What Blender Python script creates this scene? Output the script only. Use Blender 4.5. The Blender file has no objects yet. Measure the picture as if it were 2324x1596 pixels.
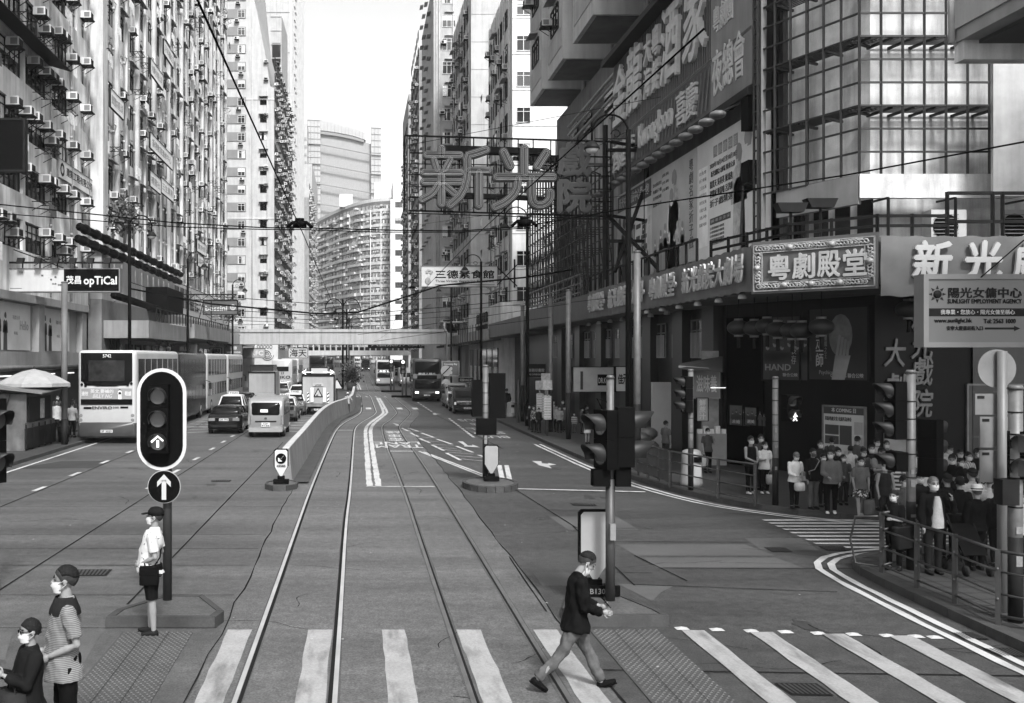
import bpy, bmesh, math, random
from mathutils import Vector, Matrix, noise
V = Vector
S = bpy.context.scene
C = S.collection
R = random.Random(11)
# ---------------------------------------------------------------- camera, sky, sun, exposure
# measured on the photograph at 2324 x 1596: street vanishing point (812, 813)
F, H, U0, V0 = 2300.0, 3.75, 812.0, 813.0
cam = bpy.data.cameras.new("camera"); co = bpy.data.objects.new("camera", cam); C.objects.link(co)
co.location = (0, 0, H); co.rotation_euler = (math.radians(90), 0, 0)
cam.sensor_width = 36; cam.lens = 36 * F / 2324
cam.shift_x = (1162 - U0) / 2324; cam.shift_y = (V0 - 798) / 2324
cam.clip_start = .1; cam.clip_end = 3000
S.camera = co
SUN_EL, SUN_AZ = 47, 166          # degrees; azimuth clockwise from +Y: high behind the camera
w = bpy.data.worlds.new("World"); S.world = w; w.use_nodes = True
nt = w.node_tree; bg = nt.nodes["Background"]
sk = nt.nodes.new("ShaderNodeTexSky"); sk.sky_type = 'NISHITA'; sk.sun_disc = False
sk.sun_elevation = math.radians(SUN_EL); sk.sun_rotation = math.radians(SUN_AZ); sk.dust_density = 3
bw = nt.nodes.new("ShaderNodeRGBToBW")
nt.links.new(sk.outputs[0], bw.inputs[0]); nt.links.new(bw.outputs[0], bg.inputs[0]); bg.inputs[1].default_value = .125
sl = bpy.data.lights.new("sun", 'SUN'); sl.energy = 2.2; sl.angle = math.radians(10)
so = bpy.data.objects.new("sun", sl); C.objects.link(so)
a, e = math.radians(SUN_AZ), math.radians(SUN_EL)
so.rotation_euler = V((math.sin(a)*math.cos(e), math.cos(a)*math.cos(e), math.sin(e))).to_track_quat('Z', 'Y').to_euler()
S.view_settings.view_transform = 'Standard'; S.view_settings.look = 'None'
S.view_settings.exposure = EXPOSURE = 1.65; S.view_settings.gamma = 1
S.cycles.max_bounces = 6; S.cycles.diffuse_bounces = 3; S.cycles.volume_bounces = 0
S.cycles.transparent_max_bounces = 8; S.cycles.use_denoising = True

# ---------------------------------------------------------------- helpers
def G(u, v, z=0):                  # ground point seen at (u, v)
    k = (H - z) / (v - V0); return V(((u - U0) * k, F * k, z))
def P(u, v, Y):                    # point at distance Y seen at (u, v)
    return V(((u - U0) * Y / F, Y, H + (V0 - v) * Y / F))
def seen(p):
    return (U0 + p[0] * F / p[1], V0 - (p[2] - H) * F / p[1]) if p[1] > .3 else (-9e9, 0)

_mats = {}
def mat(key, g, rough=.75, v=.18, sc=.9, st=0, fine=0, bump=0, metal=0, spec=.4, emit=0, stretch=None, rnd=0, worn=0, mid=0):
    if key in _mats: return _mats[key]
    m = bpy.data.materials.new(key); m.use_nodes = True; _mats[key] = m
    n = m.node_tree; L = n.links.new; b = n.nodes["Principled BSDF"]
    def N(t, **k):
        x = n.nodes.new(t)
        for a_, b_ in k.items(): setattr(x, a_, b_)
        return x
    pos = N("ShaderNodeNewGeometry").outputs['Position']
    def nz(scale, det, vec, lo, hi, a0=.32, a1=.68):
        mp = N("ShaderNodeMapping"); mp.inputs['Scale'].default_value = vec; L(pos, mp.inputs[0])
        t = N("ShaderNodeTexNoise"); t.inputs['Scale'].default_value = scale; t.inputs['Detail'].default_value = det
        t.inputs['Roughness'].default_value = .6; L(mp.outputs[0], t.inputs['Vector'])
        r = N("ShaderNodeMapRange"); L(t.outputs['Fac'], r.inputs[0])
        for i, q in enumerate((a0, a1, lo, hi)): r.inputs[i + 1].default_value = q
        return r.outputs[0], t.outputs['Fac']
    val = None
    def mul(x, y):
        if x is None: return y
        q = N("ShaderNodeMath", operation='MULTIPLY'); L(x, q.inputs[0]); L(y, q.inputs[1]); return q.outputs[0]
    if v: val = mul(val, nz(sc, 6, stretch or (1, 1, 1), 1 - v, 1 + v)[0])
    if mid: val = mul(val, nz(5.5, 7, (1, 1, 1), 1 - mid, 1 + mid)[0]); val = mul(val, nz(.16, 3, (1, 1, 1), 1 - mid*.7, 1 + mid*.7)[0])
    if st: val = mul(val, nz(2.2, 5, (1, 1, .09), 1 - st, 1.04, .28, .6)[0])
    if fine:
        f_, raw = nz(38, 4, (1, 1, 1), 1 - fine, 1 + fine); val = mul(val, f_)
    if worn: val = mul(val, nz(1.6, 9, (2.2, .45, 1), 1 - worn, 1.02, .3, .5)[0])
    if rnd:
        oi = N("ShaderNodeObjectInfo"); r = N("ShaderNodeMapRange"); L(oi.outputs['Random'], r.inputs[0])
        r.inputs[3].default_value = 1 - rnd; r.inputs[4].default_value = 1 + rnd; val = mul(val, r.outputs[0])
    if val is None: b.inputs['Base Color'].default_value = (g, g, g, 1)
    else:
        q = N("ShaderNodeMath", operation='MULTIPLY'); q.inputs[1].default_value = g; L(val, q.inputs[0]); L(q.outputs[0], b.inputs['Base Color'])
    if bump:
        t = N("ShaderNodeTexNoise"); t.inputs['Scale'].default_value = 45; t.inputs['Detail'].default_value = 4; L(pos, t.inputs['Vector'])
        bp = N("ShaderNodeBump"); bp.inputs['Strength'].default_value = bump; bp.inputs['Distance'].default_value = .02
        L(t.outputs['Fac'], bp.inputs['Height']); L(bp.outputs[0], b.inputs['Normal'])
    b.inputs['Roughness'].default_value = rough; b.inputs['Metallic'].default_value = metal
    b.inputs['Specular IOR Level'].default_value = spec
    if emit:
        b.inputs['Emission Color'].default_value = (1, 1, 1, 1); b.inputs['Emission Strength'].default_value = emit
    return m

def tag(o, label=None, cat=None, group=None, kind=None):
    if label: o['label'] = label
    if cat: o['category'] = cat
    if group: o['group'] = group
    if kind: o['kind'] = kind
    return o
def thing(name, label, cat, loc=(0, 0, 0), rz=0, group=None):
    o = bpy.data.objects.new(name, None); C.objects.link(o); o.empty_display_size = .3
    o.location = loc; o.rotation_euler = (0, 0, rz); return tag(o, label, cat, group)
def WM(o):
    return WM(o.parent) @ o.matrix_parent_inverse @ o.matrix_basis if o.parent else Matrix.LocRotScale(o.location, o.rotation_euler, o.scale)
def link(name, me, parent=None, M=None):
    o = bpy.data.objects.new(name, me); C.objects.link(o)
    if M is not None: o.matrix_basis = M
    if parent: o.parent = parent; o.matrix_parent_inverse = WM(parent).inverted()
    return o
def put(t, loc, rz=0): t.location = loc; t.rotation_euler = (0, 0, rz); return t
def dup(root, loc=None, rz=None, label=None):
    def cp(o, par):
        c = o.copy(); C.objects.link(c)
        if par: c.parent = par; c.matrix_parent_inverse = o.matrix_parent_inverse
        for ch in o.children: cp(ch, c)
        return c
    r = cp(root, None)
    if loc is not None: r.location = loc
    if rz is not None: r.rotation_euler = (0, 0, rz)
    if label: r['label'] = label
    return r

class MB:
    def __init__(s): s.v = []; s.f = []; s.mi = []; s.sm = []; s.mats = []; s.cur = 0; s.smooth = False; s.X = None
    def m(s, material):
        if material not in s.mats: s.mats.append(material)
        s.cur = s.mats.index(material); return s
    def add(s, vs, fs, smooth=None):
        k = len(s.v)
        s.v += [tuple(s.X @ V(q)) if s.X else tuple(q) for q in vs]
        for f in fs: s.f.append([k + i for i in f]); s.mi.append(s.cur); s.sm.append(s.smooth if smooth is None else smooth)
        return s
    def quad(s, *p): return s.add(p, [range(len(p))])
    def box(s, x0, x1, y0, y1, z0, z1):
        v = [(x, y, z) for z in (z0, z1) for y in (y0, y1) for x in (x0, x1)]
        return s.add(v, [(0, 2, 3, 1), (4, 5, 7, 6), (0, 1, 5, 4), (2, 6, 7, 3), (0, 4, 6, 2), (1, 3, 7, 5)], False)
    def cbox(s, c, sx, sy, sz): return s.box(c[0]-sx/2, c[0]+sx/2, c[1]-sy/2, c[1]+sy/2, c[2]-sz/2, c[2]+sz/2)
    def prism(s, poly, z0, z1):
        n = len(poly)
        ar = sum(poly[i][0]*poly[(i+1) % n][1] - poly[(i+1) % n][0]*poly[i][1] for i in range(n))
        if ar < 0: poly = poly[::-1]
        v = [(x, y, z0) for x, y in poly] + [(x, y, z1) for x, y in poly]
        return s.add(v, [range(n)[::-1], range(n, 2*n)] + [(i, (i+1) % n, n+(i+1) % n, n+i) for i in range(n)], False)
    def ext(s, pts, d):             # extrude a 3-D polygon along d
        n = len(pts); d = V(d); v = [V(p) for p in pts] + [V(p) + d for p in pts]
        return s.add(v, [range(n)[::-1], range(n, 2*n)] + [(i, (i+1) % n, n+(i+1) % n, n+i) for i in range(n)], False)
    def rings(s, rs, cap=True, smooth=True):
        n = len(rs[0]); vs = [p for r in rs for p in r]
        fs = [(k*n+i, k*n+(i+1) % n, (k+1)*n+(i+1) % n, (k+1)*n+i) for k in range(len(rs)-1) for i in range(n)]
        if cap: fs += [list(range(n))[::-1], [(len(rs)-1)*n+i for i in range(n)]]
        return s.add(vs, fs, smooth)
    def tube(s, pts, r, n=8, cap=True, smooth=True):
        pts = [V(p) for p in pts]; rs = r if isinstance(r, (list, tuple)) else [r]*len(pts); out = []; ax = None
        for i, p in enumerate(pts):
            t = ((pts[min(i+1, len(pts)-1)] - pts[max(i-1, 0)])); t = t.normalized() if t.length > 1e-9 else V((0, 0, 1))
            if ax is None: ax = t.orthogonal().normalized()
            else: ax = (ax - t*ax.dot(t)); ax = ax.normalized() if ax.length > 1e-6 else t.orthogonal().normalized()
            b = t.cross(ax)
            out.append([p + (ax*math.cos(2*math.pi*k/n) + b*math.sin(2*math.pi*k/n))*rs[i] for k in range(n)])
        return s.rings(out, cap, smooth)
    def bar(s, p, q, w, d=None):    # square bar
        p, q = V(p), V(q); t = (q-p).normalized(); a = t.orthogonal() if abs(t.z) > .99 else V((0, 0, 1)).cross(t)
        a = a.normalized(); b = t.cross(a); d = d or w
        cs = [a*(w/2)*i + b*(d/2)*j for i, j in ((-1, -1), (1, -1), (1, 1), (-1, 1))]
        return s.rings([[p+c for c in cs], [q+c for c in cs]], True, False)
    def disc(s, c, nrm, r, t=.01, n=20, sy=1):
        nrm = V(nrm).normalized(); a = (V((0, 0, 1)).cross(nrm)).normalized() if abs(nrm.z) < .9 else V((1, 0, 0)); b = nrm.cross(a); c = V(c)
        ring = [a*math.cos(2*math.pi*k/n)*r + b*math.sin(2*math.pi*k/n)*r*sy for k in range(n)]
        return s.rings([[c+p for p in ring], [c+p+nrm*t for p in ring]], True, False)
    def ball(s, c, rx, ry=None, rz=None, n=12, m=8):
        ry = ry or rx; rz = rz or rx; c = V(c)
        rs = [[c + V((rx*math.sin(a)*math.cos(2*math.pi*k/n), ry*math.sin(a)*math.sin(2*math.pi*k/n), -rz*math.cos(a))) for k in range(n)]
              for a in [math.pi*(j+.02)/(m-1+.04) for j in range(m)]]
        return s.rings(rs, True, True)
    def mesh(s, name):
        me = bpy.data.meshes.new(name); me.from_pydata(s.v, [], s.f)
        for x in s.mats: me.materials.append(x)
        me.polygons.foreach_set('material_index', s.mi); me.polygons.foreach_set('use_smooth', s.sm); me.update(); return me
    def build(s, name, parent=None, M=None): return link(name, s.mesh(name), parent, M)
def B(material):
    return MB().m(material)
def frame(o, r, u):                 # matrix: x along r, y along u, z out towards r x u
    r = V(r).normalized(); u = V(u).normalized(); n = r.cross(u)
    return Matrix(((r.x, u.x, n.x, o[0]), (r.y, u.y, n.y, o[1]), (r.z, u.z, n.z, o[2]), (0, 0, 0, 1)))

_tc = {}
TMP = bpy.data.scenes.new('tmp')     # small scratch scene so that text and unions are evaluated on their own
def evaluated_mesh(o):
    TMP.collection.objects.link(o)
    with bpy.context.temp_override(scene=TMP, view_layer=TMP.view_layers[0]):
        dg = bpy.context.evaluated_depsgraph_get(); me = bpy.data.meshes.new_from_object(o.evaluated_get(dg))
    TMP.collection.objects.unlink(o); return me
def text_geo(s, bold=0, ext=0, shear=0, space=1.0, line=1.0):
    k = (s, bold, ext, shear, space, line)
    if k not in _tc:
        c = bpy.data.curves.new('t', 'FONT'); c.body = s; c.resolution_u = 2; c.offset = bold; c.extrude = ext; c.shear = shear
        c.space_character = space; c.space_line = line; c.align_x = 'CENTER' if '\n' in s else 'LEFT'
        o = bpy.data.objects.new('t', c); me = evaluated_mesh(o)
        _tc[k] = ([v.co.copy() for v in me.vertices], [tuple(p.vertices) for p in me.polygons])
        bpy.data.objects.remove(o); bpy.data.curves.remove(c); bpy.data.meshes.remove(me)
    return _tc[k]
def put_text(mb, s, M, w, h, material, bold=0, depth=.006, shear=0, x=0, y=0, space=1.0, line=1.0):
    """lettering fitted into the rectangle (x, y, w, h) of frame M, raised by depth"""
    vs, fs = text_geo(s, 0, .5, shear, space, line)
    if not vs: return mb
    x0 = min(q.x for q in vs); x1 = max(q.x for q in vs); y0 = min(q.y for q in vs); y1 = max(q.y for q in vs)
    mb.m(material); X = mb.X; mb.X = None
    bx, by = bold*.8*w/max(x1-x0, .2), bold*.8*h/max(y1-y0, .2)      # heavier strokes: shifted copies, each a hair prouder
    for i, (ox, oy) in enumerate(((0, 0), (-bx, 0), (bx, 0), (0, -by), (0, by)) if bold else ((0, 0),)):
        mb.add([M @ V((x + ox + (q.x-x0)/(x1-x0)*w, y + oy + (q.y-y0)/(y1-y0)*h, .002 + (q.z+.5)*depth + .0012*i)) for q in vs], fs, False)
    mb.X = X; return mb
def vtext(s): return "\n".join(s)
def inside(p, pad=60):
    u, v = seen(p); return -pad < u < 2324+pad and -pad < v < 1596+pad
def scatter(parent, name, meshes, Ms, most=100, pick=None):
    """every matrix gets a part; past the 100 that show largest the rest become one part marked stuff"""
    Ms = sorted(Ms, key=lambda q: (not inside(q.translation), q.translation.y))
    for i, M in enumerate(Ms[:most]): link(name, meshes[pick(M) if pick else (i*7+i//3) % len(meshes)], parent, M)
    if Ms[most:]:
        mb = MB()
        for i, M in enumerate(Ms[most:]):
            me = meshes[pick(M) if pick else (i*5+i//4) % len(meshes)]; k = len(mb.v)
            mb.v += [tuple(M @ v.co) for v in me.vertices]
            for x in me.materials: mb.m(x)
            for p in me.polygons:
                mb.f.append([k+j for j in p.vertices]); mb.mi.append(mb.mats.index(me.materials[p.material_index])); mb.sm.append(p.use_smooth)
        tag(mb.build(name, parent), kind='stuff')
def chaikin(p, n=2):
    for _ in range(n):
        q = [p[0]]
        for a, b in zip(p, p[1:]): q += [a*.75+b*.25, a*.25+b*.75]
        p = q + [p[-1]]
    return p
def ribbon(mb, pts, w, z, off=0, jag=0):
    L, Rr = [], []
    for i, p in enumerate(pts):
        t = (pts[min(i+1, len(pts)-1)] - pts[max(i-1, 0)]); t = V((t.x, t.y, 0)).normalized(); n = V((t.y, -t.x, 0))
        c = V((p.x, p.y, z)) + n*off
        L.append(c - n*(w/2 + R.uniform(-jag, jag))); Rr.append(c + n*(w/2 + R.uniform(-jag, jag)))
    k = len(pts)
    mb.add(L+Rr, [(i, k+i, k+i+1, i+1) for i in range(k-1)], False); return mb
def resample(pts, step):
    out = [pts[0].copy()]; acc = 0
    for a, b in zip(pts, pts[1:]):
        d = (b-a).length
        while acc + d >= step:
            t = (step-acc)/d; a = a + (b-a)*t; out.append(a.copy()); d = (b-a).length; acc = 0
        acc += d
    return out + [pts[-1].copy()]

# shared materials
CONC = mat('wall_plaster', .52, v=.16, st=.5, fine=.05)
CONCD = mat('wall_grey', .2, v=.2, st=.35, fine=.05)
CONCL = mat('wall_pale', .3, v=.1, st=.22, fine=.04)
BLACK = mat('black_paint', .0025, .7, v=.2, sc=4, spec=.03)
DARK = mat('dark_metal', .009, .6, v=.3, sc=3, spec=.08)
STEEL = mat('grey_steel', .14, .45, v=.25, sc=3, st=.2, metal=.3)
GALV = mat('galvanised_pole', .075, .5, v=.25, sc=5, st=.3)
GLASS = mat('window_glass', .02, .08, v=.5, sc=.4, spec=.6)
GLASS2 = mat('dark_glass', .006, .06, v=0, spec=.4)
WHITE = mat('white_paint', .42, .5, v=.08)
OFFW = mat('off_white', .34, .55, v=.12, st=.15)
FRAMEW = mat('window_frame', .42, .5, v=.1)
CURT = mat('curtain', .5, .9, v=.3, sc=6, rnd=.4)
RUBBER = mat('rubber', .01, .85, v=.2, spec=.2)
EMIT = mat('lit_lamp', .5, emit=.5, v=0)
# ---------------------------------------------------------------- crops of the photograph used for measuring
def c1(x, y): return ((x/2.4177)/1.652, (1300+y/2.4177)/1.652)
def c2(x, y): return ((960+x/2.4177)/1.652, (1300+y/2.4177)/1.652)
def c3(x, y): return ((1920+x/2.4177)/1.652, (1300+y/2.4177)/1.652)
def c4(x, y): return ((2880+x/2.4177)/1.652, (1300+y/2.4177)/1.652)
def c5(x, y): return ((x/2.357)/1.652, (1960+y/2.357)/1.652)
def c7(x, y): return ((1920+x/2.357)/1.652, (1960+y/2.357)/1.652)
def c8(x, y): return ((2880+x/2.357)/1.652, (1960+y/2.357)/1.652)
def r1(x, y): return ((1240+x/7.253)/1.652, (1340+y/7.253)/1.652)
def g(f, pts): return [G(*f(*q)) for q in pts]
ASPH = mat('asphalt', .03, .6, v=.3, sc=.45, fine=.6, mid=.3, bump=.3, stretch=(.35, 1.6, 1), spec=.35)
ASPHD = mat('asphalt_patch', .025, .7, v=.2, sc=.8, fine=.35, bump=.3, spec=.3)
SLABM = mat('tram_slab', .06, .55, v=.3, sc=.4, fine=.5, mid=.22, bump=.2, stretch=(.3, 2.2, 1), spec=.35)
ROADC = mat('road_concrete', .05, .55, v=.32, sc=.4, fine=.5, mid=.25, bump=.2, stretch=(.3, 2.2, 1), spec=.35)
ROADL = mat('road_concrete_pale', .052, .6, v=.18, sc=.8, fine=.2, bump=.15, stretch=(.4, 1.8, 1), spec=.35)
PAVE = mat('paving', .022, .75, v=.25, sc=1.2, fine=.25, bump=.2)
KERBM = mat('kerb_granite', .026, .75, v=.4, sc=2.5, fine=.2, st=.2)
PAINT = mat('road_paint', .19, .6, v=.12, sc=2, fine=.16, worn=.6)
PAINTN = mat('road_paint_new', .28, .6, v=.06, sc=2, fine=.08)
JOINT = mat('joint_tar', .006, .8, v=.2, spec=.1)
IRON = mat('cast_iron', .02, .5, v=.3, sc=5, fine=.3)
RAILM = mat('rail_steel', .36, .4, v=.15, sc=1.5, metal=.5); RAILD = mat('rail_dull', .16, .35, v=.2, sc=1.5, metal=.7)
Z1, Z2, Z3 = .004, .008, .012
def ground(name, mb): return tag(mb.build(name), kind='structure')
ground('road', B(ASPH).quad((-700, -25, 0), (700, -25, 0), (700, 1500, 0), (-700, 1500, 0)))
# concrete bays of the left carriageway
ground('road_lanes', B(ROADC).quad((-12.2, -5, Z1), (-1.86, -5, Z1), (-1.86, 70, Z1), (-12.2, 70, Z1)))
# rails and the slab they lie in
rails = [
 [V((-1.34, 2, 0)), V((-1.34, 14, 0))] + g(c2, [(385, 1596), (480, 1330), (590, 1060), (680, 850), (730, 750), (800, 690), (900, 640), (952, 603), (957, 560), (955, 520)]) + g(r1, [(838, 1400), (826, 1200), (820, 1080), (790, 1030), (700, 995), (600, 975), (520, 940), (500, 890), (560, 740), (610, 600), (650, 400), (668, 330)]),
 [V((-.25, 2, 0)), V((-.25, 14, 0))] + g(c2, [(815, 1596), (850, 1350), (870, 1100), (885, 850), (895, 740), (950, 690), (1060, 630), (1086, 603)]) + g(r1, [(1243, 1490), (1200, 1370), (1120, 1150), (1070, 1045), (960, 995), (860, 970), (760, 945), (724, 905), (730, 700), (740, 580), (752, 400), (757, 330)]),
 [V((1.26, 2, 0)), V((1.26, 14, 0))] + g(c2, [(1430, 1590), (1385, 1440), (1270, 1120), (1170, 880), (1136, 745), (1150, 707), (1200, 680), (1260, 625), (1277, 602)]) + g(r1, [(1795, 1510), (1740, 1420), (1600, 1250), (1470, 1105), (1380, 1045), (1270, 1005), (1130, 970), (1040, 935), (1012, 880), (960, 720), (930, 580), (885, 400), (868, 330)]),
 [V((2.32, 2, 0)), V((2.32, 14, 0))] + g(c2, [(1845, 1590), (1560, 1130), (1370, 860), (1303, 755), (1300, 720), (1340, 680), (1390, 630), (1405, 605)]) + g(r1, [(2180, 1510), (2130, 1430), (1950, 1280), (1760, 1125), (1630, 1045), (1480, 1000), (1270, 955), (1238, 900), (1180, 800), (1080, 600), (970, 400), (930, 330)]),
]
rails = [chaikin(q, 2) for q in rails]
mid = []
def at_y(q, y):
    for a, b in zip(q, q[1:]):
        if a.y <= y <= b.y: return a.x + (b.x-a.x)*(y-a.y)/max(b.y-a.y, 1e-6)
    return q[-1].x
ys = [2 + .9*i for i in range(300)]
lft = [V((at_y(rails[0], y) - .52, y, Z2)) for y in ys]; rgt = [V((at_y(rails[3], y) + .55, y, Z2)) for y in ys]
mb = B(SLABM); n_ = len(ys); mb.add(lft + rgt, [(i, n_+i, n_+i+1, i+1) for i in range(n_-1)], False); ground('tramway', mb)
mb = B(JOINT)
for q, d in ((lft, 0), (rgt, 0)):
    pts = [p + V((R.uniform(-.035, .035), 0, 0)) for p in q[:70]]; ribbon(mb, pts, .022, Z3+.002, 0, .008)
ground('road_joint', mb)
for i, q in enumerate(rails):       # each rail: shining head and the dark flange groove beside it
    side = 1 if i % 2 == 0 else -1
    if i == 1: side = -1
    pts = resample(q, .6)
    t = thing('tram_rail', ['outer rail of the tram track beside the concrete barrier', 'second rail from the barrier, with bright worn head', 'third rail from the barrier, beyond the double white line', 'tram rail passing under the walking man, fourth from the barrier'][i], 'rail', (pts[0].x, pts[0].y, 0), group='tram rails in the road')
    m_ = ribbon(B(RAILM if i < 2 else RAILD), pts, .055, .017); m_.build('rail_head', t)
    m_ = ribbon(B(JOINT), pts, .045 if i < 2 else .03, .0135, (.054 if i < 2 else .046)*side); m_.build('groove', t)
    m_ = ribbon(B(mat('rail_bed', .045, .7, v=.3, fine=.4)), pts, .14, .0125, .02*side, .012); m_.build('joint_filler', t)

# pavements with kerbs
def pavement(name, poly, edge, z=.13):
    mb = B(PAVE); mb.prism(poly, -.05, z); ground(name, mb)
    e = resample(edge, .95)
    mb = B(KERBM)
    for a, b in zip(e, e[1:]):       # separate kerb stones with a thin gap
        t = (b-a).normalized(); n = V((t.y, -t.x, 0)); a2, b2 = a + t*.006, b - t*.006
        zz = z + R.uniform(.003, .012)
        mb.prism([tuple((a2-n*.14)[:2]), tuple((a2+n*.02)[:2]), tuple((b2+n*.02)[:2]), tuple((b2-n*.14)[:2])], -.02, zz)
    ground('kerb', mb)
kr = [V((8.25, 420, 0)), V((8.25, 44, 0)), V((8.3, 36, 0)), V((8.42, 31.5, 0)), V((8.86, 28.1, 0)), V((9.4, 26, 0)), V((10.1, 24.8, 0)), V((11.0, 23.8, 0)), V((12.2, 23.2, 0)), V((16, 22.9, 0)), V((40, 22.8, 0))]
kr = kr[:2] + chaikin(kr[2:], 2)
pavement('theatre_pavement', [(p.x, p.y) for p in kr] + [(40, 420)], kr[::-1] if 0 else kr)
kn = [V((40, 19.9, 0)), V((13, 19.7, 0)), V((10.6, 19.4, 0)), V((9.5, 18.95, 0)), V((8.85, 18.3, 0)), V((8.65, 17.3, 0)), V((8.55, 15, 0)), V((8.48, 12.8, 0)), V((8.4, 2, 0))]
kn = [kn[0]] + chaikin(kn[1:], 2)
pavement('corner_pavement', [(p.x, p.y) for p in kn] + [(40, 2)], kn)
kl = [V((-12, -5, 0)), V((-12, 420, 0))]
pavement('kiosk_pavement', [(-12, -5), (-12, 420), (-40, 420), (-40, -5)], kl)
# paving joints on the corner pavement
mb = B(JOINT)
for i in range(22): mb.quad((8.75, 12+.4*i, .1345), (14, 12.05+.4*i, .1345), (14, 12.062+.4*i, .1345), (8.75, 12.012+.4*i, .1345))
for i in range(12): mb.quad((8.9+.4*i, 11, .135), (8.912+.4*i, 11, .135), (8.912+.4*i, 18.2, .135), (8.9+.4*i, 18.2, .135))
ground('paving_joint', mb)

# joints between the concrete bays, patches, grates
mb = B(JOINT)
def jl(a, b, w_=.03, j=.004): ribbon(mb, resample([V((a[0], a[1], 0)), V((b[0], b[1], 0))], .5), w_, Z3, 0, j)
for x, y0, y1 in ((-5.8, 11, 52), (-9.05, 8, 60), (-3.5, 15.4, 45)): jl((x, y0), (x+.18, y1), .035)
for y in (14.05, 16, 18.3, 19.9, 21.5, 25.5, 30): jl((-12, y+.03), (-1.95, y), .018)
for a, b in (((1170, 1112), (1310, 1200)), ((1310, 1200), (1445, 1200)), ((1240, 1158), (1380, 1160)), ((1180, 1112), (1440, 1118)), ((1380, 1230), (1700, 1232)), ((1440, 1262), (1560, 1320)), ((1300, 1195), (1440, 1330)), ((1640, 1165), (1960, 1185)), ((1400, 1300), (1480, 1302)), ((1440, 1328), (1900, 1345)), ((1500, 1290), (1955, 1292)), ((1155, 1265), (1240, 1390))): jl(G(*a), G(*b), .028)
for a, b in (((1345, 1522), (2324, 1536)),): jl(G(*a), G(*b), .035)
jl(G(*c2(1470, 540)), G(*c2(2240, 930)), .03); jl(G(*c2(1230, 440)), G(*c2(1470, 540)), .03)
ground('road_joint', mb)
mb = B(ROADL)
for q in (((1245, 1173), (1400, 1173), (1450, 1203), (1290, 1203)), ((1400, 1236), (1690, 1236), (1760, 1262), (1445, 1262)), ((1210, 1300), (1290, 1300), (1340, 1330), (1230, 1330)), ((1460, 1266), (1760, 1266), (1830, 1292), (1490, 1290)), ((0, 1436), (30, 1436), (10, 1500), (-30, 1500)), ((182, 1436), (232, 1436), (160, 1560), (90, 1560)), ((1690, 1222), (1820, 1222), (1860, 1250), (1730, 1250)), ((1400, 1325), (1530, 1330), (1500, 1345), (1480, 1365))):
    mb.quad(*[G(u, v_) + V((0, 0, Z1 if u > 1000 else Z2)) for u, v_ in q])
ground('road_patch', mb)
mb = B(ASPHD); mb.quad(*[p + V((0, 0, Z2)) for p in g(c1, [(110, 1110), (560, 1040), (1020, 1035), (870, 1100)])])
ground('road_patch', mb)
mb = B(PAINT)
for q in ([(1060, 1000), (1300, 1000), (1300, 1006), (1060, 1006)],): pass
def grate(pts, label):
    p = [G(*q) + V((0, 0, .013)) for q in pts]; t = thing('drain_cover', label, 'drain cover', tuple(p[0]))
    B(DARK).quad(*p).build('rim', t); mb = B(IRON); mb2 = B(JOINT)
    for i in range(8):
        a0, a1 = .05+i*.115, .05+i*.115+.06; L = lambda s, a: p[0].lerp(p[1], s).lerp(p[3].lerp(p[2], s), a) + V((0, 0, .004))
        mb.quad(L(a0, .08), L(a1, .08), L(a1, .92), L(a0, .92))
    mb.build('bars', t)
for pts, lb in (((c5(685, 420), c5(995, 418), c5(940, 475), c5(655, 475)), 'ribbed iron drain cover in the concrete beside the striped-shirt man'),
                ((c3(525, 1422), c3(745, 1428), c3(768, 1448), c3(560, 1443)), 'small drain cover in the asphalt beyond the signal pole'),
                ((c7(640, 12), c7(830, 16), c7(840, 45), c7(690, 45)), 'drain cover in a pale patch left of the signal pole'.replace('left of', 'beside')),
                ((c8(440, 212), c8(660, 215), c8(760, 255), c8(530, 250)), 'drain cover in the asphalt before the curved yellow line'.replace('yellow', 'double')),
                ((c8(-40, 222), c8(140, 225), c8(220, 262), c8(40, 262)), 'drain cover in a concrete patch across the road'),
                ((c8(1620, 975), c8(1800, 975), c8(1960, 1040), c8(1730, 1040)), 'gully grate against the kerb by the railing'),
                ((c8(1890, 1115), c8(2170, 1115), c8(2330, 1192), c8(2060, 1192)), 'second gully grate nearer the crossing'),
                ((c1(1920, 1212), c1(2100, 1212), c1(2080, 1228), c1(1915, 1228)), 'drain cover in the lane before the silver van'),
                ((c8(50, 1425), c8(430, 1428), c8(585, 1538), c8(210, 1530)), 'large worn manhole cover between the zebra stripes')):
    grate(pts, lb)

mb = B(JOINT)                        # wandering cracks and tar seams
for i in range(46):
    x, y = R.choice((R.uniform(-11, -2.2), R.uniform(3.2, 8), R.uniform(-1.2, 2.3))), R.uniform(9, 38); d = R.choice((0, .1, 1.5, 1.6)); pts = [V((x, y, 0))]
    for k in range(R.randint(5, 16)): d += R.uniform(-.45, .45); pts.append(pts[-1]+V((math.cos(d), math.sin(d), 0))*R.uniform(.08, .22))
    ribbon(mb, pts, R.uniform(.006, .014), Z3+.001, 0, .004)
ground('road_crack', mb)
mb = B(mat('oil_stain', .022, .5, v=.4, sc=3))
for i in range(26):
    x, y = R.choice((-10.4, -7.4, -4.2, 4.5, 6.5)) + R.uniform(-.5, .5), R.uniform(11, 45); n_ = 11; rr0 = R.uniform(.05, .16); mb.quad(*[(x+rr0*R.uniform(.6, 1.2)*math.cos(k*.571), y+2*rr0*R.uniform(.6, 1.2)*math.sin(k*.571), Z2-.001) for k in range(n_)])
ground('oil_stain', mb)
mb = B(PAINTN)
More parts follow.
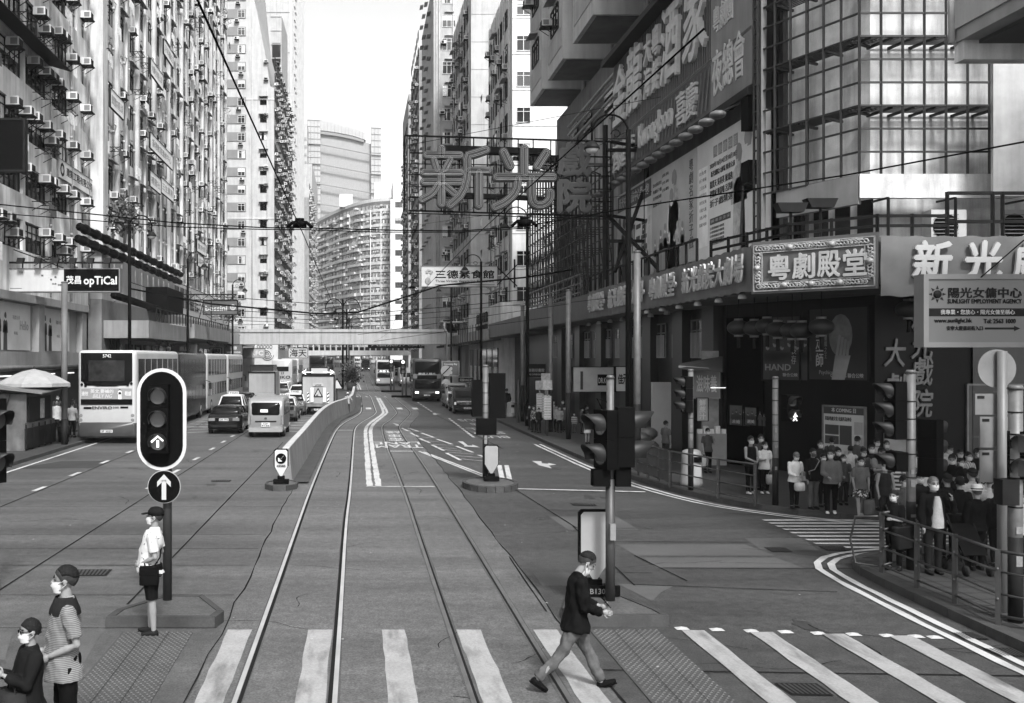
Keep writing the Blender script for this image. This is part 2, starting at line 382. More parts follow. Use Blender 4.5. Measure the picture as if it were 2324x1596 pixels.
for i in range(40): x, y = R.uniform(-10, 7), R.uniform(10, 30); a = R.uniform(0, 3); c_, s_ = math.cos(a)*R.uniform(.01, .03), math.sin(a)*.02; mb.quad((x-c_, y-s_, .0175), (x+s_, y-c_, .0175), (x+c_, y+s_, .0175), (x-s_, y+c_, .0175))
tag(mb.build('litter'), kind='stuff')
# painted markings (thin sheets on the road)
mb = B(PAINT)
def stripe(x, y0, y1, w_=.32):
    pts = [V((x + R.uniform(-.004, .004), y0 + i*(y1-y0)/18, 0)) for i in range(19)]; ribbon(mb, pts, w_, Z3+.002, 0, .012)
for x in (-1.62, -.52, .49, 1.52, 2.58): stripe(x, 6, 13.95)
for i, x in enumerate((4.6, 5.5, 6.44, 7.3)): stripe(x, 6, 13.92-.09*i, .31)
ground('zebra_stripes', mb)
mb = B(PAINTN)
for i, u in enumerate((1556, 1690, 1820, 1890, 1974, 2100, 2225, 2330, 2430, 2500)):
    q = [c7(1500, 940), c7(1810, 950), c7(2115, 962), c8(155, 970), c8(445, 983), c8(755, 992), c8(1055, 1003), c8(1310, 1010), c8(1475, 1018)]
    if i < len(q): p = G(*q[i]); mb.add([p+V((-.09, -.07, Z2)), p+V((.09, -.07, Z2)), p+V((.09, .07, Z2)), p+V((-.09, .07, Z2)), p+V((0, .02, .03))], [(0, 1, 4), (1, 2, 4), (2, 3, 4), (3, 0, 4)], False)
ground('road_stud', mb)
LINE = mat('road_line', .32, .6, v=.1, sc=2, fine=.1, worn=.4)
mb = B(LINE)
a_ = chaikin(g(c2, [(1030, 1272), (1010, 1050), (995, 850), (990, 760), (1012, 710), (1080, 660), (1150, 612)]) + g(r1, [(1435, 1490), (1370, 1330), (1260, 1110)]), 2)
b_ = chaikin(g(c2, [(1110, 1272), (1075, 1050), (1043, 850), (1036, 755), (1060, 705), (1130, 650), (1185, 605)]) + g(r1, [(1535, 1490), (1450, 1330), (1320, 1110)]), 2)
for q in (a_, b_): ribbon(mb, resample(q, .35), .18, Z3+.002, 0, .018)
for x in (.02, .3):
    for y0, y1 in ((117, 150), (200, 320)): mb.quad((x, y0, Z3), (x+.16, y0, Z3), (x+.16-.3, y1, Z3), (x-.3, y1, Z3))
def line(f, p, q, w_=.12): ribbon(mb, resample([G(*f(*p)), G(*f(*q))], .4), w_, Z3+.002, 0, .008)
line(c2, (1000, 1271), (1620, 1272), .12); line(c2, (725, 760), (880, 760), .2); line(c2, (1215, 950), (1425, 950), .2)
line(c3, (40, 1292), (1210, 1320), .16)
for p, q in (((1475, 950), (2060, 1180)), ((1520, 957), (2080, 1170)), ((2060, 1185), (2210, 1250))): line(c2, p, q, .1)
for p, q in (((1380, 740), (1475, 772)), ((1500, 785), (1610, 825)), ((1640, 842), (1780, 888)), ((1815, 905), (1965, 962)), ((1320, 740), (1380, 768)), ((1400, 783), (1470, 818)), ((1483, 835), (1575, 875)), ((1595, 893), (1700, 945)), ((1725, 967), (1855, 1033)), ((2015, 985), (2200, 1048))): line(c2, p, q, .13)
for p, q in (((1380, 768), (1500, 772)), ((1490, 822), (1640, 832)), ((1500, 852), (1660, 866)), ((1600, 888), (1790, 898)), ((1640, 915), (1820, 928)), ((1700, 936), (1860, 950)), ((1740, 960), (1970, 978)), ((1800, 990), (2050, 1010)), ((1860, 1020), (2100, 1045))): line(c2, p, q, .07)
for x0, x1 in ((2185, 2225), (2250, 2290)): mb.quad(*[p+V((0, 0, Z3)) for p in g(c2, [(x0+35, 1260), (x1+45, 1262), (x1, 1078), (x0, 1078)])])
for i in range(12): a = i/12; line(c2, (1750+200*a*1.15, 652+178*a), (1762+200*a*1.15, 662+178*a), .13)
for i in range(6): a = i/6; line(c2, (1465+135*a, 505+90*a), (1480+135*a, 516+90*a), .12)
for y in (28.5, 32.2, 36, 40): mb.quad((-9.2, y, Z3), (-9.05, y, Z3), (-9.03, y+1, Z3), (-9.18, y+1, Z3))
for y in (29, 33, 37.2, 41.3, 44.8, 48.2): mb.quad((-6.1, y, Z3), (-5.96, y, Z3), (-5.92, y+1, Z3), (-6.06, y+1, Z3))
for i in range(6): mb.quad(*[V((x, y, Z3)) for x, y in ((-9.6, 50+i*2.2), (-9.6, 50.2+i*2.2), (-2.3, 55.4+i*2.2), (-2.3, 55.2+i*2.2))])
for i in range(5): mb.quad(*[V((x, y, Z3)) for x, y in ((-9.6, 55.6+i*2.2), (-9.6, 55.8+i*2.2), (-2.3, 51.2+i*2.2), (-2.3, 51+i*2.2))])
for x in (-11.55,): mb.quad((x, 22, Z3), (x+.12, 22, Z3), (x+.12, 52, Z3), (x, 52, Z3))
for o in (-.35, -.58):                # double lines along the kerbs
    ribbon(mb, resample([V((p.x, p.y, 0)) for p in kr[1:-1]], .45)[::-1], .11, Z3+.002, o, .012)
    ribbon(mb, resample([V((p.x, p.y, 0)) for p in kn[1:-1]], .45)[::-1], .12, Z3+.002, -o*-1 if 0 else o, .012)
for i in range(9): mb.quad((9.2+.02*i, 19.95+.42*i, Z3), (13.6, 19.95+.42*i, Z3), (13.6, 20.12+.42*i, Z3), (9.2+.02*i, 20.12+.42*i, Z3))
for i in range(5): line(r1, (690+i*255, 1055+i*3), (745+i*258, 1085+i*4), .1); mb.quad(*[V((-.55+i*1.15, 74, Z3)), V((-.15+i*1.15, 74, Z3)), V((-.15+i*1.15, 76.5, Z3)), V((-.55+i*1.15, 76.5, Z3))])
line(r1, (520, 890), (1230, 905), 1.0); line(r1, (560, 515), (700, 515), .8); line(r1, (450, 745), (720, 755), .5); line(r1, (560, 588), (1100, 588), .6)
ground('road_markings', mb)
mb = B(LINE)
FR = lambda p: frame((p.x, p.y, Z3), (-1, 0, 0), (0, -1, 0))
def road_text(s, f, x0, x1, y0, y1, b=.02):
    p = G(*f((x0+x1)/2, y1)); q = G(*f((x0+x1)/2, y0)); wd = abs(G(*f(x1, y1)).x - G(*f(x0, y1)).x)
    put_text(mb, s, FR(V((p.x + wd/2, q.y, 0))), wd, q.y-p.y, LINE, bold=b, depth=.002)
road_text('TRAM', c2, 1090, 1515, 893, 921); road_text('LANE', c2, 1075, 1490, 867, 890)
for i, ch in enumerate('電車綫'): road_text(ch, c2, 1205-i*12, 1340-i*14, 830-32*i, 858-34*i, .01)
for i, (s, x0, x1) in enumerate((('BUS', 2070, 2310), ('STOP', 1990, 2280), ('巴士', 1930, 2200), ('站', 1985, 2080), ('BUS', 1875, 2080))): road_text(s, c2, x0-i*6, x1-i*10, 812-38*i, 832-38*i, .01)
ground('road_lettering', mb)
def arrow(pts): 
    m_ = B(PAINTN); m_.quad(*[p+V((0, 0, Z3+.002)) for p in g(pts[0], pts[1])]); m_.quad(*[p+V((0, 0, Z3+.004)) for p in g(pts[0], pts[2])]); ground('road_arrow', m_)
arrow((c3, [(228, 1075), (360, 1108), (330, 1078), (245, 1070)], [(180, 1040), (265, 1042), (270, 1062), (330, 1066), (325, 1058), (402, 1073), (330, 1083), (330, 1078), (235, 1070)]))
arrow((c2, [(1830, 860), (1875, 862), (1920, 898), (1890, 898)], [(1890, 898), (1885, 908), (2030, 917), (1960, 890), (1960, 900)]))
arrow((c2, [(1595, 603), (1625, 603), (1640, 612), (1615, 612)], [(1600, 612), (1612, 621), (1640, 622), (1635, 616), (1682, 614), (1635, 609)]))
arrow((c2, [(1235, 693), (1262, 700), (1300, 722), (1275, 718)], [(1262, 700), (1300, 722), (1290, 708)]))
# tactile strips at the crossing
def tactile(x0, x1, y0, y1, label):
    TT = mat('tactile_tile', .034, .7, v=.2, sc=1.5, fine=.2)
    t = thing('tactile_paving', label, 'tactile paving', (x0, y0, 0)); B(TT).box(x0, x1, y0, y1, .002, .014).build('slab', t)
    mb = B(mat('tactile_bump', .045, .65, v=.3, sc=1.5)); y = y0+.03
    while y < y1:
        x = x0+.03+.037*(round((y-y0)/.062) % 2)
        while x < x1-.02:
            mb.add([(x, y, .0145), (x+.034, y, .0145), (x+.034, y+.022, .0145), (x, y+.022, .0145), (x+.017, y+.011, .026)], [(0, 1, 4), (1, 2, 4), (2, 3, 4), (3, 0, 4)], False); x += .075
        y += .062
    tag(mb.build('stud', t), kind='stuff'); mb = B(JOINT)
    for k in (1, 2): xx = x0+(x1-x0)*k/3; mb.quad((xx, y0, .0275), (xx+.006, y0, .0275), (xx+.006, y1, .0275), (xx, y1, .0275))
    mb.build('seam', t)
tactile(-3.21, -2.25, 7, 13.8, 'studded paving strip behind the couple and under the capped man')
tactile(3.19, 4.12, 7, 13.95, 'studded paving strip in front of the walking man')
# islands
def island(name, poly, label, z=.16, m_=None):
    t = thing(name, label, 'traffic island', (poly[0][0], poly[0][1], 0)); m_ = m_ or KERBM
    c = V((sum(p[0] for p in poly)/len(poly), sum(p[1] for p in poly)/len(poly)))
    inn = [tuple(c + (V(p)-c)*.86) for p in poly]; n = len(poly); mb = B(m_)
    for i in range(n):
        j = (i+1) % n; a, b = V(poly[i]), V(poly[j]); d = (b-a).normalized()*.008
        mb.prism([tuple(a+d), tuple(b-d), tuple(V(inn[j])-d), tuple(V(inn[i])+d)], -.02, z)
    mb.build('kerb', t); B(ROADC).prism(inn, -.02, z-.015).build('paving', t); return t
island('traffic_island', [(-3.5, 14.06), (-1.975, 14.06), (-1.9, 14.4), (-2.35, 15.4), (-2.9, 15.45), (-3.45, 14.5)], 'kerbed island under the large tram signal and the capped man')
island('traffic_island', [(3.0, 14.15), (4.36, 14.15), (4.3, 14.5), (3.95, 15.6), (3.3, 15.8), (2.95, 14.6)], 'kerbed island carrying the four-lamp signal behind the walking man')
island('traffic_island', [(3.83+.8*math.cos(a*math.pi/10), 29.4+1.25*math.sin(a*math.pi/10)) for a in range(20)], 'round-ended island with a grey pole beside the lane markings', .17)
island('traffic_island', [(-2.2+.5*math.cos(a*math.pi/4+.39), 29.3+.8*math.sin(a*math.pi/4+.39)) for a in range(8)], 'small octagonal island at the near end of the barrier', .15)
# ---------------------------------------------------------------- building kit
def win_mesh(w_, h_, n, fm=None, kind=0, grille=0, transom=1):
    """window seen from outside: frame, mullions, glass and (by kind) curtains behind; origin bottom centre, +z outwards"""
    fm = fm or FRAMEW; mb = B(GLASS if kind != 2 else GLASS2); mb.box(-w_/2, w_/2, 0, h_, -.03, 0)
    mb.m(CURT)
    if kind == 1: mb.box(-w_*.46, -w_*.1, h_*.12, h_*.95, 0, .004)
    if kind == 3: mb.box(-w_*.46, w_*.46, h_*.55, h_*.95, 0, .004)
    if kind == 4: mb.box(w_*.08, w_*.46, h_*.05, h_*.95, 0, .004); mb.box(-w_*.46, -w_*.32, h_*.05, h_*.95, 0, .004)
    mb.m(fm); f = .055
    mb.box(-w_/2, w_/2, 0, f, 0, .05); mb.box(-w_/2, w_/2, h_-f, h_, 0, .05)
    for i in range(n+1):
        x = -w_/2 + f/2 + (w_-f)*i/n; mb.box(x-f/2, x+f/2, f, h_-f, 0, .047)
    if transom: mb.box(-w_/2+f, w_/2-f, h_*.7, h_*.7+f*.8, .001, .043)
    if grille:
        mb.m(OFFW)
        for i in range(int(w_/.14)): x = -w_/2+.07+.14*i; mb.box(x, x+.02, 0, h_*.66, .06, .08)
    return mb.mesh('window')
def ac_mesh(v=0):
    mb = B(mat('ac_casing', .5, .5, v=.15, sc=2, st=.3, rnd=.35)); mb.box(-.32, .32, 0, .42, -.1, .52)
    mb.m(DARK); mb.box(-.28, .02, .05, .37, .521, .53) if v else mb.box(-.27, .27, .06, .36, .521, .53)
    mb.m(mat('ac_side_grille', .12, .6)); mb.box(-.325, -.32, .06, .36, .12, .45); mb.box(.32, .325, .06, .36, .12, .45)
    mb.m(DARK); mb.box(-.38, .38, -.05, -.003, -.1, .6); mb.bar((-.34, -.04, .55), (-.34, -.4, 0), .035); mb.bar((.34, -.04, .55), (.34, -.4, 0), .035)
    return mb.mesh('air_conditioner')
def rack_mesh():
    mb = B(DARK)
    for x in (-.7, .7): mb.bar((x, 0, 0), (x, 0, .95), .035); mb.bar((x, -.45, 0), (x, 0, .9), .03)
    for z in (.3, .6, .93): mb.bar((-.75, .02, z), (.75, .02, z), .03)
    return mb.mesh('drying_rack')
def cloth_mesh(k):
    mb = B(mat('laundry_%s' % 'pale dark'.split()[k], (.6, .06)[k], .9, v=.3, sc=5))
    for i in range(3):
        x = -.5+.42*i; h_ = R.uniform(.5, .85); mb.ext([(x, 0, .5), (x+.36, 0, .5), (x+.34, -h_, .52), (x+.02, -h_*.95, .47)], (0, 0, .02))
    return mb.mesh('laundry')
def eave_mesh(w_=1.5, d=.55):
    mb = B(CONCD); mb.ext([(-w_/2, 0, 0), (w_/2, 0, 0), (w_/2, -.09, d), (-w_/2, -.09, d)], (0, -.07, 0)); return mb.mesh('eave')
AC = [ac_mesh(0), ac_mesh(1)]; RACK = [rack_mesh()]; LAUN = [cloth_mesh(0), cloth_mesh(1)]; EAVE = [eave_mesh()]
def at(M, x, y, z=0): return M @ Matrix.Translation((x, y, z))
def wall_grid(mb, M, x0, x1, y0, y1, cols, rows, depth):
    """wall sheet with openings: cols/rows are lists of (lo, hi); thickness goes inwards"""
    old, mb.X = mb.X, M; y = y0
    for lo, hi in rows:
        if lo > y: mb.box(x0, x1, y, lo, -depth, 0)
        x = x0
        for a, b in cols:
            if a > x: mb.box(x, a, lo, hi, -depth, -.002)
            x = b
        if x < x1: mb.box(x, x1, lo, hi, -depth, -.002)
        y = hi
    if y < y1: mb.box(x0, x1, y, y1, -depth, 0)
    mb.X = old
def building(name, label, loc, group=None): return thing(name, label, 'building', loc, 0, group)
WIN_A = [win_mesh(3.5, 1.45, 5, DARK, k) for k in (0, 1, 4, 3, 2)]
WIN_B = [win_mesh(1.5, 1.4, 3, FRAMEW, k) for k in (0, 1, 4, 3)]
WIN_C = [win_mesh(1.15, 1.25, 2, FRAMEW, k, 0) for k in (0, 4, 3, 2)]
WIN_D = [win_mesh(2.2, 1.5, 3, DARK, k) for k in (2, 0, 1, 3)]
PIPE = mat('drain_pipe', .3, .6, v=.2, sc=3, st=.3)
SLAB = mat('eave_slab', .3, .8, v=.2, st=.3)
vis = lambda M: inside(M.translation, 120)

# ---------------------------------------------------------------- first block on the kiosk side (ribbon windows)
t = building('apartment_block', 'plaster apartment block with ribbon windows and many air conditioners above the kiosk', (-16.5, 38, 0))
M = frame((-16.5, 34, 0), (0, 1, 0), (0, 0, 1))
cols = [(.3+4*i, 3.9+4*i) for i in range(6)] + [(24.5, 25.6), (26.4, 27.6)]; rows = [(9.05+2.78*k, 10.55+2.78*k) for k in range(11)]
mb = B(CONC); wall_grid(mb, M, 0, 28.3, 6.7, 40, cols, rows, .22); mb.box(-30, -16.75, 34, 62.3, 0, 42); mb.build('wall', t)
ws, wn, acs, rk, la, ev = [], [], [], [], [], []
for k, (lo, hi) in enumerate(rows[:8]):
    for i in range(6):
        m_ = at(M, 2.1+4*i, lo+.02, -.17)
        if vis(m_): ws.append(m_)
        for j in range(4):
            if R.random() < .52: acs.append(at(M, .8+4*i+j*.93, hi-.5-(.6 if R.random() < .25 else 0), .12))
        if R.random() < .45: rk.append(at(M, 2+4*i+R.uniform(-.8, .8), lo-.15, 0))
        if R.random() < .22: la.append(at(M, 2+4*i+R.uniform(-.8, .8), lo-.15, .2))
    for x in (25.05, 27): wn.append(at(M, x, lo+.03, -.17))
    acs.append(at(M, 26.6, hi-.45, .1))
scatter(t, 'ribbon_window', WIN_A, ws); scatter(t, 'window', WIN_C, wn)
scatter(t, 'air_conditioner', AC, [m_ for m_ in acs if vis(m_)]); scatter(t, 'drying_rack', RACK, [m_ for m_ in rk if vis(m_)]); scatter(t, 'laundry', LAUN, [m_ for m_ in la if vis(m_)])
for k in (1, 3, 5):                  # long sloping awnings
    mb = B(DARK); y = rows[k][1]+.1; mb.X = M
    mb.ext([(-2, y+.35, 0), (20-(k == 1)*9, y+.35, 0), (20-(k == 1)*9, y, 1.25), (-2, y, 1.25)], (0, .04, 0)); mb.m(SLAB); mb.box(-2, 20-(k == 1)*9, y+.3, y+.42, .002, .06); mb.X = None; mb.build('awning', t)
for x, r_ in ((24.1, .07), (20.2, .05), (8.2, .05), (27.9, .06)):
    mb = B(PIPE); mb.X = M; mb.tube([(x, 7, .09), (x, 40, .09)], r_, 6)
    for k in range(12): mb.tube([(x, 8+2.78*k, .09), (x, 8.12+2.78*k, .09)], r_*1.45, 6)
    mb.X = None; mb.build('drain_pipe', t)
# podium with poster windows and soffit strip
mb = B(mat('podium_tile', .2, .5, v=.15, st=.2)); mb.X = frame((-15.45, 38, 0), (0, 1, 0), (0, 0, 1)); mb.box(-8, 19.8, 3.4, 4.05, -1.2, 0); mb.box(-8, 19.8, 6.35, 6.72, -1.2, .12); mb.box(-8, 19.8, 4.05, 6.35, -1.2, -.35)
for x in (-3, 4.4, 11.2, 18.9): mb.box(x, x+.9, 4.05, 6.35, -.35, -.02)
mb.X = None; mb.build('podium', t)
mb = B(STEEL); mb.tube([(-15.3, 30, 3.3), (-15.3, 57.5, 3.3)], .12, 8); mb.build('duct', t)
B(mat('shop_interior', .02, .6, v=.3)).box(-15.9, -15.6, 30, 62, .13, 3.3).build('shopfront', t)
mb = B(EMIT)
for y in (39, 44, 47, 50.5, 54): mb.box(-15.56, -15.5, y, y+1.4, 2.93, 2.98)
mb.build('strip_light', t)
def silhouettes(mb, M, w_, h_, dark, people):
    """plain standing figures printed on a poster: heads, hair, shoulders, coat"""
    for x, hh, g_, f_ in people:
        for c, ww, y0, y1 in ((dark if g_ else f_, .16*hh, 0, hh*.62), (dark if g_ else f_, .2*hh, hh*.45, hh*.74)):
            mb.m(c); mb.add([M @ V((x-ww, y0, .004)), M @ V((x+ww, y0, .004)), M @ V((x+ww*.8, y1, .004)), M @ V((x+ww*.35, y1+.06*hh, .004)), M @ V((x-ww*.35, y1+.06*hh, .004)), M @ V((x-ww*.8, y1, .004))], [range(6)], False)
        mb.m(f_); mb.add([M @ V((x+.07*hh*math.cos(a*.785), hh*.86+.1*hh*math.sin(a*.785), .006)) for a in range(8)], [range(8)], False)
        mb.m(dark); mb.add([M @ V((x+.085*hh*math.cos(a*.785), hh*.9+.1*hh*math.sin(a*.785), .005+.003*(a < 5))) for a in range(-1, 6)], [range(7)], False)
SKINP = mat('print_pale', .5, .5, v=.1); PRINTD = mat('print_dark', .03, .5, v=.2); PRINTM = mat('print_grey', .22, .5, v=.2, sc=1.2)
for i, y in enumerate((43.8, 50.4)):
    t2 = thing('window_poster', ['advertising poster of a man and woman in dark suits, over the kiosk', 'repeated poster of a suited couple behind the wooden street pole'][i], 'poster', (-15.75, y, 4.1), group='posters in the podium windows')
    M2 = frame((-15.74, y, 4.12), (0, 1, 0), (0, 0, 1)); mb = B(mat('poster_paper', .42, .4, v=.12, sc=.6)); mb.X = M2; mb.box(-1.0, 4.9, 0, 2.15, -.03, 0); mb.X = None; mb.build('sheet', t2)
    mb = MB(); silhouettes(mb, M2, 6, 2.2, PRINTD, [(.6, 1.8, 1, SKINP), (1.45, 1.7, 1, SKINP)]); mb.build('printed_figures', t2)
    mb = MB(); put_text(mb, 'Hello', M2, 1.2, .42, PRINTM, .02, x=3.4, y=.95); put_text(mb, '美麗香港', M2, 1.0, .2, PRINTM, x=2.4, y=1.4); put_text(mb, '眼鏡', M2, .5, .16, PRINTM, x=2.6, y=.7); mb.build('lettering', t2)

# ---------------------------------------------------------------- second block: deep vertical fins, sixteen storeys and more
t = building('apartment_block', 'long apartment slab with deep vertical fins, drain pipes and hanging laundry', (-16.5, 62.5, 0))
M = frame((-16.5, 62.5, 0), (0, 1, 0), (0, 0, 1)); L_ = 63.0; nb = 20; pit = L_/nb
rows = [(12.2+2.75*k, 13.9+2.75*k) for k in range(17)]
mb = B(CONC); mb.box(-30, -16.63, 62.5, 125.5, 0, 62)
for k in range(18): mb.X = M; mb.box(.5, L_, rows[0][0]-1.05+2.75*k, rows[0][0]+2.75*k, -.13, -.02-.02*(k % 2)); mb.X = None
mb.build('wall', t)
fins = []
for i in range(nb+1):
    f_ = MB().m(mat('fin_plaster', .42, v=.16, st=.5, fine=.05)); d = .8 if i == 0 else (.26 if i % 2 == 0 else .14); wv = 1.15 if i == 0 else (.5 if i % 2 == 0 else .35)
    f_.X = M; f_.box(pit*i-.02, pit*i+wv, 10.6, 61.5, -.46, d); f_.X = None; f_.build('fin', t)
ws, acs, ev, rk, la = [], [], [], [], []
for k, (lo, hi) in enumerate(rows):
    for i in range(nb):
        m_ = at(M, pit*i+pit*.56, lo, -.1)
        if not vis(m_): continue
        ws.append(m_)
        if R.random() < .4: ev.append(at(M, pit*i+pit*.55, hi+.28, -.02))
        if R.random() < .42: acs.append(at(M, pit*i+pit*R.uniform(.4, .75), R.choice((lo-.5, hi-.45, lo+.1)), -.05))
        if R.random() < .18: rk.append(at(M, pit*i+pit*R.uniform(.45, .65), lo-.1, -.05))
        if R.random() < .3: la.append(at(M, pit*i+pit*.55, lo-.1, R.uniform(0, .3)))
scatter(t, 'window', [win_mesh(2.3, 1.7, 3, FRAMEW if k in (0, 4) else DARK, k) for k in (2, 0, 1, 2, 4, 2)], ws); scatter(t, 'air_conditioner', AC, acs)
scatter(t, 'eave', [eave_mesh(2.2, .4)], ev); scatter(t, 'drying_rack', RACK, rk); scatter(t, 'laundry', LAUN, la)
mb = B(PIPE); pm = []
for i in range(2*nb):
    x = pit*.5*i + .75; m_ = MB().m(PIPE); m_.X = M; r_ = R.choice((.05, .07)); m_.tube([(x, 10, .1), (x, 61, .1)], r_, 6)
    for k in range(18):
        m_.tube([(x, 10.6+2.75*k, .1), (x, 10.78+2.75*k, .1)], r_*1.5, 6)
        if R.random() < .35: m_.tube([(x, 11.2+2.75*k, .1), (x+1.1, 11.3+2.75*k, .1), (x+1.1, 11.2+2.75*k, -.2)], .04, 5)
    m_.X = None; m_.build('drain_pipe', t)
for z in (11.0, 10.35):               # two fat black ducts along the foot of the slab, and one lower
    mb = B(BLACK); y1 = 88; mb.tube([(-15.35-(z < 10.7)*.1, 56, z), (-15.35-(z < 10.7)*.1, y1, z)], .24, 10)
    mb.m(DARK); [mb.tube([(-15.35-(z < 10.7)*.1, 57+2.4*i, z), (-15.35-(z < 10.7)*.1, 57.2+2.4*i, z)], .3, 10) for i in range(13)]; mb.build('duct', t)
mb = B(CONCL); mb.box(-16.9, -15.9, 63, 125, 7.4, 10.5); mb.m(GLASS2)
for i in range(14): mb.box(-15.95, -15.88, 88+2.7*i, 90.2+2.7*i, 8.3, 10.1)
mb.m(PIPE); [mb.box(-15.9, -15.8, 66+2.1*i, 66.25+2.1*i, 7.5, 10) for i in range(10)]; mb.build('mezzanine', t)
mb = B(BLACK); mb.box(-15.9, -14.3, 76, 83, 7.3, 9.1); mb.tube([(-14.9, 62, 7.6), (-14.7, 78, 7.3)], .25, 8); mb.build('plant_unit', t)
CAN = mat('canopy_fascia', .17, .6, v=.15, st=.35)
mb = B(CAN); mb.box(-16.9, -13.0, 63, 78, 5.0, 6.1); mb.box(-16.9, -12.6, 78.2, 100, 5.3, 6.4); mb.m(CONCL); mb.box(-16.9, -12.8, 100.2, 126, 5.2, 6.3); mb.build('canopy', t)
mb = B(mat('shop_wall', .12, .6, v=.2)); mb.box(-16.9, -15.8, 62.5, 126, .13, 7.4)
mb.m(GLASS2); [mb.box(-15.81, -15.74, 66+2.9*i, 68+2.9*i, 2.9, 4.7) for i in range(18)]; mb.m(CURT); [mb.box(-15.74, -15.72, 66.3+2.9*i, 67.2+2.9*i, 3.1, 4.5) for i in range(0, 18, 2)]
mb.m(BLACK); [mb.box(-15.7, -15.6, 64.2+.6*i, 64.6+.6*i, 3.6+.05*(i % 2), 5) for i in range(4)]; mb.build('shopfront', t)
spots = []
for i in range(14): m_ = Matrix.Translation((-12.85+.3*(i > 4), 64.5+1.3*i+14*(i > 4), 4.9+.25*(i > 4))); spots.append(m_)
mb = B(BLACK); mb.ext([(-.12, 0, 0), (.25, 0, -.18), (.2, 0, -.34), (-.14, 0, -.12)], (0, .3, 0)); scatter(t, 'spotlight', [mb.mesh('spotlight')], spots)
mb = B(DARK); [mb.box(-12.75, -12.68, 64+1.2*i, 64.06+1.2*i, 6.1, 6.9) for i in range(30)]; mb.box(-12.76, -12.67, 64, 100, 6.9, 6.96); mb.build('railing', t)

def plain_tower(name, label, x0, x1, y0, y1, top, m_, group=None):
    t = building(name, label, ((x0+x1)/2, y0, 0), group); B(m_).box(x0, x1, y0, y1, 0, top).build('wall', t); return t
X_ = lambda u, Y: (u-U0)*Y/F
Z_ = lambda v, Y: H+(V0-v)*Y/F
# ---------------------------------------------------------------- third block: striped end wall, stepped slope at the top
Y3 = 165
t = building('apartment_block', 'tower with dark and white banded corner and sloping terraced top', (X_(560, Y3), Y3, 0))
pl = [(505, 820), (505, -260), (540, -260), (560, -60), (583, 25), (596, 92), (605, 140), (613, 196), (622, 200), (622, 820)]
mb = B(CONCL); mb.ext([P(u, v, Y3) for u, v in pl], (0, 46, 0)); mb.build('wall', t)
mb = B(mat('band_dark', .13, .7, v=.1, st=.1))
M = frame((0, Y3, 0), (1, 0, 0), (0, 0, 1)); fh = 2.86; k0 = 7.5; wb, wc, aa = [], [], []
for k in range(22):
    z = k0+fh*k
    mb.X = M; mb.box(X_(503, Y3), X_(558, Y3), z+.1, z+1.55, 0, .12); mb.X = None
    wb.append(at(M, X_(550, Y3)-.15, z+.15, .13)); 
    if k > 0 and (z < 47): wc.append(at(M, X_(598, Y3), z+.3, .0))
    if R.random() < .6: aa.append(at(M, X_(545, Y3)+R.uniform(-.6, .6), z-.55, .0))
    if R.random() < .4: aa.append(at(M, X_(604, Y3), z+1.4, -.1))
mb.build('dark_band', t)
mb = B(OFFW); mb.X = M; [mb.box(X_(500, Y3), X_(622, Y3)+.05, z, z+.25, 0, .08) for z in (9.3, 26.4, 45.8)]; mb.X = None; mb.build('string_course', t)
scatter(t, 'banded_window', WIN_C, wb); scatter(t, 'window', [win_mesh(1.1, 1.3, 2, DARK, k) for k in (0, 4, 3, 2)], wc); scatter(t, 'air_conditioner', AC, aa)
scatter(t, 'eave', EAVE, [at(M, X_(598, Y3), k0+fh*k+1.75, 0) for k in range(1, 14)])
mb = B(PIPE); [mb.tube([P(u, 780, Y3-.1), P(u, v, Y3-.1)], .06, 5) for u, v in ((515, -30), (572, 20), (606, 200))]; mb.build('drain_pipe', t)
M = frame((X_(622, Y3), Y3, 0), (0, 1, 0), (0, 0, 1)); ww, aa, ee, ll, rr = [], [], [], [], []
for k in range(17):
    for i in range(13):
        ww.append(at(M, 2+3.4*i, 6+fh*k, .03))
        if R.random() < .8: aa.append(at(M, 1.4+3.4*i+R.uniform(0, 1.6), 6.2+fh*k+R.choice((-.6, .9)), .05))
        if R.random() < .6: ee.append(at(M, 2+3.4*i, 7.6+fh*k, 0))
        if R.random() < .35: rr.append(at(M, 2+3.4*i, 5.8+fh*k, 0))
        if R.random() < .25: ll.append(at(M, 2+3.4*i, 5.9+fh*k, .3))
scatter(t, 'street_window', WIN_D, ww); scatter(t, 'street_air_conditioner', AC, aa); scatter(t, 'awning', [eave_mesh(1.9, .5)], ee); scatter(t, 'drying_rack', RACK, rr); scatter(t, 'laundry', LAUN, ll)
# glass-fronted slim tower and the tall pale one behind it
t = building('slim_tower', 'slim stone and dark glass tower beyond the banded apartment block', (X_(626, 214), 214, 0))
mb = B(CONCL); mb.prism([(X_(614, 214), 214), (X_(639, 214), 214), (X_(639, 214)+.3, 228), (X_(614, 214), 228)], 0, Z_(35, 214)); mb.build('wall', t)
mb = B(GLASS2); M = frame((0, 214, 0), (1, 0, 0), (0, 0, 1)); mb.X = M; mb.box(X_(618, 214), X_(637, 214), 8, Z_(98, 214), 0, .15); mb.m(OFFW)
[mb.box(X_(614, 214), X_(639, 214), 8+2.95*k, 8.14+2.95*k, .151, .2) for k in range(24)]; mb.X = None; mb.build('glazing', t)
t = building('tall_tower', 'tallest pale tower with a vertical strip of street windows', (X_(600, 236), 236, 0))
x1 = X_(657, 236); mb = B(CONCL); mb.box(-44, x1, 236, 292, 0, 130); mb.build('wall', t)
mb = B(CONCD); [mb.box(-44.1, x1+.1, 235.9, 235.98, 9+9.4*k, 9.15+9.4*k) for k in range(13)]; mb.box(x1-3, x1-2.9, 235.9, 235.97, 0, 130); mb.build('panel_joint', t)
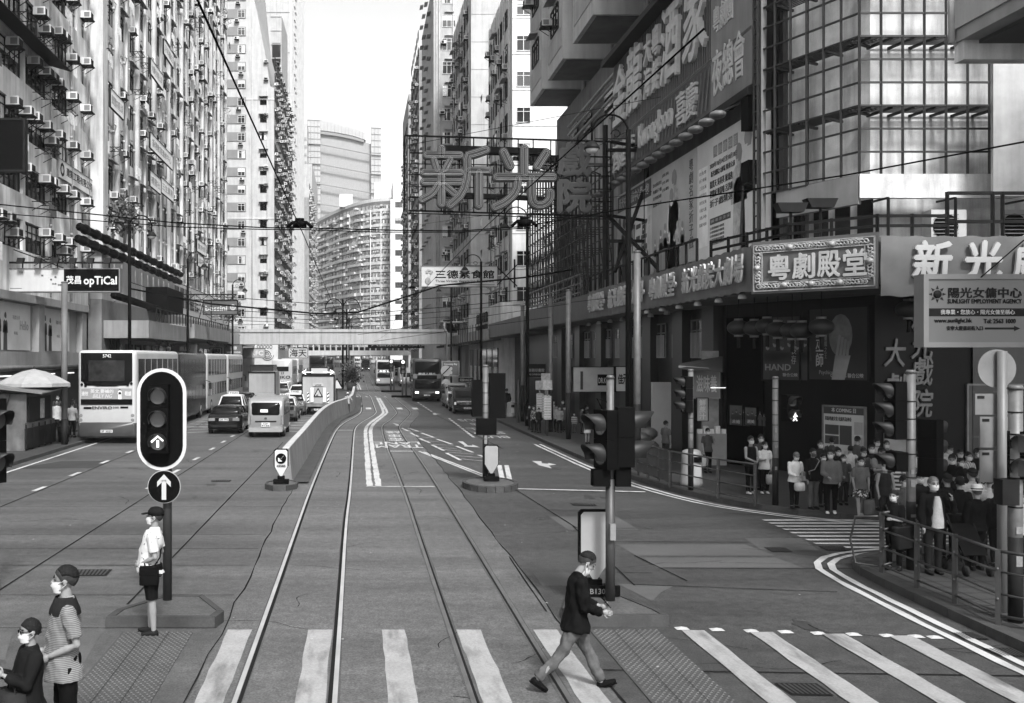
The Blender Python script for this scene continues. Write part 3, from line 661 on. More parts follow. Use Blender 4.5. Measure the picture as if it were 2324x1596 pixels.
M = frame((x1, 236, 0), (0, 1, 0), (0, 0, 1)); ww, aa = [], []
for k in range(27):
    for i in range(13): ww.append(at(M, 2.5+4.2*i, 8+3.3*k, .03))
    for i in (3, 4): aa.append(at(M, 4.2*i+.6, 8+3.3*k-.6, .2))
scatter(t, 'window', [win_mesh(2.6, 2, 3, DARK, k) for k in (2, 0, 1)], ww); scatter(t, 'ledge', [eave_mesh(2.4, .4)], aa)
mb = B(OFFW); [mb.box(x1, x1+.55, 236+4.2*i-.1, 236.5+4.2*i, 6, 130) for i in range(14)]; mb.build('fin', t)
# two further blocks closing the left side
for nm, lb, u0, u1, Y, top, m_ in (('apartment_block', 'grey-sided far block with laundry on its street face', 650, 701, 300, 448, CONCD), ('apartment_block', 'pale far block rising behind the grey-sided one', 660, 708, 352, 372, CONCL)):
    t = plain_tower(nm, lb, X_(u0, Y), X_(u1, Y), Y, Y+46, Z_(top, Y), m_); M = frame((X_(u1, Y), Y, 0), (0, 1, 0), (0, 0, 1)); ww, aa = [], []
    for k in range(18):
        for i in range(9): ww.append(at(M, 3+4.6*i, 5+2.9*k, .03)); aa.append(at(M, 2.5+4.6*i+R.uniform(0, 2), 5+2.9*k+R.choice((-.7, .6)), .1))
    scatter(t, 'window', WIN_D, ww); scatter(t, 'air_conditioner', AC, aa)

# ---------------------------------------------------------------- far end of the street
YT = 560
t = building('office_tower', 'broad pale office tower with curved crown closing the street', (X_(775, YT), YT, 0))
FT = mat('tower_stone', .2, .6, v=.05, st=.1); FG = mat('tower_glass', .26, .3, v=.05, spec=.6)
top = [(700, 270), (727, 272), (760, 278), (790, 286), (812, 293), (830, 303)]
mb = B(FT); mb.ext([P(688, 830, YT)] + [P(u, v, YT) for u, v in ((688, 290), (722, 296), (828, 322), (848, 330), (848, 830))], (0, 40, 0)); mb.build('wall', t)
mb = B(FG); mb.ext([P(697, 830, YT-3), P(697, 270, YT-3), P(727, 272, YT-3), P(727, 830, YT-3)], (0, 10, 0)); mb.ext([P(842, 830, YT-3), P(842, 286, YT-3), P(865, 290, YT-3), P(865, 830, YT-3)], (0, 20, 0)); mb.build('glass_bay', t)
mb = B(FG); mb.ext([P(u, v, YT-1.5) for u, v in top] + [P(830, 318, YT-1.5), P(800, 308, YT-1.5), P(760, 300, YT-1.5), P(727, 296, YT-1.5)], (0, 20, 0)); mb.build('crown', t)
mb = B(mat('tower_band', .14, .5, v=.05)); mb.ext([P(727, 298, YT-1.6), P(760, 302, YT-1.6), P(800, 310, YT-1.6), P(826, 318, YT-1.6), P(826, 323, YT-1.6), P(800, 316, YT-1.6), P(760, 308, YT-1.6), P(727, 304, YT-1.6)], (0, 1, 0))
for k in range(9): v = 330+45*k-5; mb.ext([P(697, v, YT-4), P(727, v+2, YT-4), P(848, v+26-k*1.5, YT-4), P(865, v+27-k*1.5, YT-4), P(865, v+28.3-k*1.5, YT-4), P(848, v+27.3-k*1.5, YT-4), P(727, v+3.3, YT-4), P(697, v+1.3, YT-4)], (0, 1, 0))
mb.build('floor_line', t)
mb = B(CONCD)
for u0, u1, a0 in ((697, 727, 272), (842, 865, 290)):
    [mb.ext([P(u0, a0+14*k, YT-3.3), P(u1, a0+1+14*k, YT-3.3), P(u1, a0+1.8+14*k, YT-3.3), P(u0, a0+.8+14*k, YT-3.3)], (0, .2, 0)) for k in range(30)]
    [mb.ext([P(u0+j, 830, YT-3.35), P(u0+j+.7, 830, YT-3.35), P(u0+j+.7, a0, YT-3.35), P(u0+j, a0, YT-3.35)], (0, .2, 0)) for j in range(0, int(u1-u0), 8)]
[mb.ext([P(735+8*j, 276+j*2.2, YT-1.8), P(735.8+8*j, 276+j*2.2, YT-1.8), P(735.8+8*j, 296+j*1.7, YT-1.8), P(735+8*j, 296+j*1.7, YT-1.8)], (0, .2, 0)) for j in range(12)]
mb.build('mullion', t)
t = building('office_annex', 'stepped pale annex in front of the curved-crown office tower', (X_(700, 540), 540, 0))
mb = B(FG); mb.box(X_(680, 540), X_(697, 540), 540, 560, 0, Z_(280, 540)); mb.m(CONCD)
for k in range(24): mb.box(X_(682, 540), X_(696, 540), 539.6, 540, Z_(318+18*k, 540), Z_(312+18*k, 540))
mb.build('wall', t)
# curved housing block
t = building('curved_block', 'long curved housing block covered in balconies and windows', (X_(800, 430), 430, 0))
cp = []
for i in range(25):
    a = i/24; u = 700+188*a; Y = 455-75*a-20*math.sin(math.pi*a); cp.append(V((X_(u, Y), Y, 0)))
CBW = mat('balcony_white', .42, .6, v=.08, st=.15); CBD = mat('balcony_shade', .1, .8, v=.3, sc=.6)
ztop = Z_(520, 440)
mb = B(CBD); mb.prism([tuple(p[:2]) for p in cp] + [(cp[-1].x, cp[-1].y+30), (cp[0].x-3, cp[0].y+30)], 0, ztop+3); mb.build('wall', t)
mb = B(CBW); ww, bb = [], []
for k in range(21):
    z = 2+2.85*k
    for i in range(24):
        a, b = cp[i], cp[i+1]; d = (b-a); n = V((d.y, -d.x, 0)).normalized(); ln = d.length
        out = .25 + (.9 if (R.random() < .62 and i < 16) else .05); h_ = R.uniform(.85, 1.15)
        Mx = frame(a+V((0, 0, z)), d, (0, 0, 1)); mb.X = Mx; mb.box(.05, ln-.05, 0, h_, -.1, out)
        if R.random() < .2: mb.box(.1, ln*.55, h_+.9, h_+1.5, -.1, out+.4)
        mb.X = None; ww.append(at(Mx, ln/2, h_+.02, .04))
tag(mb.build('balcony', t), kind='stuff')
for i in range(0, 25, 3): m_ = B(CBW); m_.tube([cp[i]+V((0, -.4, 0)), cp[i]+V((0, -.4, ztop))], .22, 5); m_.build('pier', t)
scatter(t, 'window', [win_mesh(2.6, 1.45, 4, CBW, k) for k in (0, 1, 4, 3, 2)], ww)
mb = B(CBW); mb.prism([tuple(p[:2]) for p in cp] + [(cp[-1].x, cp[-1].y+31), (cp[0].x-3, cp[0].y+31)], ztop+3.01, ztop+4.2)
mb.box(X_(770, 400), X_(800, 400), 402, 415, ztop+4, ztop+9); mb.box(X_(850, 390), X_(885, 390), 392, 410, ztop+4, ztop+12); mb.build('roof', t)
t = building('apartment_tower', 'white tower with a single column of windows at the curved block end', (X_(905, 372), 372, 0))
mb = B(CBW); mb.box(X_(886, 372), X_(918, 372), 372, 400, 0, Z_(452, 372)); mb.box(X_(893, 372), X_(925, 372), 376, 396, Z_(452, 372), Z_(405, 372)); mb.box(X_(918.5, 372), X_(930, 372), 380, 400, 0, Z_(440, 372)); mb.build('wall', t)
M = frame((0, 372, 0), (1, 0, 0), (0, 0, 1))
scatter(t, 'window', [win_mesh(2.6, 2, 2, DARK, k) for k in (0, 3, 2)], [at(M, X_(905, 372), 6+5.9*k/2*1.0+0*k, .05) for k in range(0, 20)][::2])

# ---------------------------------------------------------------- the right-hand row, farthest first
for nm, lb, u0, u1, Y, dep, top, m_ in (('apartment_block', 'low grey block farthest along the theatre side', 927, 960, 236, 30, 214, CONCD), ('apartment_block', 'windowless dark grey slab on the theatre side', 951, 1000, 172, 26, 110, mat('slab_dark', .15, .8, v=.12, st=.2))):
    t = plain_tower(nm, lb, X_(u0, Y), X_(u1, Y), Y, Y+dep, Z_(top, Y), m_); M = frame((X_(u0, Y), Y+dep, 0), (0, -1, 0), (0, 0, 1))
    ww = [at(M, 3+4.2*i, 6+2.9*k, .03) for i in range(6) for k in range(19)]; aa = [at(M, 3+4.2*i+R.uniform(-1, 1), 6+2.9*k+R.choice((-.7, .7)), .1) for i in range(6) for k in range(17)]
    scatter(t, 'window', WIN_D, ww); scatter(t, 'air_conditioner', AC, aa); mb = B(OFFW); mb.box(X_(u0+5, Y), X_(u1, Y), Y+4, Y+14, Z_(top, Y), Z_(top-9, Y)); mb.build('roof_hut', t)
t = building('apartment_block', 'grey block with a column of white-framed windows behind the neon sign', (X_(1000, 132), 132, 0))
Y = 132; mb = B(mat('wall_mid_grey', .25, .75, v=.1, st=.2)); mb.box(X_(984, Y), X_(1030, Y), Y, Y+24, 0, 53); mb.build('wall', t); M = frame((0, Y, 0), (1, 0, 0), (0, 0, 1))
scatter(t, 'window', [win_mesh(1.75, 1.6, 3, FRAMEW, k) for k in (0, 1, 4, 3)], [at(M, X_(1019, Y), 7.2+3.05*k, .03) for k in range(17)])
scatter(t, 'air_conditioner', AC, [at(M, X_(1006, Y)+R.uniform(-.3, .3), 8+3.05*k, 0) for k in range(0, 17, 3)])
mb = B(SLAB); mb.X = M; [mb.box(X_(1009, Y), X_(1030, Y), 9.1+3.05*k, 9.2+3.05*k, 0, .35) for k in range(17)]; mb.X = None; mb.build('eave', t)
mb = B(PIPE); [mb.tube([(X_(u, Y), Y-.12, 6), (X_(u, Y), Y-.12, 62)], .08, 5) for u in (991, 997, 1028)]; mb.build('drain_pipe', t)
M = frame((X_(984, Y), Y+24, 0), (0, -1, 0), (0, 0, 1)); scatter(t, 'bay', [eave_mesh(2, .5)], [at(M, 3+5*i, 8+3.05*k, 0) for i in range(4) for k in range(17)])
def side_block(lb, u0, u1, Y, dep, top, cam_u, m_, floors=18):
    """block whose street face (-X) carries air conditioners and whose end wall faces the camera"""
    x0 = X_(u0, Y); t = building('apartment_block', lb, (x0, Y, 0)); B(m_).box(x0, x0+14, Y, Y+dep, 0, top).build('wall', t)
    M = frame((x0, Y+dep, 0), (0, -1, 0), (0, 0, 1)); ww, aa, rr, ll, ee = [], [], [], [], []
    for k in range(floors):
        for i in range(int(dep/3.2)):
            x = 1.7+3.2*i; z = 8.2+2.9*k; ww.append(at(M, x, z, .03))
            if R.random() < .6: aa.append(at(M, x+R.uniform(-.7, .7), z+R.choice((-.55, .9)), -.1))
            if R.random() < .25: rr.append(at(M, x, z-.2, -.3))
            if R.random() < .3: ll.append(at(M, x, z-.1, .4))
            if R.random() < .4: ee.append(at(M, x, z+1.7, 0))
    scatter(t, 'street_window', WIN_D, ww); scatter(t, 'air_conditioner', AC, aa); scatter(t, 'drying_rack', RACK, rr); scatter(t, 'laundry', LAUN, ll); scatter(t, 'eave', [eave_mesh(1.9, .45)], ee)
    mb = B(PIPE); [mb.tube([(x0-.1, Y+1+2.9*i, 6), (x0-.1, Y+1+2.9*i, top)], .06, 5) for i in range(int(dep/2.9))]; mb.build('drain_pipe', t)
    mb = B(CONCD); [mb.box(x0-.02, x0+14.02, Y-.025, Y, 8+2.9*k, 8.05+2.9*k) for k in range(floors)]; mb.build('floor_line', t)
    M = frame((0, Y, 0), (1, 0, 0), (0, 0, 1))
    for nm, us in (('window', cam_u),):
        scatter(t, nm, WIN_C, [at(M, X_(u, Y), 8.3+2.9*k, .02) for u in us for k in range(floors) if u])
    return t
side_block('pale block crowded with drying racks and air conditioners beyond the neon sign', 1069, 1110, 106.6, 21, 44, [], CONCL, 12)
t = side_block('pale block with grilled windows next to the theatre building', 1163, 1228, 82, 15, 35, [1188], mat('wall_cream', .55, .75, v=.1, st=.25), 9)
# ---------------------------------------------------------------- theatre building on the corner
def hit(u, v, A, Bq):               # point seen at (u, v) on the vertical plane through A and Bq
    dx, dy = Bq[0]-A[0], Bq[1]-A[1]; k = (u-U0)/F; s = (A[0]-k*A[1])/(k*dy-dx); Y = A[1]+s*dy; return P(u, v, Y)
Tb = building('theatre_building', 'dark corner theatre building with canopy, steel sign grid and jutting bays', (13, 30, 0))
TW = mat('theatre_wall', .1, .75, v=.25, st=.4, fine=.06); TWL = mat('theatre_wall_pale', .42, .7, v=.22, sc=1.4, st=.6, fine=.1)
TD = mat('theatre_dark_tile', .0035, .35, v=.3, sc=1.5, spec=.12); TCOL = mat('theatre_column', .01, .35, v=.3, sc=1.2, spec=.25)
mb = B(TW); mb.box(13.2, 34, 34, 67.2, 6, 19.5); mb.box(13.9, 34, 34, 67.2, 19.5, 29); mb.prism([(13.2, 34), (13.2, 31.2), (14.4, 28.5), (34, 28.5), (34, 34)], 6, 18.5); mb.build('wall', Tb)
mb = B(mat('pilaster_pale', .34, .75, v=.15, st=.4)); [mb.box(13.05, 13.2, 49+1.9*i, 49.9+1.9*i, 6.9, 16.4) for i in range(10)]; mb.build('pilaster', Tb)
mb = B(TWL); mb.prism([(13.18, 31.1), (14.38, 28.45), (22, 28.45), (22, 28.6), (14.5, 28.6), (13.4, 31.2)], 6.2, 18.6); mb.build('corner_wall', Tb)
mb = B(TD); mb.prism([(12.7, 82), (12.7, 34.9), (15.0, 29.4), (34, 29.4), (34, 82)], .1, 6.05); mb.build('ground_floor', Tb)
# four storeys of bays jutting over the street
BAYM = mat('bay_plaster', .38, .75, v=.1, st=.25, fine=.04)
for i, (y0, y1) in enumerate(((62.6, 67.05), (56.3, 60.8), (49.1, 53.7), (42.6, 46.9), (36, 40.4))):
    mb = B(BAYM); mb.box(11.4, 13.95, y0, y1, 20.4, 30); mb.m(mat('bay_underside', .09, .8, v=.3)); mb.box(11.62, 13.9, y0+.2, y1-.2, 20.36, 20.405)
    mb.m(CONCL); M = frame((11.4, y1, 0), (0, -1, 0), (0, 0, 1)); mb.X = M
    for k in range(3): mb.box(.3, y1-y0-.3, 21.2+3.4*k, 22.3+3.4*k, 0, .03)
    mb.X = None; b_ = mb.build('bay', Tb)
    for k in range(2):
        link('window', WIN_D[(i+k) % 4], b_, at(M, (y1-y0)/2, 22.5+3.4*k, .03)); link('hood', EAVE[0], b_, at(M, (y1-y0)/2, 24.4+3.4*k, 0))
        if (i+k) % 3 == 1: link('air_conditioner', AC[0], b_, at(M, 1.2, 23.2+3.4*k, .1))
mb = B(PIPE)
for y in (48, 48.4, 55, 55.4, 61.6, 62, 41.3, 41.7): mb.tube([(13.75, y, 12), (13.75, y, 29)], .09, 6)
for z in (17.2, 17.8, 18.3): mb.tube([(12.9, 36, z), (12.9, 62, z-.4)], .09, 6)
mb.build('drain_pipe', Tb)
for y in (52, 57, 60.5): m_ = B(GLASS2); m_.box(13.1, 13.17, y, y+1.8, 16.2, 17.9); m_.build('window', Tb)
# canopy with fascia
CF = mat('canopy_metal', .05, .55, v=.25, sc=1.2, st=.3)
can = [(10.9, 66), (10.9, 27.8), (13.1, 25.5), (34, 25.5)]
mb = B(CF); mb.prism(can + [(34, 30), (15, 30), (12.8, 35), (12.8, 66)], 5.62, 6.8)
mb.m(mat('canopy_soffit', .08, .7, v=.3)); mb.prism([(11.05, 65.8), (11.05, 27.9), (13.2, 25.7), (33, 25.7), (33, 29), (15.2, 29), (13, 34.5), (13, 65.8)], 5.58, 5.621); mb.build('canopy', Tb)
mb = B(CF); mb.box(10.6, 13, 66.2, 82, 5.4, 6.5); mb.build('canopy', Tb)
# square columns and shop bays under it
for y in (35.2, 38.6, 42.8, 46.6, 51.5, 56.5, 61.5): m_ = B(TCOL); m_.box(12.35, 12.72, y, y+1.2, .1, 5.6); m_.build('column', Tb)
wn = []
M = frame((12.7, 66, 0), (0, -1, 0), (0, 0, 1))
for i in range(13): wn.append(at(M, 1.2+2.25*i, 3.75, .02))
scatter(Tb, 'shop_window', [win_mesh(1.35, 1.45, 2, STEEL, k, 1) for k in (0, 3, 2, 1)], wn)
mb = B(GALV)
def lamp_cups(name, ps, r=.13):
    m_ = B(OFFW); m_.rings([[V((r*s_*math.cos(a*.785), r*s_*math.sin(a*.785), z)) for a in range(8)] for z, s_ in ((0, .4), (-.05, .8), (-.13, 1), (-.16, .9))]); me = m_.mesh(name)
    for p in ps: link(name, me, Tb, Matrix.Translation(p))
lamp_cups('downlight', [(11.0, 29+1.9*i, 5.6) for i in range(6)] + [(11.9, 39+2.2*i, 5.58) for i in range(7)])
# railing on the canopy
mb = B(DARK)
for a, b in (((10.98, 49), (10.98, 32.8)), ((10.98, 31.5), (11.6, 27.3)), ((11.6, 27.3), (13.15, 25.65)), ((13.15, 25.65), (14.9, 25.62))):
    a, b = V((*a, 0)), V((*b, 0)); n_ = max(2, int((b-a).length/1.05))
    for z in (7.35, 7.1) if a.y < 33 else (7.6,): mb.bar(a+V((0, 0, z)), b+V((0, 0, z)), .07)
    for i in range(n_+1): p = a.lerp(b, i/n_); mb.bar(p+V((0, 0, 6.8)), p+V((0, 0, 7.6 if a.y > 33 else 7.4)), .07)
for x in (14.9, 16.05, 16.3, 17.0, 17.6, 18.2, 18.6): mb.bar((x, 25.62, 6.8), (x, 25.62, 7.95), .08)
for z in (7.2, 7.92): mb.bar((14.9, 25.62, z), (20, 25.62, z), .08)
for x, z in ((13.4, 7.8), (15.1, 7.8), (16.9, 7.75)): mb.bar((x, 25.6, 6.8), (x, 25.6, z), .06); mb.bar((x, 25.6, z), (x+.1, 26.6, z+.05), .05)
mb.build('railing', Tb)
for y0, y1, z in ((66, 50, 7.5),):   # gallery with grey handrail farther along
    mb = B(STEEL); [mb.tube([(11, y0, z_), (11, y1, z_)], .045, 6) for z_ in (7.0, 7.45, 7.9)]; [mb.tube([(11, y0-2*i, 6.8), (11, y0-2*i, 7.9)], .04, 6) for i in range(9)]; mb.build('handrail', Tb)
for x in (15.45, 17.3):
    m_ = B(mat('ac_unit_case', .3, .5, v=.1, st=.2)); m_.box(x, x+.95, 27.3, 27.75, 6.85, 7.75); m_.m(BLACK); m_.disc((x+.38, 27.29, 7.3), (0, -1, 0), .34, .01); m_.m(STEEL); [m_.box(x+.06, x+.72, 27.26, 27.27, 7.0+.1*k, 7.02+.1*k) for k in range(7)]; m_.build('condenser', Tb)
for u, v in ((1800, 468), (1868, 458)):   # trough floodlights on stalks
    p = P(u, v, 27.3); m_ = B(DARK); m_.ext([p+V(q) for q in ((-.42, 0, .1), (.42, 0, .1), (.3, 0, -.15), (-.3, 0, -.15))], (0, .35, 0)); m_.bar(p+V((0, .15, -.1)), V((p.x, p.y+.15, 6.8)), .06); m_.build('floodlight', Tb)
# parapet band under the grid, and windows behind the railing
mb = B(mat('band_metal', .19, .6, v=.2, st=.3)); mb.prism([(12.55, 30.4), (13.6, 27.55), (13.75, 27.7), (12.8, 30.5)], 7.95, 8.75); mb.m(TWL); mb.prism([(13.62, 27.5), (17.9, 27.5), (17.9, 27.7), (13.7, 27.7)], 8.1, 8.75); mb.build('band', Tb)
mb = B(GLASS2); mb.X = frame((13.15, 31.1, 0), (1.2, -2.65, 0), (0, 0, 1)); [mb.box(.3+.75*i, .8+.75*i, 6.9, 8.2, 0, .03) for i in range(4)]; mb.X = None; mb.build('window', Tb)
m_ = B(mat('sheet_metal', .3, .35, v=.25, sc=.7, st=.25, metal=.7)); m_.box(16.65, 21, 26.55, 26.65, 8.0, 11.55); m_.build('metal_panel', Tb)
# steel grid standing in front of the chamfered corner
GR = thing('sign_grid', 'rusty steel grid frame wrapping the theatre corner above the canopy', 'steel frame', (13.66, 27.6, 8.7))
A0, A1, A2 = V((12.3, 31.0, 0)), V((13.66, 27.6, 0)), V((18.2, 27.6, 0))
GM = mat('grid_steel', .009, .6, v=.4, sc=4)
mb = B(GM); L1 = (A1-A0).length; d1 = (A1-A0)/L1
for i in range(7): p = A0+d1*(L1*i/6); mb.bar(p+V((0, 0, 8.7)), p+V((0, 0, 17)), .05, .06)
for i in range(8): p = A1+V((.59*i, 0, 0)); mb.bar(p+V((0, 0, 8.7)), p+V((0, 0, 17)), .055, .06)
mb.build('upright', GR); mb = B(GM)
for k in range(14):
    z = 8.74+.63*k; mb.bar(A0+V((0, 0, z)), A1+V((0, 0, z)), .05, .05); mb.bar(A1+V((0, 0, z)), A2+V((0, 0, z)), .05, .05)
mb.build('crossbar', GR)
for z in (10.62, 12.52, 14.4):
    mb = B(GM)
    for i in range(7): y = 27.68+.11*i; mb.bar((A1.x+.1, y, z), (A2.x, y, z), .03)
    n1 = V((-d1.y, d1.x, 0))*-1
    for i in range(7): o = V((d1.y*-1, d1.x, 0))*(.08+.11*i); mb.bar(A0+o+V((0, 0, z)), A1+o+V((0, 0, z)), .03)
    for i in range(8): mb.bar((A1.x+.35+.59*i, 27.6, z-.03), (A1.x+.05+.59*i, 28.45, z-.08), .07)
    for i in range(4): p = A0.lerp(A1, .15+.25*i); mb.bar(p+V((0, 0, z-.03)), p+V((.75, .35, z-.08)), .07)
    mb.build('walkway', GR)
# dark service strip with ladders and meter boxes beside the grid
SV = thing('service_ladder', 'dark service ladder, cables and boxes between the posters and the steel grid', 'ladder', (12.4, 31.4, 7))
mb = B(GM); 
for a, b in (((12.5, 31.6), (12.5, 31.15)), ((12.2, 31.2), (12.2, 30.9))):
    mb.bar((a[0], a[1], 7), (a[0], a[1], 18), .06); mb.bar((b[0], b[1], 7), (b[0], b[1], 18), .06); [mb.bar((a[0], a[1], 7.3+.4*k), (b[0], b[1], 7.3+.4*k), .04) for k in range(26)]
mb.bar((13.0, 30.8, 7), (13.0, 30.8, 18), .1); mb.bar((13.3, 30, 7), (13.3, 30, 18), .08); mb.build('ladder_frame', SV)
mb = B(BLACK); mb.box(12.2, 12.6, 31.4, 32.1, 13.2, 14.6); mb.box(12.1, 12.5, 31.4, 32, 10.9, 11.9); mb.box(12.1, 12.5, 31.4, 32, 9.2, 9.9); mb.tube([(12.8, 31, 7), (12.75, 31, 12), (12.9, 30.9, 18)], .1, 6); mb.build('meter_box', SV)
mb = B(GALV); mb.box(12.28, 12.42, 30.85, 31.0, 6.8, 18); mb.build('pole', SV)

# neon restaurant board high on the street face
NB = thing('restaurant_board', 'huge corrugated restaurant board with raised brush characters above the posters', 'signboard', (12.25, 31, 12.2))
M = frame((12.28, 48.6, 12.2), (0, -1, 0), (0, 0, 1)); Wd = 17.3
mb = B(mat('board_corrugated', .06, .55, v=.25, sc=.5, st=.35)); mb.X = M; mb.box(0, Wd, 0, 5.5, -.35, 0)
for i in range(72): mb.box(.08+.24*i, .2+.24*i, 1.9, 5.45, 0, .05)
mb.m(mat('board_panel', .14, .55, v=.25, sc=.5, st=.3)); mb.box(13.6, Wd-.05, .05, 5.45, .051, .09); mb.m(DARK); mb.box(0, Wd, -.3, -.05, 0, .25); mb.box(-.1, Wd, 5.5, 5.75, -.3, .6); mb.X = None; mb.build('board', NB)
mb = B(STEEL); mb.X = M; [mb.bar((.3+.42*i, .25, .03), (.75+.42*i, 1.7, .03), .05, .04) for i in range(31)]; [mb.box(.1+k*.0, Wd-.1, 1.78+.06*k, 1.8+.06*k, .09, .12) for k in range(2)]; mb.X = None; mb.build('neon_stripe', NB)
NT = mat('neon_letter', .4, .5, v=.18, sc=2.5); NTD = mat('neon_letter_shade', .05)
mb = MB()
for s_, x, y, w_, h_ in (('金', .5, 2.5, 2.2, 2.6), ('龍', 2.9, 2.5, 2.2, 2.8), ('酒', 8.0, 2.4, 2.4, 2.9), ('家', 10.8, 2.4, 2.5, 3.0), ('大', 5.6, 3.9, 1.0, 1.2), ('粵', 6.8, 3.9, 1.0, 1.2), ('海', 5.6, 2.5, 1.0, 1.2), ('鮮', 6.8, 2.5, 1.0, 1.2)):
    put_text(mb, s_, M, w_, h_, NT, bold=.022, depth=.18, shear=.12, x=x, y=y)
for s_, x, w_ in (('酒', .2, 1.0), ('筵', 1.4, 1.1), ('席', 2.6, 1.1), ('Kwongloon', 4.6, 4.6), ('喜', 9.8, 1.1), ('慶', 11.0, 1.1)): put_text(mb, s_, M, w_, 1.25, NT, bold=.012, depth=.12, x=x, y=.35)
for s_, x, y, w_, h_ in (('粵劇團', 13.9, 2.6, 1.8, .9), ('夜總會', 13.8, .5, 2.9, 1.5)): put_text(mb, s_, M, w_, h_, NT, bold=.01, depth=.12, x=x, y=y)
mb.build('lettering', NB)
mb = B(GALV); mb.ball((0, -.75, .9), .3, .14, .26, 10, 6); mb.m(DARK); mb.bar((0, -.3, 0), (0, -.65, .8), .05); lm = mb.mesh('reflector_lamp')
for i in range(16): link('reflector_lamp', lm, NB, at(M, .8+1.05*i, 0))
mb.X = None

# ---------------------------------------------------------------- posters and banners of the theatre
PAPER = mat('poster_grey', .48, .5, v=.2, sc=.35, stretch=(1, 1, 2)); PAPERL = mat('poster_light', .62, .5, v=.15, sc=.5)
def poster(label, y1, y0, z0, z1, m_):
    t = thing('show_poster', label, 'poster', (12.6, y0, z0)); M = frame((12.62, y1, z0), (0, -1, 0), (0, 0, 1)); mb = B(m_); mb.X = M; mb.box(.02, y1-y0-.02, 0, z1-z0, -.4, 0); mb.X = None; mb.build('sheet', t); return t, M, y1-y0
t, M, wd = poster('theatre poster with big brush characters, farthest of three over the canopy', 49.3, 43.5, 7.2, 11.6, PAPER)
mb = MB(); mb.m(PRINTD); mb.X = M; mb.box(.1, wd-.1, 3.55, 4.3, 0, .006); mb.m(PAPERL); mb.box(1.9, wd-.7, .9, 3.4, 0, .006); mb.X = None; mb.build('printed_panel', t)
mb = MB(); put_text(mb, '新光中國戲曲中心第一炮!', M, wd-.8, .5, WHITE, .02, x=.4, y=3.7); put_text(mb, '帥', M, 1.2, 1.5, PRINTD, .03, x=2, y=1.4, shear=.2); put_text(mb, '三哥', M, 1.9, 1.4, PRINTD, .03, x=3.2, y=1.2, shear=.2); put_text(mb, '10月14日', M, 2.6, .4, WHITE, .02, x=1.9, y=.3); put_text(mb, vtext('粵劇名家匯演'), M, .3, 2.6, WHITE, x=wd-.5, y=.6); mb.build('lettering', t)
mb = MB(); silhouettes(mb, M, 5, 3, PRINTD, [(.5, 3.3, 0, SKINP), (1.3, 3.2, 1, SKINP), (5.0, 1.6, 1, SKINP), (.6, 1.2, 1, SKINP)]); mb.build('printed_figures', t)
t, M, wd = poster('theatre poster with rows of performers, middle one of three', 43.5, 37.7, 7.4, 11.6, mat('poster_mid', .4, .5, v=.2, sc=.4))
mb = MB(); silhouettes(mb, M, 5, 3, PRINTM, [(1.3, 1.7, 1, PAPERL), (3.1, 3.9, 0, mat('print_robe', .36, .5, v=.4, sc=4)), (2.75, 3.2, 0, PAPERL), (.5, 1.4, 1, PAPERL), (1.9, 1.9, 1, PAPERL), (2.3, 1.3, 1, PAPERL), (3.1, 1.3, 1, PAPERL), (4.1, 1.7, 1, PAPERL), (3.6, 1.1, 1, PAPERL)]); mb.build('printed_figures', t)
mb = MB(); [put_text(mb, s_, M, 1.2, .16, PRINTD, x=.2, y=3.6-.28*i) for i, s_ in enumerate(('梁山伯祝英台', '粵劇折子戲', '名伶匯演夜', '龍鳳呈祥'))]; [put_text(mb, s_, M, .9, .15, PRINTD, x=1.5, y=3.8-.3*i) for i, s_ in enumerate(('(首演)', '(合演)', '(全劇)'))]; put_text(mb, vtext('粵劇名家折子戲'), M, .5, 3.4, PRINTD, x=4.9, y=.5); put_text(mb, '金華軒', M, .6, .4, WHITE, x=4.9, y=.1); mb.build('lettering', t)
t, M, wd = poster('large pale opera poster with dates and a tall painted performer, next to the ladder', 37.7, 31.9, 7.3, 11.6, PAPERL)
mb = MB(); mb.X = M; mb.m(PRINTM); [mb.box(1.75+.48*i, 2.13+.48*i, 3.55, 3.95, 0, .006) for i in range(5)]; mb.m(mat('poster_paler', .7)); mb.box(.2, 1.15, .5, 3.4, 0, .006); mb.m(PRINTD); mb.box(1.4, 3.4, 1.2, 1.42, 0, .006); mb.X = None; mb.build('printed_panel', t)
mb = MB(); put_text(mb, '粵劇會知音', M, 2.2, .3, WHITE, x=1.8, y=3.6); put_text(mb, '2020年10月14日至10月18日', M, 2.6, .2, PRINTD, .01, x=1.4, y=3.2); put_text(mb, '新光戲院大劇場 隆重公演', M, 2.3, .2, PRINTD, .01, x=1.5, y=2.9)
for i, s_ in enumerate(('龍貫天 吳美英 陳鴻進', '黎耀威 陳嘉鳴 呂洪廣', '折子戲精選')): put_text(mb, s_, M, 2.2, .26, PRINTD, .015, x=1.4, y=2.5-.34*i)
put_text(mb, '$480 · 400 · 330 · 230 · 160', M, 1.8, .12, WHITE, x=1.5, y=1.25); [put_text(mb, s_, M, .75, .13, PRINTD, x=.28, y=3.15-.27*i) for i, s_ in enumerate(('白兔會', '折子專場', '三日五場', '名伶演出', '再世紅梅', '天龍九鳳', '洛神', '龍鳳爭掛帥'))]
[put_text(mb, '訂票熱線及優惠', M, 1.4, .09, PRINTD, x=1.4, y=1.02-.14*i) for i in range(5)]; mb.build('lettering', t)
mb = MB(); silhouettes(mb, M, 5, 3, PRINTM, [(4.15, 3.6, 0, mat('print_robe', .36, .5, v=.4, sc=4)), (4.95, 4.0, 0, PAPERL)]); mb.m(PRINTD); mb.X = M; mb.ext([(4.2, .2, .012), (4.45, .2, .012), (4.65, 2.3, .012), (4.5, 2.6, .012)], (0, 0, .003)); mb.X = None; mb.build('printed_figures', t)

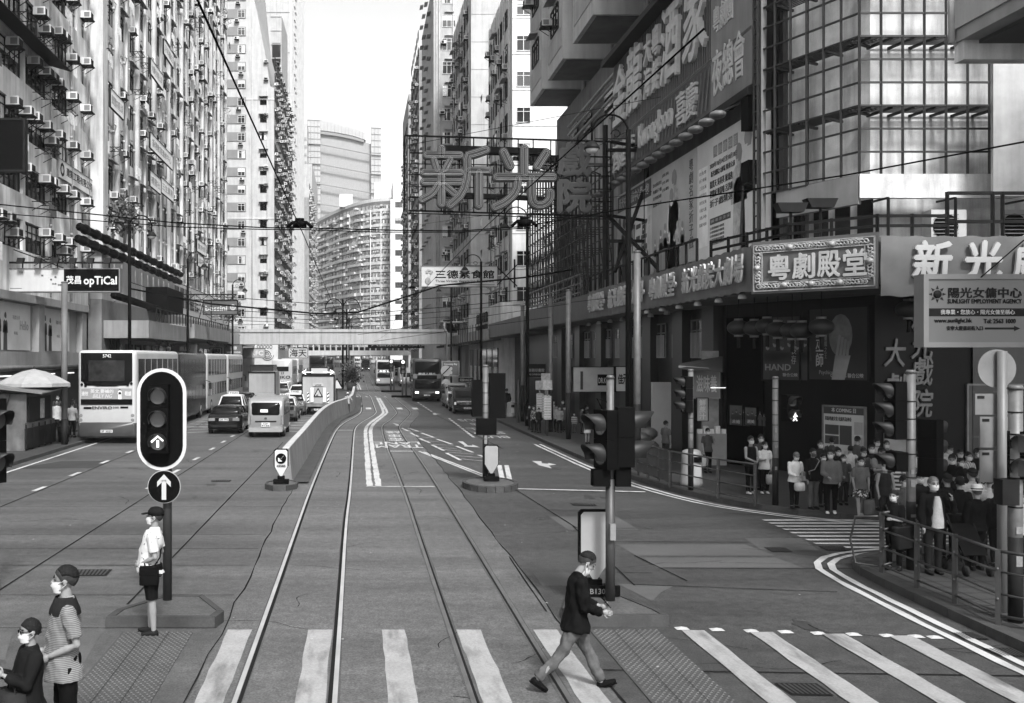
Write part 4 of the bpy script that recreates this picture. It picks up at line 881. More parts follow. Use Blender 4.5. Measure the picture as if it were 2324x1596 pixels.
def cloth_banner(name, label, o, r, wd, ht, m_, sag=.012, nx=90, nz=12):
    t = thing(name, label, 'banner', tuple(o)); M = frame(o, r, (0, 0, 1)); vs, fs = [], []
    for j in range(nz+1):
        for i in range(nx+1):
            x, y = wd*i/nx, ht*j/nz; d = .03 + sag*(noise.noise(V((x*1.1+y*1.5, y*.6, 3)))*2 + noise.noise(V((x*3, y*1.2+x, 8))))
            vs.append(M @ V((x, y + (.02*math.sin(x*9) if j in (0, nz) else 0), d)))
    for j in range(nz):
        for i in range(nx): a = j*(nx+1)+i; fs.append((a, a+1, a+nx+2, a+nx+1))
    mb = B(m_); mb.add(vs, fs, True); mb.build('cloth', t); return t, M
BAN = mat('banner_cloth', .085, .6, v=.2, sc=.7)
GOLD = mat('gilt_letter', .3, .42, v=.12, sc=3)
t, M = cloth_banner('street_banner', 'long canopy banner with slanted gilt characters along the street side', V((10.86, 47.5, 5.6)), (0, -1, 0), 19.6, 1.25, BAN, .022, 160)
mb = MB(); s_ = '粵劇殿堂·新光戲院大劇場·粵劇殿堂·新光戲院大劇場'
for i, ch in enumerate(s_):
    x = .35 + 19.0*(i/len(s_)); w_ = .72 if ch != '·' else .16
    put_text(mb, ch, M, w_, .78 if ch != '·' else .16, GOLD, .022, .05, .18, x=x, y=.28 if ch != '·' else .55); mb.X = None
mb.X = Matrix.Translation((-.08, 0, 0)); mb.v = [tuple(V(q)+V((-.13, 0, 0))) for q in mb.v]; mb.X = None; mb.build('lettering', t)
# gilt framed centre board on the chamfer
c0, c1_ = V((10.82, 27.82, 5.5)), V((13.08, 25.46, 5.5)); dd = (c1_-c0); wl = dd.length
t = thing('name_board', 'carved dragon-scroll frame board with four gilt characters on the canopy corner', 'signboard', tuple(c0)); M = frame(c0, dd, (0, 0, 1))
mb = B(mat('board_cloth', .06, .6, v=.15)); mb.X = M; mb.box(0, wl, 0, 1.42, -.05, .03); mb.X = None; mb.build('backing', t)
mb = B(mat('gilt_carving', .2, .4, v=.35, sc=9)); mb.X = M; f_ = .23
for a in range(2):
    for b, (x0, x1, y0, y1) in enumerate(((.06, wl-.06, .06, .09), (.06, wl-.06, .06+f_, .09+f_), (.06, wl-.06, 1.33-f_, 1.36-f_), (.06, wl-.06, 1.3, 1.33), (.06, .09, .06, 1.33), (.06+f_, .09+f_, .09+f_, 1.33-f_), (wl-.09, wl-.06, .06, 1.33), (wl-.09-f_, wl-.06-f_, .09+f_, 1.33-f_))): mb.box(x0, x1, y0, y1, .03, .07)
    break
per = []
for s0 in range(64):
    a = s0/64
    for side in range(2): per.append((.2+(wl-.4)*a, (.06+f_/2+.02) if side == 0 else 1.33-f_/2))
for s0 in range(18):
    for side in range(2): per.append(((.06+f_/2+.01) if side == 0 else wl-.06-f_/2, .3+.8*s0/18))
for i, (x, y) in enumerate(per):
    a = i*1.7; mb.tube([(x+.09*math.cos(a+k*.9)*(1-k*.13), y+.08*math.sin(a+k*.9)*(1-k*.13), .05+.006*k) for k in range(6)], [.02, .026, .026, .022, .018, .01], 5)
for x, y in ((wl*.33, 1.2), (wl*.66, 1.2), (wl*.28, .2), (wl*.5, .2), (wl*.72, .2), (.18, .7), (wl-.18, .7)): mb.ball((x, y, .06), .1, .09, .09, 9, 6)
mb.X = None; mb.build('carved_frame', t)
mb = MB()
for i, ch in enumerate('粵劇殿堂'): put_text(mb, ch, M, .56, .66, GOLD, .025, .06, 0, x=.5+.66*i*(wl-1)/2.3, y=.36)
mb.v = [tuple(V(q) + M.to_3x3() @ V((0, 0, .035))) for q in mb.v]; mb.build('lettering', t)
t, M = cloth_banner('street_banner', 'corner banner with large white raised characters facing the crossing', V((13.1, 25.42, 5.3)), (1, 0, 0), 6.4, 1.5, mat('banner_cloth_pale', .1, .6, v=.2, sc=.9), .02, 60)
mb = MB()
for i, ch in enumerate('新光戲院'): put_text(mb, ch, M, .95, 1.0, mat('white_letter', .38, .4, v=.06), .035, .07, .08, x=.75+1.25*i, y=.36)
mb.v = [tuple(V(q)+V((0, -.1, 0))) for q in mb.v]; mb.build('lettering', t)

# ---------------------------------------------------------------- entrance wall on the chamfer
A, Bq = (12.6, 34.9), (15.0, 29.4); r_ = V((Bq[0]-A[0], Bq[1]-A[1], 0)).normalized(); nn = r_.cross(V((0, 0, 1)))
def wall_rect(u0, u1, v0, v1, A=A, Bq=Bq, off=.05):
    a, b = hit(u0, v1, A, Bq), hit(u1, v1, A, Bq); r = (b-a); r.z = 0; n = r.normalized().cross(V((0, 0, 1))); uc = (u0+u1)/2
    c0_, c1_ = hit(uc, v1, A, Bq), hit(uc, v0, A, Bq); return frame(V((a.x, a.y, c0_.z))+n*off, r, (0, 0, 1)), r.length, c1_.z-c0_.z
def framed(name, label, u0, u1, v0, v1, m_, fm, A=A, Bq=Bq, off=.06, b=.05):
    M, w_, h_ = wall_rect(u0, u1, v0, v1, A, Bq, off); t = thing(name, label, 'poster', tuple(M.translation))
    mb = B(m_); mb.X = M; mb.box(0, w_, 0, h_, -.05, 0); mb.X = None; mb.build('sheet', t)
    mb = B(fm); mb.X = M; mb.box(-b, w_+b, -b, 0, -.05, .03); mb.box(-b, w_+b, h_, h_+b, -.05, .03); mb.box(-b, 0, 0, h_, -.05, .03); mb.box(w_, w_+b, 0, h_, -.05, .03); mb.X = None; mb.build('frame', t); return t, M, w_, h_
t, M, w_, h_ = framed('film_poster', 'tall dark film poster of a man holding a hand over his face', 1840, 1973, 700, 862, mat('poster_night', .012, .5, v=.4, sc=1.2), DARK)
mb = B(mat('print_face', .14, .5, v=.35, sc=3)); mb.X = M
mb.add([(w_*.55+.2*w_*math.cos(a*.3927), h_*.62+.3*h_*math.sin(a*.3927), .004) for a in range(16)], [range(16)], False); mb.m(PRINTM)
for i in range(4): mb.ext([(w_*(.46+.06*i), h_*.3, .006), (w_*(.5+.06*i), h_*.3, .006), (w_*(.56+.05*i), h_*(.62-.03*i), .006), (w_*(.52+.05*i), h_*(.63-.03*i), .006)], (0, 0, .003))
mb.ext([(w_*.4, 0, .006), (w_*.62, 0, .006), (w_*.72, h_*.34, .006), (w_*.46, h_*.34, .006)], (0, 0, .003)); mb.X = None; mb.build('printed_figures', t)
mb = MB(); put_text(mb, vtext('靈巫師'), M, .28, h_*.6, OFFW, .01, x=w_*.12, y=h_*.18); put_text(mb, 'Psychics', M, .5, .16, PRINTM, x=w_*.18, y=.12); put_text(mb, 'CINEMAS 聯合公映', M, w_*.55, .14, OFFW, x=w_*.38, y=.06); put_text(mb, vtext('大師靈媒之王'), M, .1, h_*.5, PRINTM, x=w_*.27, y=h_*.3); mb.build('lettering', t)
t, M, w_, h_ = framed('film_poster', 'film poster with a crowd of figures behind the lanterns', 1735, 1818, 720, 862, mat('poster_night2', .018, .5, v=.3, sc=1.2), DARK)
mb = MB(); silhouettes(mb, M, w_, h_, PRINTD, [(.2+.3*i, h_*(.62+.06*(i % 2)), 1, PRINTM) for i in range(6)]); mb.build('printed_figures', t)
mb = MB(); put_text(mb, 'HAND', M, w_*.7, .2, PRINTM, .02, x=.1, y=.3); put_text(mb, vtext('友誼長存'), M, .2, h_*.6, OFFW, x=w_*.78, y=h_*.25); put_text(mb, '聯合公映', M, w_*.4, .12, OFFW, x=w_*.55, y=.1); mb.build('lettering', t)
t, M, w_, h_ = framed('notice_board', 'lit notice board headed COMING with newspaper cuttings', 1873, 1965, 925, 1082, mat('notice_paper', .36, .5, v=.12), STEEL)
mb = MB(); mb.X = M; mb.m(PRINTD); mb.box(0, w_, h_*.9, h_, 0, .006); mb.box(.05, w_*.38, h_*.6, h_*.74, 0, .006); mb.box(w_*.4, w_*.7, h_*.46, h_*.74, 0, .006); mb.box(.05, w_*.38, h_*.46, h_*.58, 0, .006); mb.m(PRINTM); mb.box(w_*.76, w_*.96, h_*.62, h_*.8, 0, .006); mb.box(w_*.76, w_*.96, h_*.46, h_*.58, 0, .006); [mb.box(.05+w_*.24*(i % 4), w_*.2+w_*.24*(i % 4), .15+.035*k, .165+.035*k, 0, .006) for i in range(4) for k in range(18)]; mb.X = None; mb.build('cutting', t)
mb = MB(); put_text(mb, '本 COMING 日', M, w_*.6, .14, WHITE, .01, x=w_*.2, y=h_*.925); put_text(mb, '革新粵劇文化 化腐朽為神奇', M, w_*.66, .13, PRINTD, .01, x=.05, y=h_*.8); mb.build('lettering', t)
EC, ED = (15.0, 29.4), (25, 29.4)
t, M, w_, h_ = framed('notice_board', 'half-hidden show poster behind the signal pole', 2008, 2062, 950, 1090, mat('notice_grey', .16, .5, v=.3, sc=2), STEEL, EC, ED)
mb = MB(); put_text(mb, '新光中國戲曲', M, w_*.8, .14, OFFW, .01, x=.05, y=h_*.78); mb.build('lettering', t)
t, M, w_, h_ = framed('film_poster', 'framed poster with a white date behind the plain sign backs', 2195, 2330, 875, 1080, mat('poster_night3', .045, .4, v=.4, sc=1.5), STEEL, EC, ED)
mb = MB(); put_text(mb, '2020\n7/10', M, .5, .5, WHITE, .01, x=w_-.75, y=h_*.72); put_text(mb, '8:00pm', M, .4, .12, OFFW, x=w_-.7, y=h_*.6); mb.build('lettering', t)
t = thing('gilt_lettering', 'two columns of large gilt brush characters on the black entrance wall', 'lettering', (15.5, 29.3, 2.5)); mb = MB(); GLT = mat('gilt_sheen', .1, .3, v=.5, sc=3, spec=.6)
for s_, us, vs in (('新光戲院', 2092, (690, 752, 812, 884)), ('大劇場', 2030, (770, 848, 920))):
    for ch, v in zip(s_, vs): M, w_, h_ = wall_rect(us-26, us+22, v, v+62, EC, ED, .03); put_text(mb, ch, M, w_, h_, GLT, .02, .05, .12)
mb.build('lettering', t)
m_ = B(mat('stone_panel', .012, .3, v=.5, sc=1.6, spec=.5)); [m_.box(17.8+1.6*i, 19.36+1.6*i, 29.32, 29.38, .2+1.3*k, 1.46+1.3*k) for i in range(4) for k in range(4)]; m_.build('stone_panel', Tb)
mb = B(mat('door_reveal', .001, .9, spec=0)); M, w_, h_ = wall_rect(1650, 1734, 720, 1066); mb.X = M; mb.box(0, w_, 0, h_, -.05, -.02); mb.X = None; mb.build('doorway', Tb)
for u0, u1, v0, v1, lb, s_ in ((1660, 1690, 920, 965, 'slanted dark film poster in the doorway', '未婚'), (1695, 1722, 925, 965, 'group portrait poster in the doorway', '選美')):
    t, M, w_, h_ = framed('film_poster', lb, u0, u1, v0, v1, mat('poster_dim', .07, .5, v=.4, sc=2), BLACK, off=.08, b=.02); mb = MB(); silhouettes(mb, M, w_, h_, PRINTD, [(.15+.17*i, h_*(.7+.12*(i % 2)), 1, PRINTM) for i in range(5)]); mb.build('printed_figures', t); mb = MB(); put_text(mb, s_, M, w_*.6, .12, OFFW, .02, x=w_*.2, y=.06); mb.build('lettering', t)
# lanterns under the canopy corner
def lantern(p, lb):
    t = thing('lantern', lb, 'lantern', tuple(p), group='round lanterns under the canopy corner'); m_ = B(mat('lantern_silk', .01, .6, v=.3, sc=6)); m_.ball(V(p), .34, .34, .24, 14, 9); m_.build('shade', t)
    m_ = B(STEEL); m_.tube([V(p)+V((0, 0, .2)), V(p)+V((0, 0, .28))], .13, 10); m_.tube([V(p)+V((0, 0, -.28)), V(p)+V((0, 0, -.2))], .13, 10); m_.build('collar', t)
    m_ = B(DARK); m_.tube([V(p)+V((0, 0, .28)), V((p[0], p[1], 5.6))], .012, 5); m_.tube([V(p)+V((0, 0, -.62)), V(p)+V((0, 0, -.28))], .05, 6); m_.build('tassel', t)
for i, (u, v, Y) in enumerate(((1676, 744, 31), (1712, 745, 30.6), (1741, 740, 30.2), (1765, 748, 29.8), (1798, 750, 29), (1820, 750, 28.6), (1864, 742, 28), (2062, 702, 27.2))):
    lantern(P(u, v, Y), ['first', 'second', 'third', 'fourth', 'fifth', 'sixth', 'seventh', 'last'][i] + (' round dark lantern counting from the street side of the canopy' if i < 7 else ' dark lantern, alone beside the hanging agency sign'))
# ---------------------------------------------------------------- lattice sign frame and neon theatre sign over the road
LF = thing('sign_scaffold', 'rusty lattice scaffold with lamp arms carrying the neon theatre sign', 'scaffold', (11.2, 50, 6.5))
mb = B(GM); ZB, ZT = 7.2, 16.5
zt = lambda y: 12.4+ (y-48)*.2
for i in range(20):
    y = 48.5+.9*i
    for x in (11.0, 12.2): mb.bar((x, y, 7), (x, y, zt(y)), .07)
    for z in range(8, int(zt(y))): mb.bar((11, y, z), (12.2, y, z), .04)
for k in range(11):
    z = 7.2+.62*k
    for x in (11.0, 12.2): mb.bar((x, 48.5, z), (x, 65.6, z), .05)
for i in range(0, 19, 2):
    y = 48.5+.9*i; mb.bar((11, y, 7.2), (11, y+1.8, 10.5), .05); mb.bar((11, y+1.8, 7.2), (11, y, 10.5), .05); mb.bar((12.2, y, 8), (12.2, y+1.8, 12), .05)
mb.bar((11, 48.5, zt(48.5)), (11, 65.6, zt(65.6)), .12); mb.bar((12.2, 48.5, zt(48.5)+.5), (12.2, 65.6, zt(65.6)+.5), .12); mb.build('lattice', LF)
mb = B(DARK)
for i in range(14):
    y = 50+1.15*i; z = zt(y); mb.bar((12, y, z), (10.2, y, z+.7), .05); mb.cbox((10.1, y, z+.75), .3, .4, .22)
mb.build('lamp_arm', LF)
mb = B(DARK); mb.bar((10.9, 45, 10.3), (12.7, 42.5, 7.4), .14); mb.bar((12.7, 45, 11.2), (10.9, 43, 7.4), .12); mb.bar((10.9, 44.6, 7.2), (10.9, 44.6, 14), .16); mb.bar((12.7, 44.6, 7.2), (12.7, 44.6, 14), .16); mb.bar((10.9, 44.6, 8.9), (12.7, 44.6, 8.9), .14); mb.bar((10.9, 44.6, 12.9), (12.7, 44.6, 12.9), .14); mb.build('bracket', LF)
YN = 44.0
NS = thing('neon_sign', 'giant neon theatre sign spelling four characters, hung on a black frame over the road', 'neon sign', tuple(P(1385, 480, YN)))
mb = B(BLACK); Q = lambda u, v, d=0: P(u, v, YN+d)
for u0, v0, u1, v1, w_ in ((920, 308, 1388, 322, .07), (927, 478, 1388, 492, .07), (924, 484, 1388, 498, .04), (930, 347, 1388, 357, .06), (927, 372, 1388, 378, .04), (927, 396, 1388, 400, .05), (927, 424, 1388, 430, .04), (927, 448, 1388, 458, .05), (1000, 338, 1240, 345, .28), (985, 440, 1240, 452, .2)): mb.bar(Q(u0, v0, .25), Q(u1, v1, .25), w_)
for u in (918, 930, 965, 1002, 1043, 1075, 1106, 1145, 1176, 1210, 1250, 1262, 1330, 1386): mb.bar(Q(u, 308+(u-920)*.028, .3), Q(u, 478+(u-927)*.028, .3), .04)
mb.bar(Q(1386, 322, .25), V((12.7, 44.6, 13)), .12); mb.bar(Q(1386, 490, .25), V((12.7, 44.6, 9.8)), .12); mb.build('frame', NS)
# stroke skeletons of the characters in photograph coordinates, taken at the sign's own distance
NE = [  # 新
 [[(1002, 337), (1002, 352)], .95], [[(968, 352), (1044, 352)], .9], [[(985, 362), (992, 385)], .8], [[(1022, 362), (1010, 385)], .8], [[(962, 392), (1046, 392)], .9], [[(962, 413), (1046, 413)], .9], [[(1002, 395), (1002, 462)], 1], [[(995, 418), (982, 440), (958, 453)], .9], [[(1008, 420), (1032, 440)], .9],
 [[(1103, 340), (1075, 350), (1060, 352), (1062, 395), (1050, 440), (1022, 465)], 1], [[(1065, 387), (1108, 387)], .9], [[(1087, 392), (1087, 465)], 1],
 # 光
 [[(1190, 338), (1190, 395)], 1], [[(1143, 345), (1158, 377)], 1], [[(1240, 347), (1220, 378)], 1], [[(1128, 402), (1256, 402)], 1], [[(1176, 405), (1172, 435), (1150, 458), (1124, 470)], 1], [[(1207, 405), (1207, 452), (1215, 466), (1235, 466), (1249, 452), (1249, 437)], 1]]
NF = mat('neon_case_face', .008, .7, v=.2, sc=2); ND = mat('neon_case_side', .012, .6); NTB = mat('neon_tube', .17, .3, v=.05)
def stroke(mb, pts, w_, d0, d1, grow):
    pts = chaikin(pts, 1) if len(pts) > 2 else pts; n = 10; L_, R_ = [], []
    for i, p in enumerate(pts):
        t = (pts[min(i+1, len(pts)-1)]-pts[max(i-1, 0)]).normalized(); b = V((-t.z, 0, t.x)); L_.append(p+b*w_); R_.append(p-b*w_)
    def cap(c, t): b = V((-t.z, 0, t.x)); return [c + (b*math.cos(math.pi*k/8) + t*math.sin(math.pi*k/8))*w_ for k in range(1, 8)]
    t1 = (pts[-1]-pts[-2]).normalized(); t0 = (pts[0]-pts[1]).normalized()
    out = L_ + cap(pts[-1], t1) + R_[::-1] + [q for q in cap(pts[0], t0)]
    return out
for s0, (nm, sc_) in enumerate((('letter_case', 1),)):
    mb = MB(); tb = MB().m(NTB)
    for q, ws_ in NE:
        pts = [Q(*p, 0) for p in q]; o = stroke(mb, pts, .19*ws_, 0, 0, 0)
        k = len(o); mb.m(ND); mb.ext([p+V((0, -.02, 0)) for p in o], (0, .3, 0)); mb.m(NF)
        c_ = stroke(mb, pts, .165*ws_, 0, 0, 0); mb.add([p+V((0, -.035, 0)) for p in c_], [range(len(c_))[::-1]], False)
        for rr_ in (.12, .06):
            c_ = stroke(mb, pts, rr_*ws_, 0, 0, 0); tb.tube([p+V((0, -.06, 0)) for p in c_ + [c_[0]]], .009, 4)
    mb.build('letter_case', NS); tb.build('neon_tube', NS)
mb = B(ND); tb = MB()
for i, (ch, v0, v1) in enumerate((('戲', 328, 400), ('院', 408, 482))):
    M = frame(Q(1266, v1), (1, 0, 0), (0, 0, 1)); w_ = 72*YN/F; h_ = (v1-v0)*YN/F
    put_text(mb, ch, M, w_, h_, ND, .05, .2); put_text(tb, ch, frame(Q(1266, v1)+V((0, -.2, 0)), (1, 0, 0), (0, 0, 1)), w_, h_, NF, .012, .02)
mb.v = [tuple(V(q)) for q in mb.v]; mb.build('small_letter_case', NS); tb.build('small_letter_face', NS)
# ---------------------------------------------------------------- footbridges
t = thing('footbridge', 'pale concrete footbridge crossing the whole street', 'footbridge', (0, 110, 0))
mb = B(mat('bridge_concrete', .27, .75, v=.08, st=.25)); mb.box(-16.4, 9.6, 110, 113.5, 5.25, 6.9); mb.m(CONCD); mb.box(-16.4, 9.6, 109.9, 110, 6.55, 6.62); [mb.box(x, x+.06, 109.95, 110, 5.25, 6.9) for x in (-12.9, -8.5, -4, .6, 5)]; mb.build('deck', t)
mb = B(CONCL); mb.box(9.65, 10.9, 110.2, 113, .1, 6.5); mb.build('column', t)
mb = B(OFFW); mb.box(9, 14, 110, 114, 7.6, 7.75); mb.tube([(9.4, 110, 7.6), (9.4, 109.9, 7.0), (9.75, 109.9, 6.4), (9.7, 109.9, .5)], .12, 6); [mb.box(10.8+.25*i, 10.86+.25*i, 110, 110.05, 5.6, 6.8) for i in range(12)]; mb.build('stair_roof', t)
t = thing('footbridge', 'covered footbridge with rounded window openings behind the pale one', 'footbridge', (0, 205, 0))
mb = B(OFFW); mb.box(-16, 14, 205, 209, 4.3, 5.3); mb.box(-16, 14, 205, 209, 7.5, 8.3)
for i in range(27): mb.box(-16+1.15*i, -15.75+1.15*i, 205, 209, 5.3, 7.5)
mb.build('deck', t); mb = B(DARK); mb.box(-16, 14, 207, 207.1, 5.3, 6); mb.build('railing', t)
t = thing('overhead_board', 'dark board with pale characters beyond the footbridge', 'signboard', (6, 150, 5)); mb = B(BLACK); mb.box(1.5, 11, 150, 150.4, 5.2, 6.6); mb.build('panel', t); mb = MB(); put_text(mb, '大昌藥房大酒樓', frame((2, 149.98, 5.5), (1, 0, 0), (0, 0, 1)), 8, 1, PRINTM, .01); mb.build('lettering', t)
# closing blocks low down both sides past the bridge
def podium(lb, x0, x1, y0, y1, z, m_, nm='shop_block'):
    t = thing(nm, lb, 'shop building', (x0, y0, 0)); B(m_).box(x0, x1, y0, y1, 0, z).build('wall', t); return t
SG = mat('shop_grey', .14, .6, v=.3, sc=.5, st=.2)
t = podium('low shop block with striped soffits under the cream block', 11.6, 26, 82.2, 106, 8.3, CONC); mb = B(CAN); mb.box(10.2, 11.6, 82, 128, 5.2, 6.1); mb.build('canopy', t)
mb = B(DARK); [mb.box(10.15, 10.2, 83+2.2*i, 83.1+2.2*i, 5, 6.7) for i in range(20)]; [mb.cbox((9.9, 83+2.2*i, 5.1), .4, .3, .25) for i in range(20)]; mb.build('spotlight_bracket', t)
mb = MB(); put_text(mb, '商務印書館', frame((11.55, 98, 7.0), (0, -1, 0), (0, 0, 1)), 8, .9, DARK, .02, .1); put_text(mb, 'COMMERCIAL PRESS', frame((11.55, 98, 6.4), (0, -1, 0), (0, 0, 1)), 8, .4, DARK, .02, .1); mb.build('lettering', t)
mb = B(GLASS2); [mb.box(11.5, 11.61, 83.5+3.6*i, 86.4+3.6*i, .4, 4.6) for i in range(6)]; mb.m(CURT); [mb.box(11.45, 11.5, 84+3.6*i, 85.1+3.6*i, 1+.3*(i % 2), 3) for i in range(6)]; mb.build('shop_window', t)
t = podium('bank building with dark facade past the footbridge column', 11.9, 27, 116, 150, 9, SG); mb = B(BLACK); mb.box(10.4, 11.9, 118, 119, 1.9, 8.2); mb.build('advertising_screen', t)
t = thing('advertising_board', 'black board with white list lettering and a portrait, over the bank name', 'signboard', (10, 117.8, 4)); M = frame((X_(1035, 117), 117.8, Z_(800, 117)), (1, 0, 0), (0, 0, 1)); mb = B(BLACK); mb.X = M; mb.box(0, 5, -1.9, 2.2, -.2, 0); mb.X = None; mb.build('panel', t)
mb = MB(); put_text(mb, '銀行', M, 1.2, .75, WHITE, .01, x=1.5, y=-1.5); put_text(mb, 'X D', M, 1.6, .75, OFFW, .02, x=3, y=-1.5); [put_text(mb, '分行服務時間', M, 1.7, .25, OFFW, x=1.2, y=1.6-.42*i) for i in range(4)]; mb.build('lettering', t)
mb = MB(); silhouettes(mb, M, 5, 2, PRINTM, [(3.6, 1.7, 1, OFFW), (4.3, 1.5, 1, OFFW)]); mb.build('printed_figures', t)
t = podium('row of dark shopfronts with mixed signs past the second block', -30, -13.2, 128, 164, 5.5, SG)
mb = B(mat('hoarding', .36, .6, v=.12)); mb.box(-13.4, -10.2, 129.5, 130, 1.6, 7); mb.build('hoarding', t)
mb = B(DARK); [mb.tube([(-11.8+r_*math.cos(a*.35)*1.1+.02*a, 129.45, 4.1+r_*math.sin(a*.35)) for a in range(19)], .035, 5) for r_ in (.2, .4, .62)]; [mb.tube([(-12.7+.4*i+.16*math.cos(a*.8), 129.45, 5.2+.22*math.sin(a*.8)) for a in range(9)], .03, 5) for i in range(5)]; mb.build('graffiti', t)
def board(name, label, cat, o, r, w_, h_, m_, texts=(), fm=DARK, th=.16, b=.06, extra=None):
    M = frame(o, r, (0, 0, 1)); t = thing(name, label, cat, tuple(o)); mb = B(m_); mb.X = M; mb.box(0, w_, 0, h_, -th, 0); mb.X = None; mb.build('panel', t)
    mb = B(fm); mb.X = M; mb.box(-b, w_+b, h_, h_+b, -th-.01, .03); mb.box(-b, w_+b, -b, 0, -th-.01, .03); mb.box(-b, 0, 0, h_, -th-.01, .03); mb.box(w_, w_+b, 0, h_, -th-.01, .03); mb.X = None; mb.build('frame', t)
    if texts:
        mb = MB()
        for s_, x, y, tw, thh, tm, bo in texts: put_text(mb, s_, M, tw*w_, thh*h_, tm, bo, x=x*w_, y=y*h_)
        mb.build('lettering', t)
    return t, M
EX = (1, 0, 0)
board('shop_sign', 'dark fried chicken shop sign with slanted white capitals', 'shop sign', P(548, 812, 126), EX, 2.9, 1.15, PRINTM, [('KFC', .42, .25, .5, .5, WHITE, .03)])
board('shop_sign', 'pale shop sign with two dark brush characters beside the graffiti hoarding', 'shop sign', P(655, 812, 128), EX, 2.4, 1.2, mat('sign_mid', .3, .5), [('海天', .06, .1, .88, .8, DARK, .02)])
board('shop_sign', 'small dark hanging sign with white supermarket lettering, nearer of two', 'shop sign', P(390, 812, 80), EX, 2.0, 1.05, mat('sign_dark_grey', .07, .5), [('惠康', .3, .5, .4, .35, WHITE, .02), ('wellcome', .1, .15, .8, .25, WHITE, .02)])
board('shop_sign', 'small dark hanging sign with white supermarket lettering, by the third lamp post', 'shop sign', P(510, 805, 104), EX, 1.8, 1.0, mat('sign_dark_grey', .07, .5), [('惠康', .3, .5, .4, .35, WHITE, .02), ('wellcome', .1, .15, .8, .25, WHITE, .02)])
board('shop_sign', 'tiny vertical dark sign with two pale characters under the canopy', 'shop sign', P(477, 818, 100), EX, 1.1, 1.2, CONCL, [('銀', .1, .5, .8, .45, DARK, .03), ('行', .1, .02, .8, .45, DARK, .03)])
# big hanging signs on the kiosk side
def truss(t, x0, x1, y, z0, z1):
    mb = B(DARK); mb.bar((x0, y, z1), (x1, y, z1), .1); mb.bar((x0, y, z0), (x1, y, z0), .08); n_ = int(abs(x1-x0)/.55)
    for i in range(n_): a, b = x0+(x1-x0)*i/n_, x0+(x1-x0)*(i+1)/n_; mb.bar((a, y, z0 if i % 2 else z1), (b, y, z1 if i % 2 else z0), .05)
    mb.build('truss', t)
YO = 48.0; o = P(18, 661, YO)
t, M = board('hanging_sign', 'long hanging sign, blank pale half and black half reading OPTICAL', 'signboard', o, EX, X_(270, YO)-X_(18, YO), 1.04, mat('sign_paper', .34, .5, v=.08, st=.12), (), STEEL, .5, .05)
wd = X_(270, YO)-X_(18, YO); mb = B(BLACK); mb.X = M; mb.box(wd*.505, wd, .0, 1.04, 0, .02); mb.X = None; mb.build('black_panel', t)
mb = MB(); M2 = M @ Matrix.Translation((0, 0, .02)); put_text(mb, '茂昌', M2, .7, .38, WHITE, .025, x=wd*.525, y=.34); put_text(mb, 'opTiCal', M2, 1.55, .5, WHITE, .03, x=wd*.685, y=.2)
for x, y, s_ in ((.1, .85, '工夫'), (.3, .7, '館'), (.76*.5, .5, '茶'), (.4, .3, '日本'), (.45, .25, '京都'), (.42, .62, '紙')): put_text(mb, s_, M, .1*len(s_), .09, DARK, .01, x=wd*x, y=y)
put_text(mb, '____', M, .55, .02, DARK, x=.1, y=.12); mb.build('lettering', t)
mb = B(DARK); mb.bar((o.x-.4, YO, o.z+1.35), (o.x+wd+.2, YO, o.z+1.35), .09)
for i in range(6): x = o.x+.7+i*.82; mb.bar((x, YO, o.z+1.1), (x, YO, o.z+1.4), .05); mb.ext([(x-.16, YO-.5, o.z+1.3), (x+.14, YO-.5, o.z+1.28), (x+.16, YO-.35, o.z+1.55), (x-.14, YO-.35, o.z+1.55)], (0, .25, 0))
mb.bar((-16.4, YO+.3, o.z+2), (o.x+wd*.5, YO, o.z+1.1), .05); mb.build('lamp_rail', t)
o = P(462, 713, 83)
t, M = board('hanging_sign', 'grey hanging clothes shop sign with white lettering and round badge, on a truss', 'signboard', o, EX, X_(538, 83)-X_(462, 83), 1.08, mat('sign_grey', .05, .5), [('bossini', .06, .25, .64, .38, OFFW, .03)], DARK, .3)
mb = B(OFFW); mb.disc(o+V((2.4, -.03, .55)), (0, -1, 0), .24, .01); mb.m(PRINTM); mb.disc(o+V((2.4, -.045, .55)), (0, -1, 0), .17, .01); mb.m(OFFW); mb.disc(o+V((2.4, -.06, .6)), (0, -1, 0), .07, .01); mb.build('badge', t); truss(t, -15.6, o.x+2.7, 83, o.z+1.15, o.z+1.6)
mb = B(DARK); mb.bar((-13, 83, o.z-.4), (o.x, 83, o.z+1.1), .06); mb.bar((-12, 83, o.z+1.1), (-12, 83, o.z-.6), .06); mb.build('brace', t)
o = P(0, 300, 42)
t, M = board('hanging_sign', 'black back of a hanging sign at the picture edge', 'signboard', P(-70, 385, 40), EX, X_(52, 40)-X_(-70, 40), 1.95, BLACK, (), DARK, .35, .08)
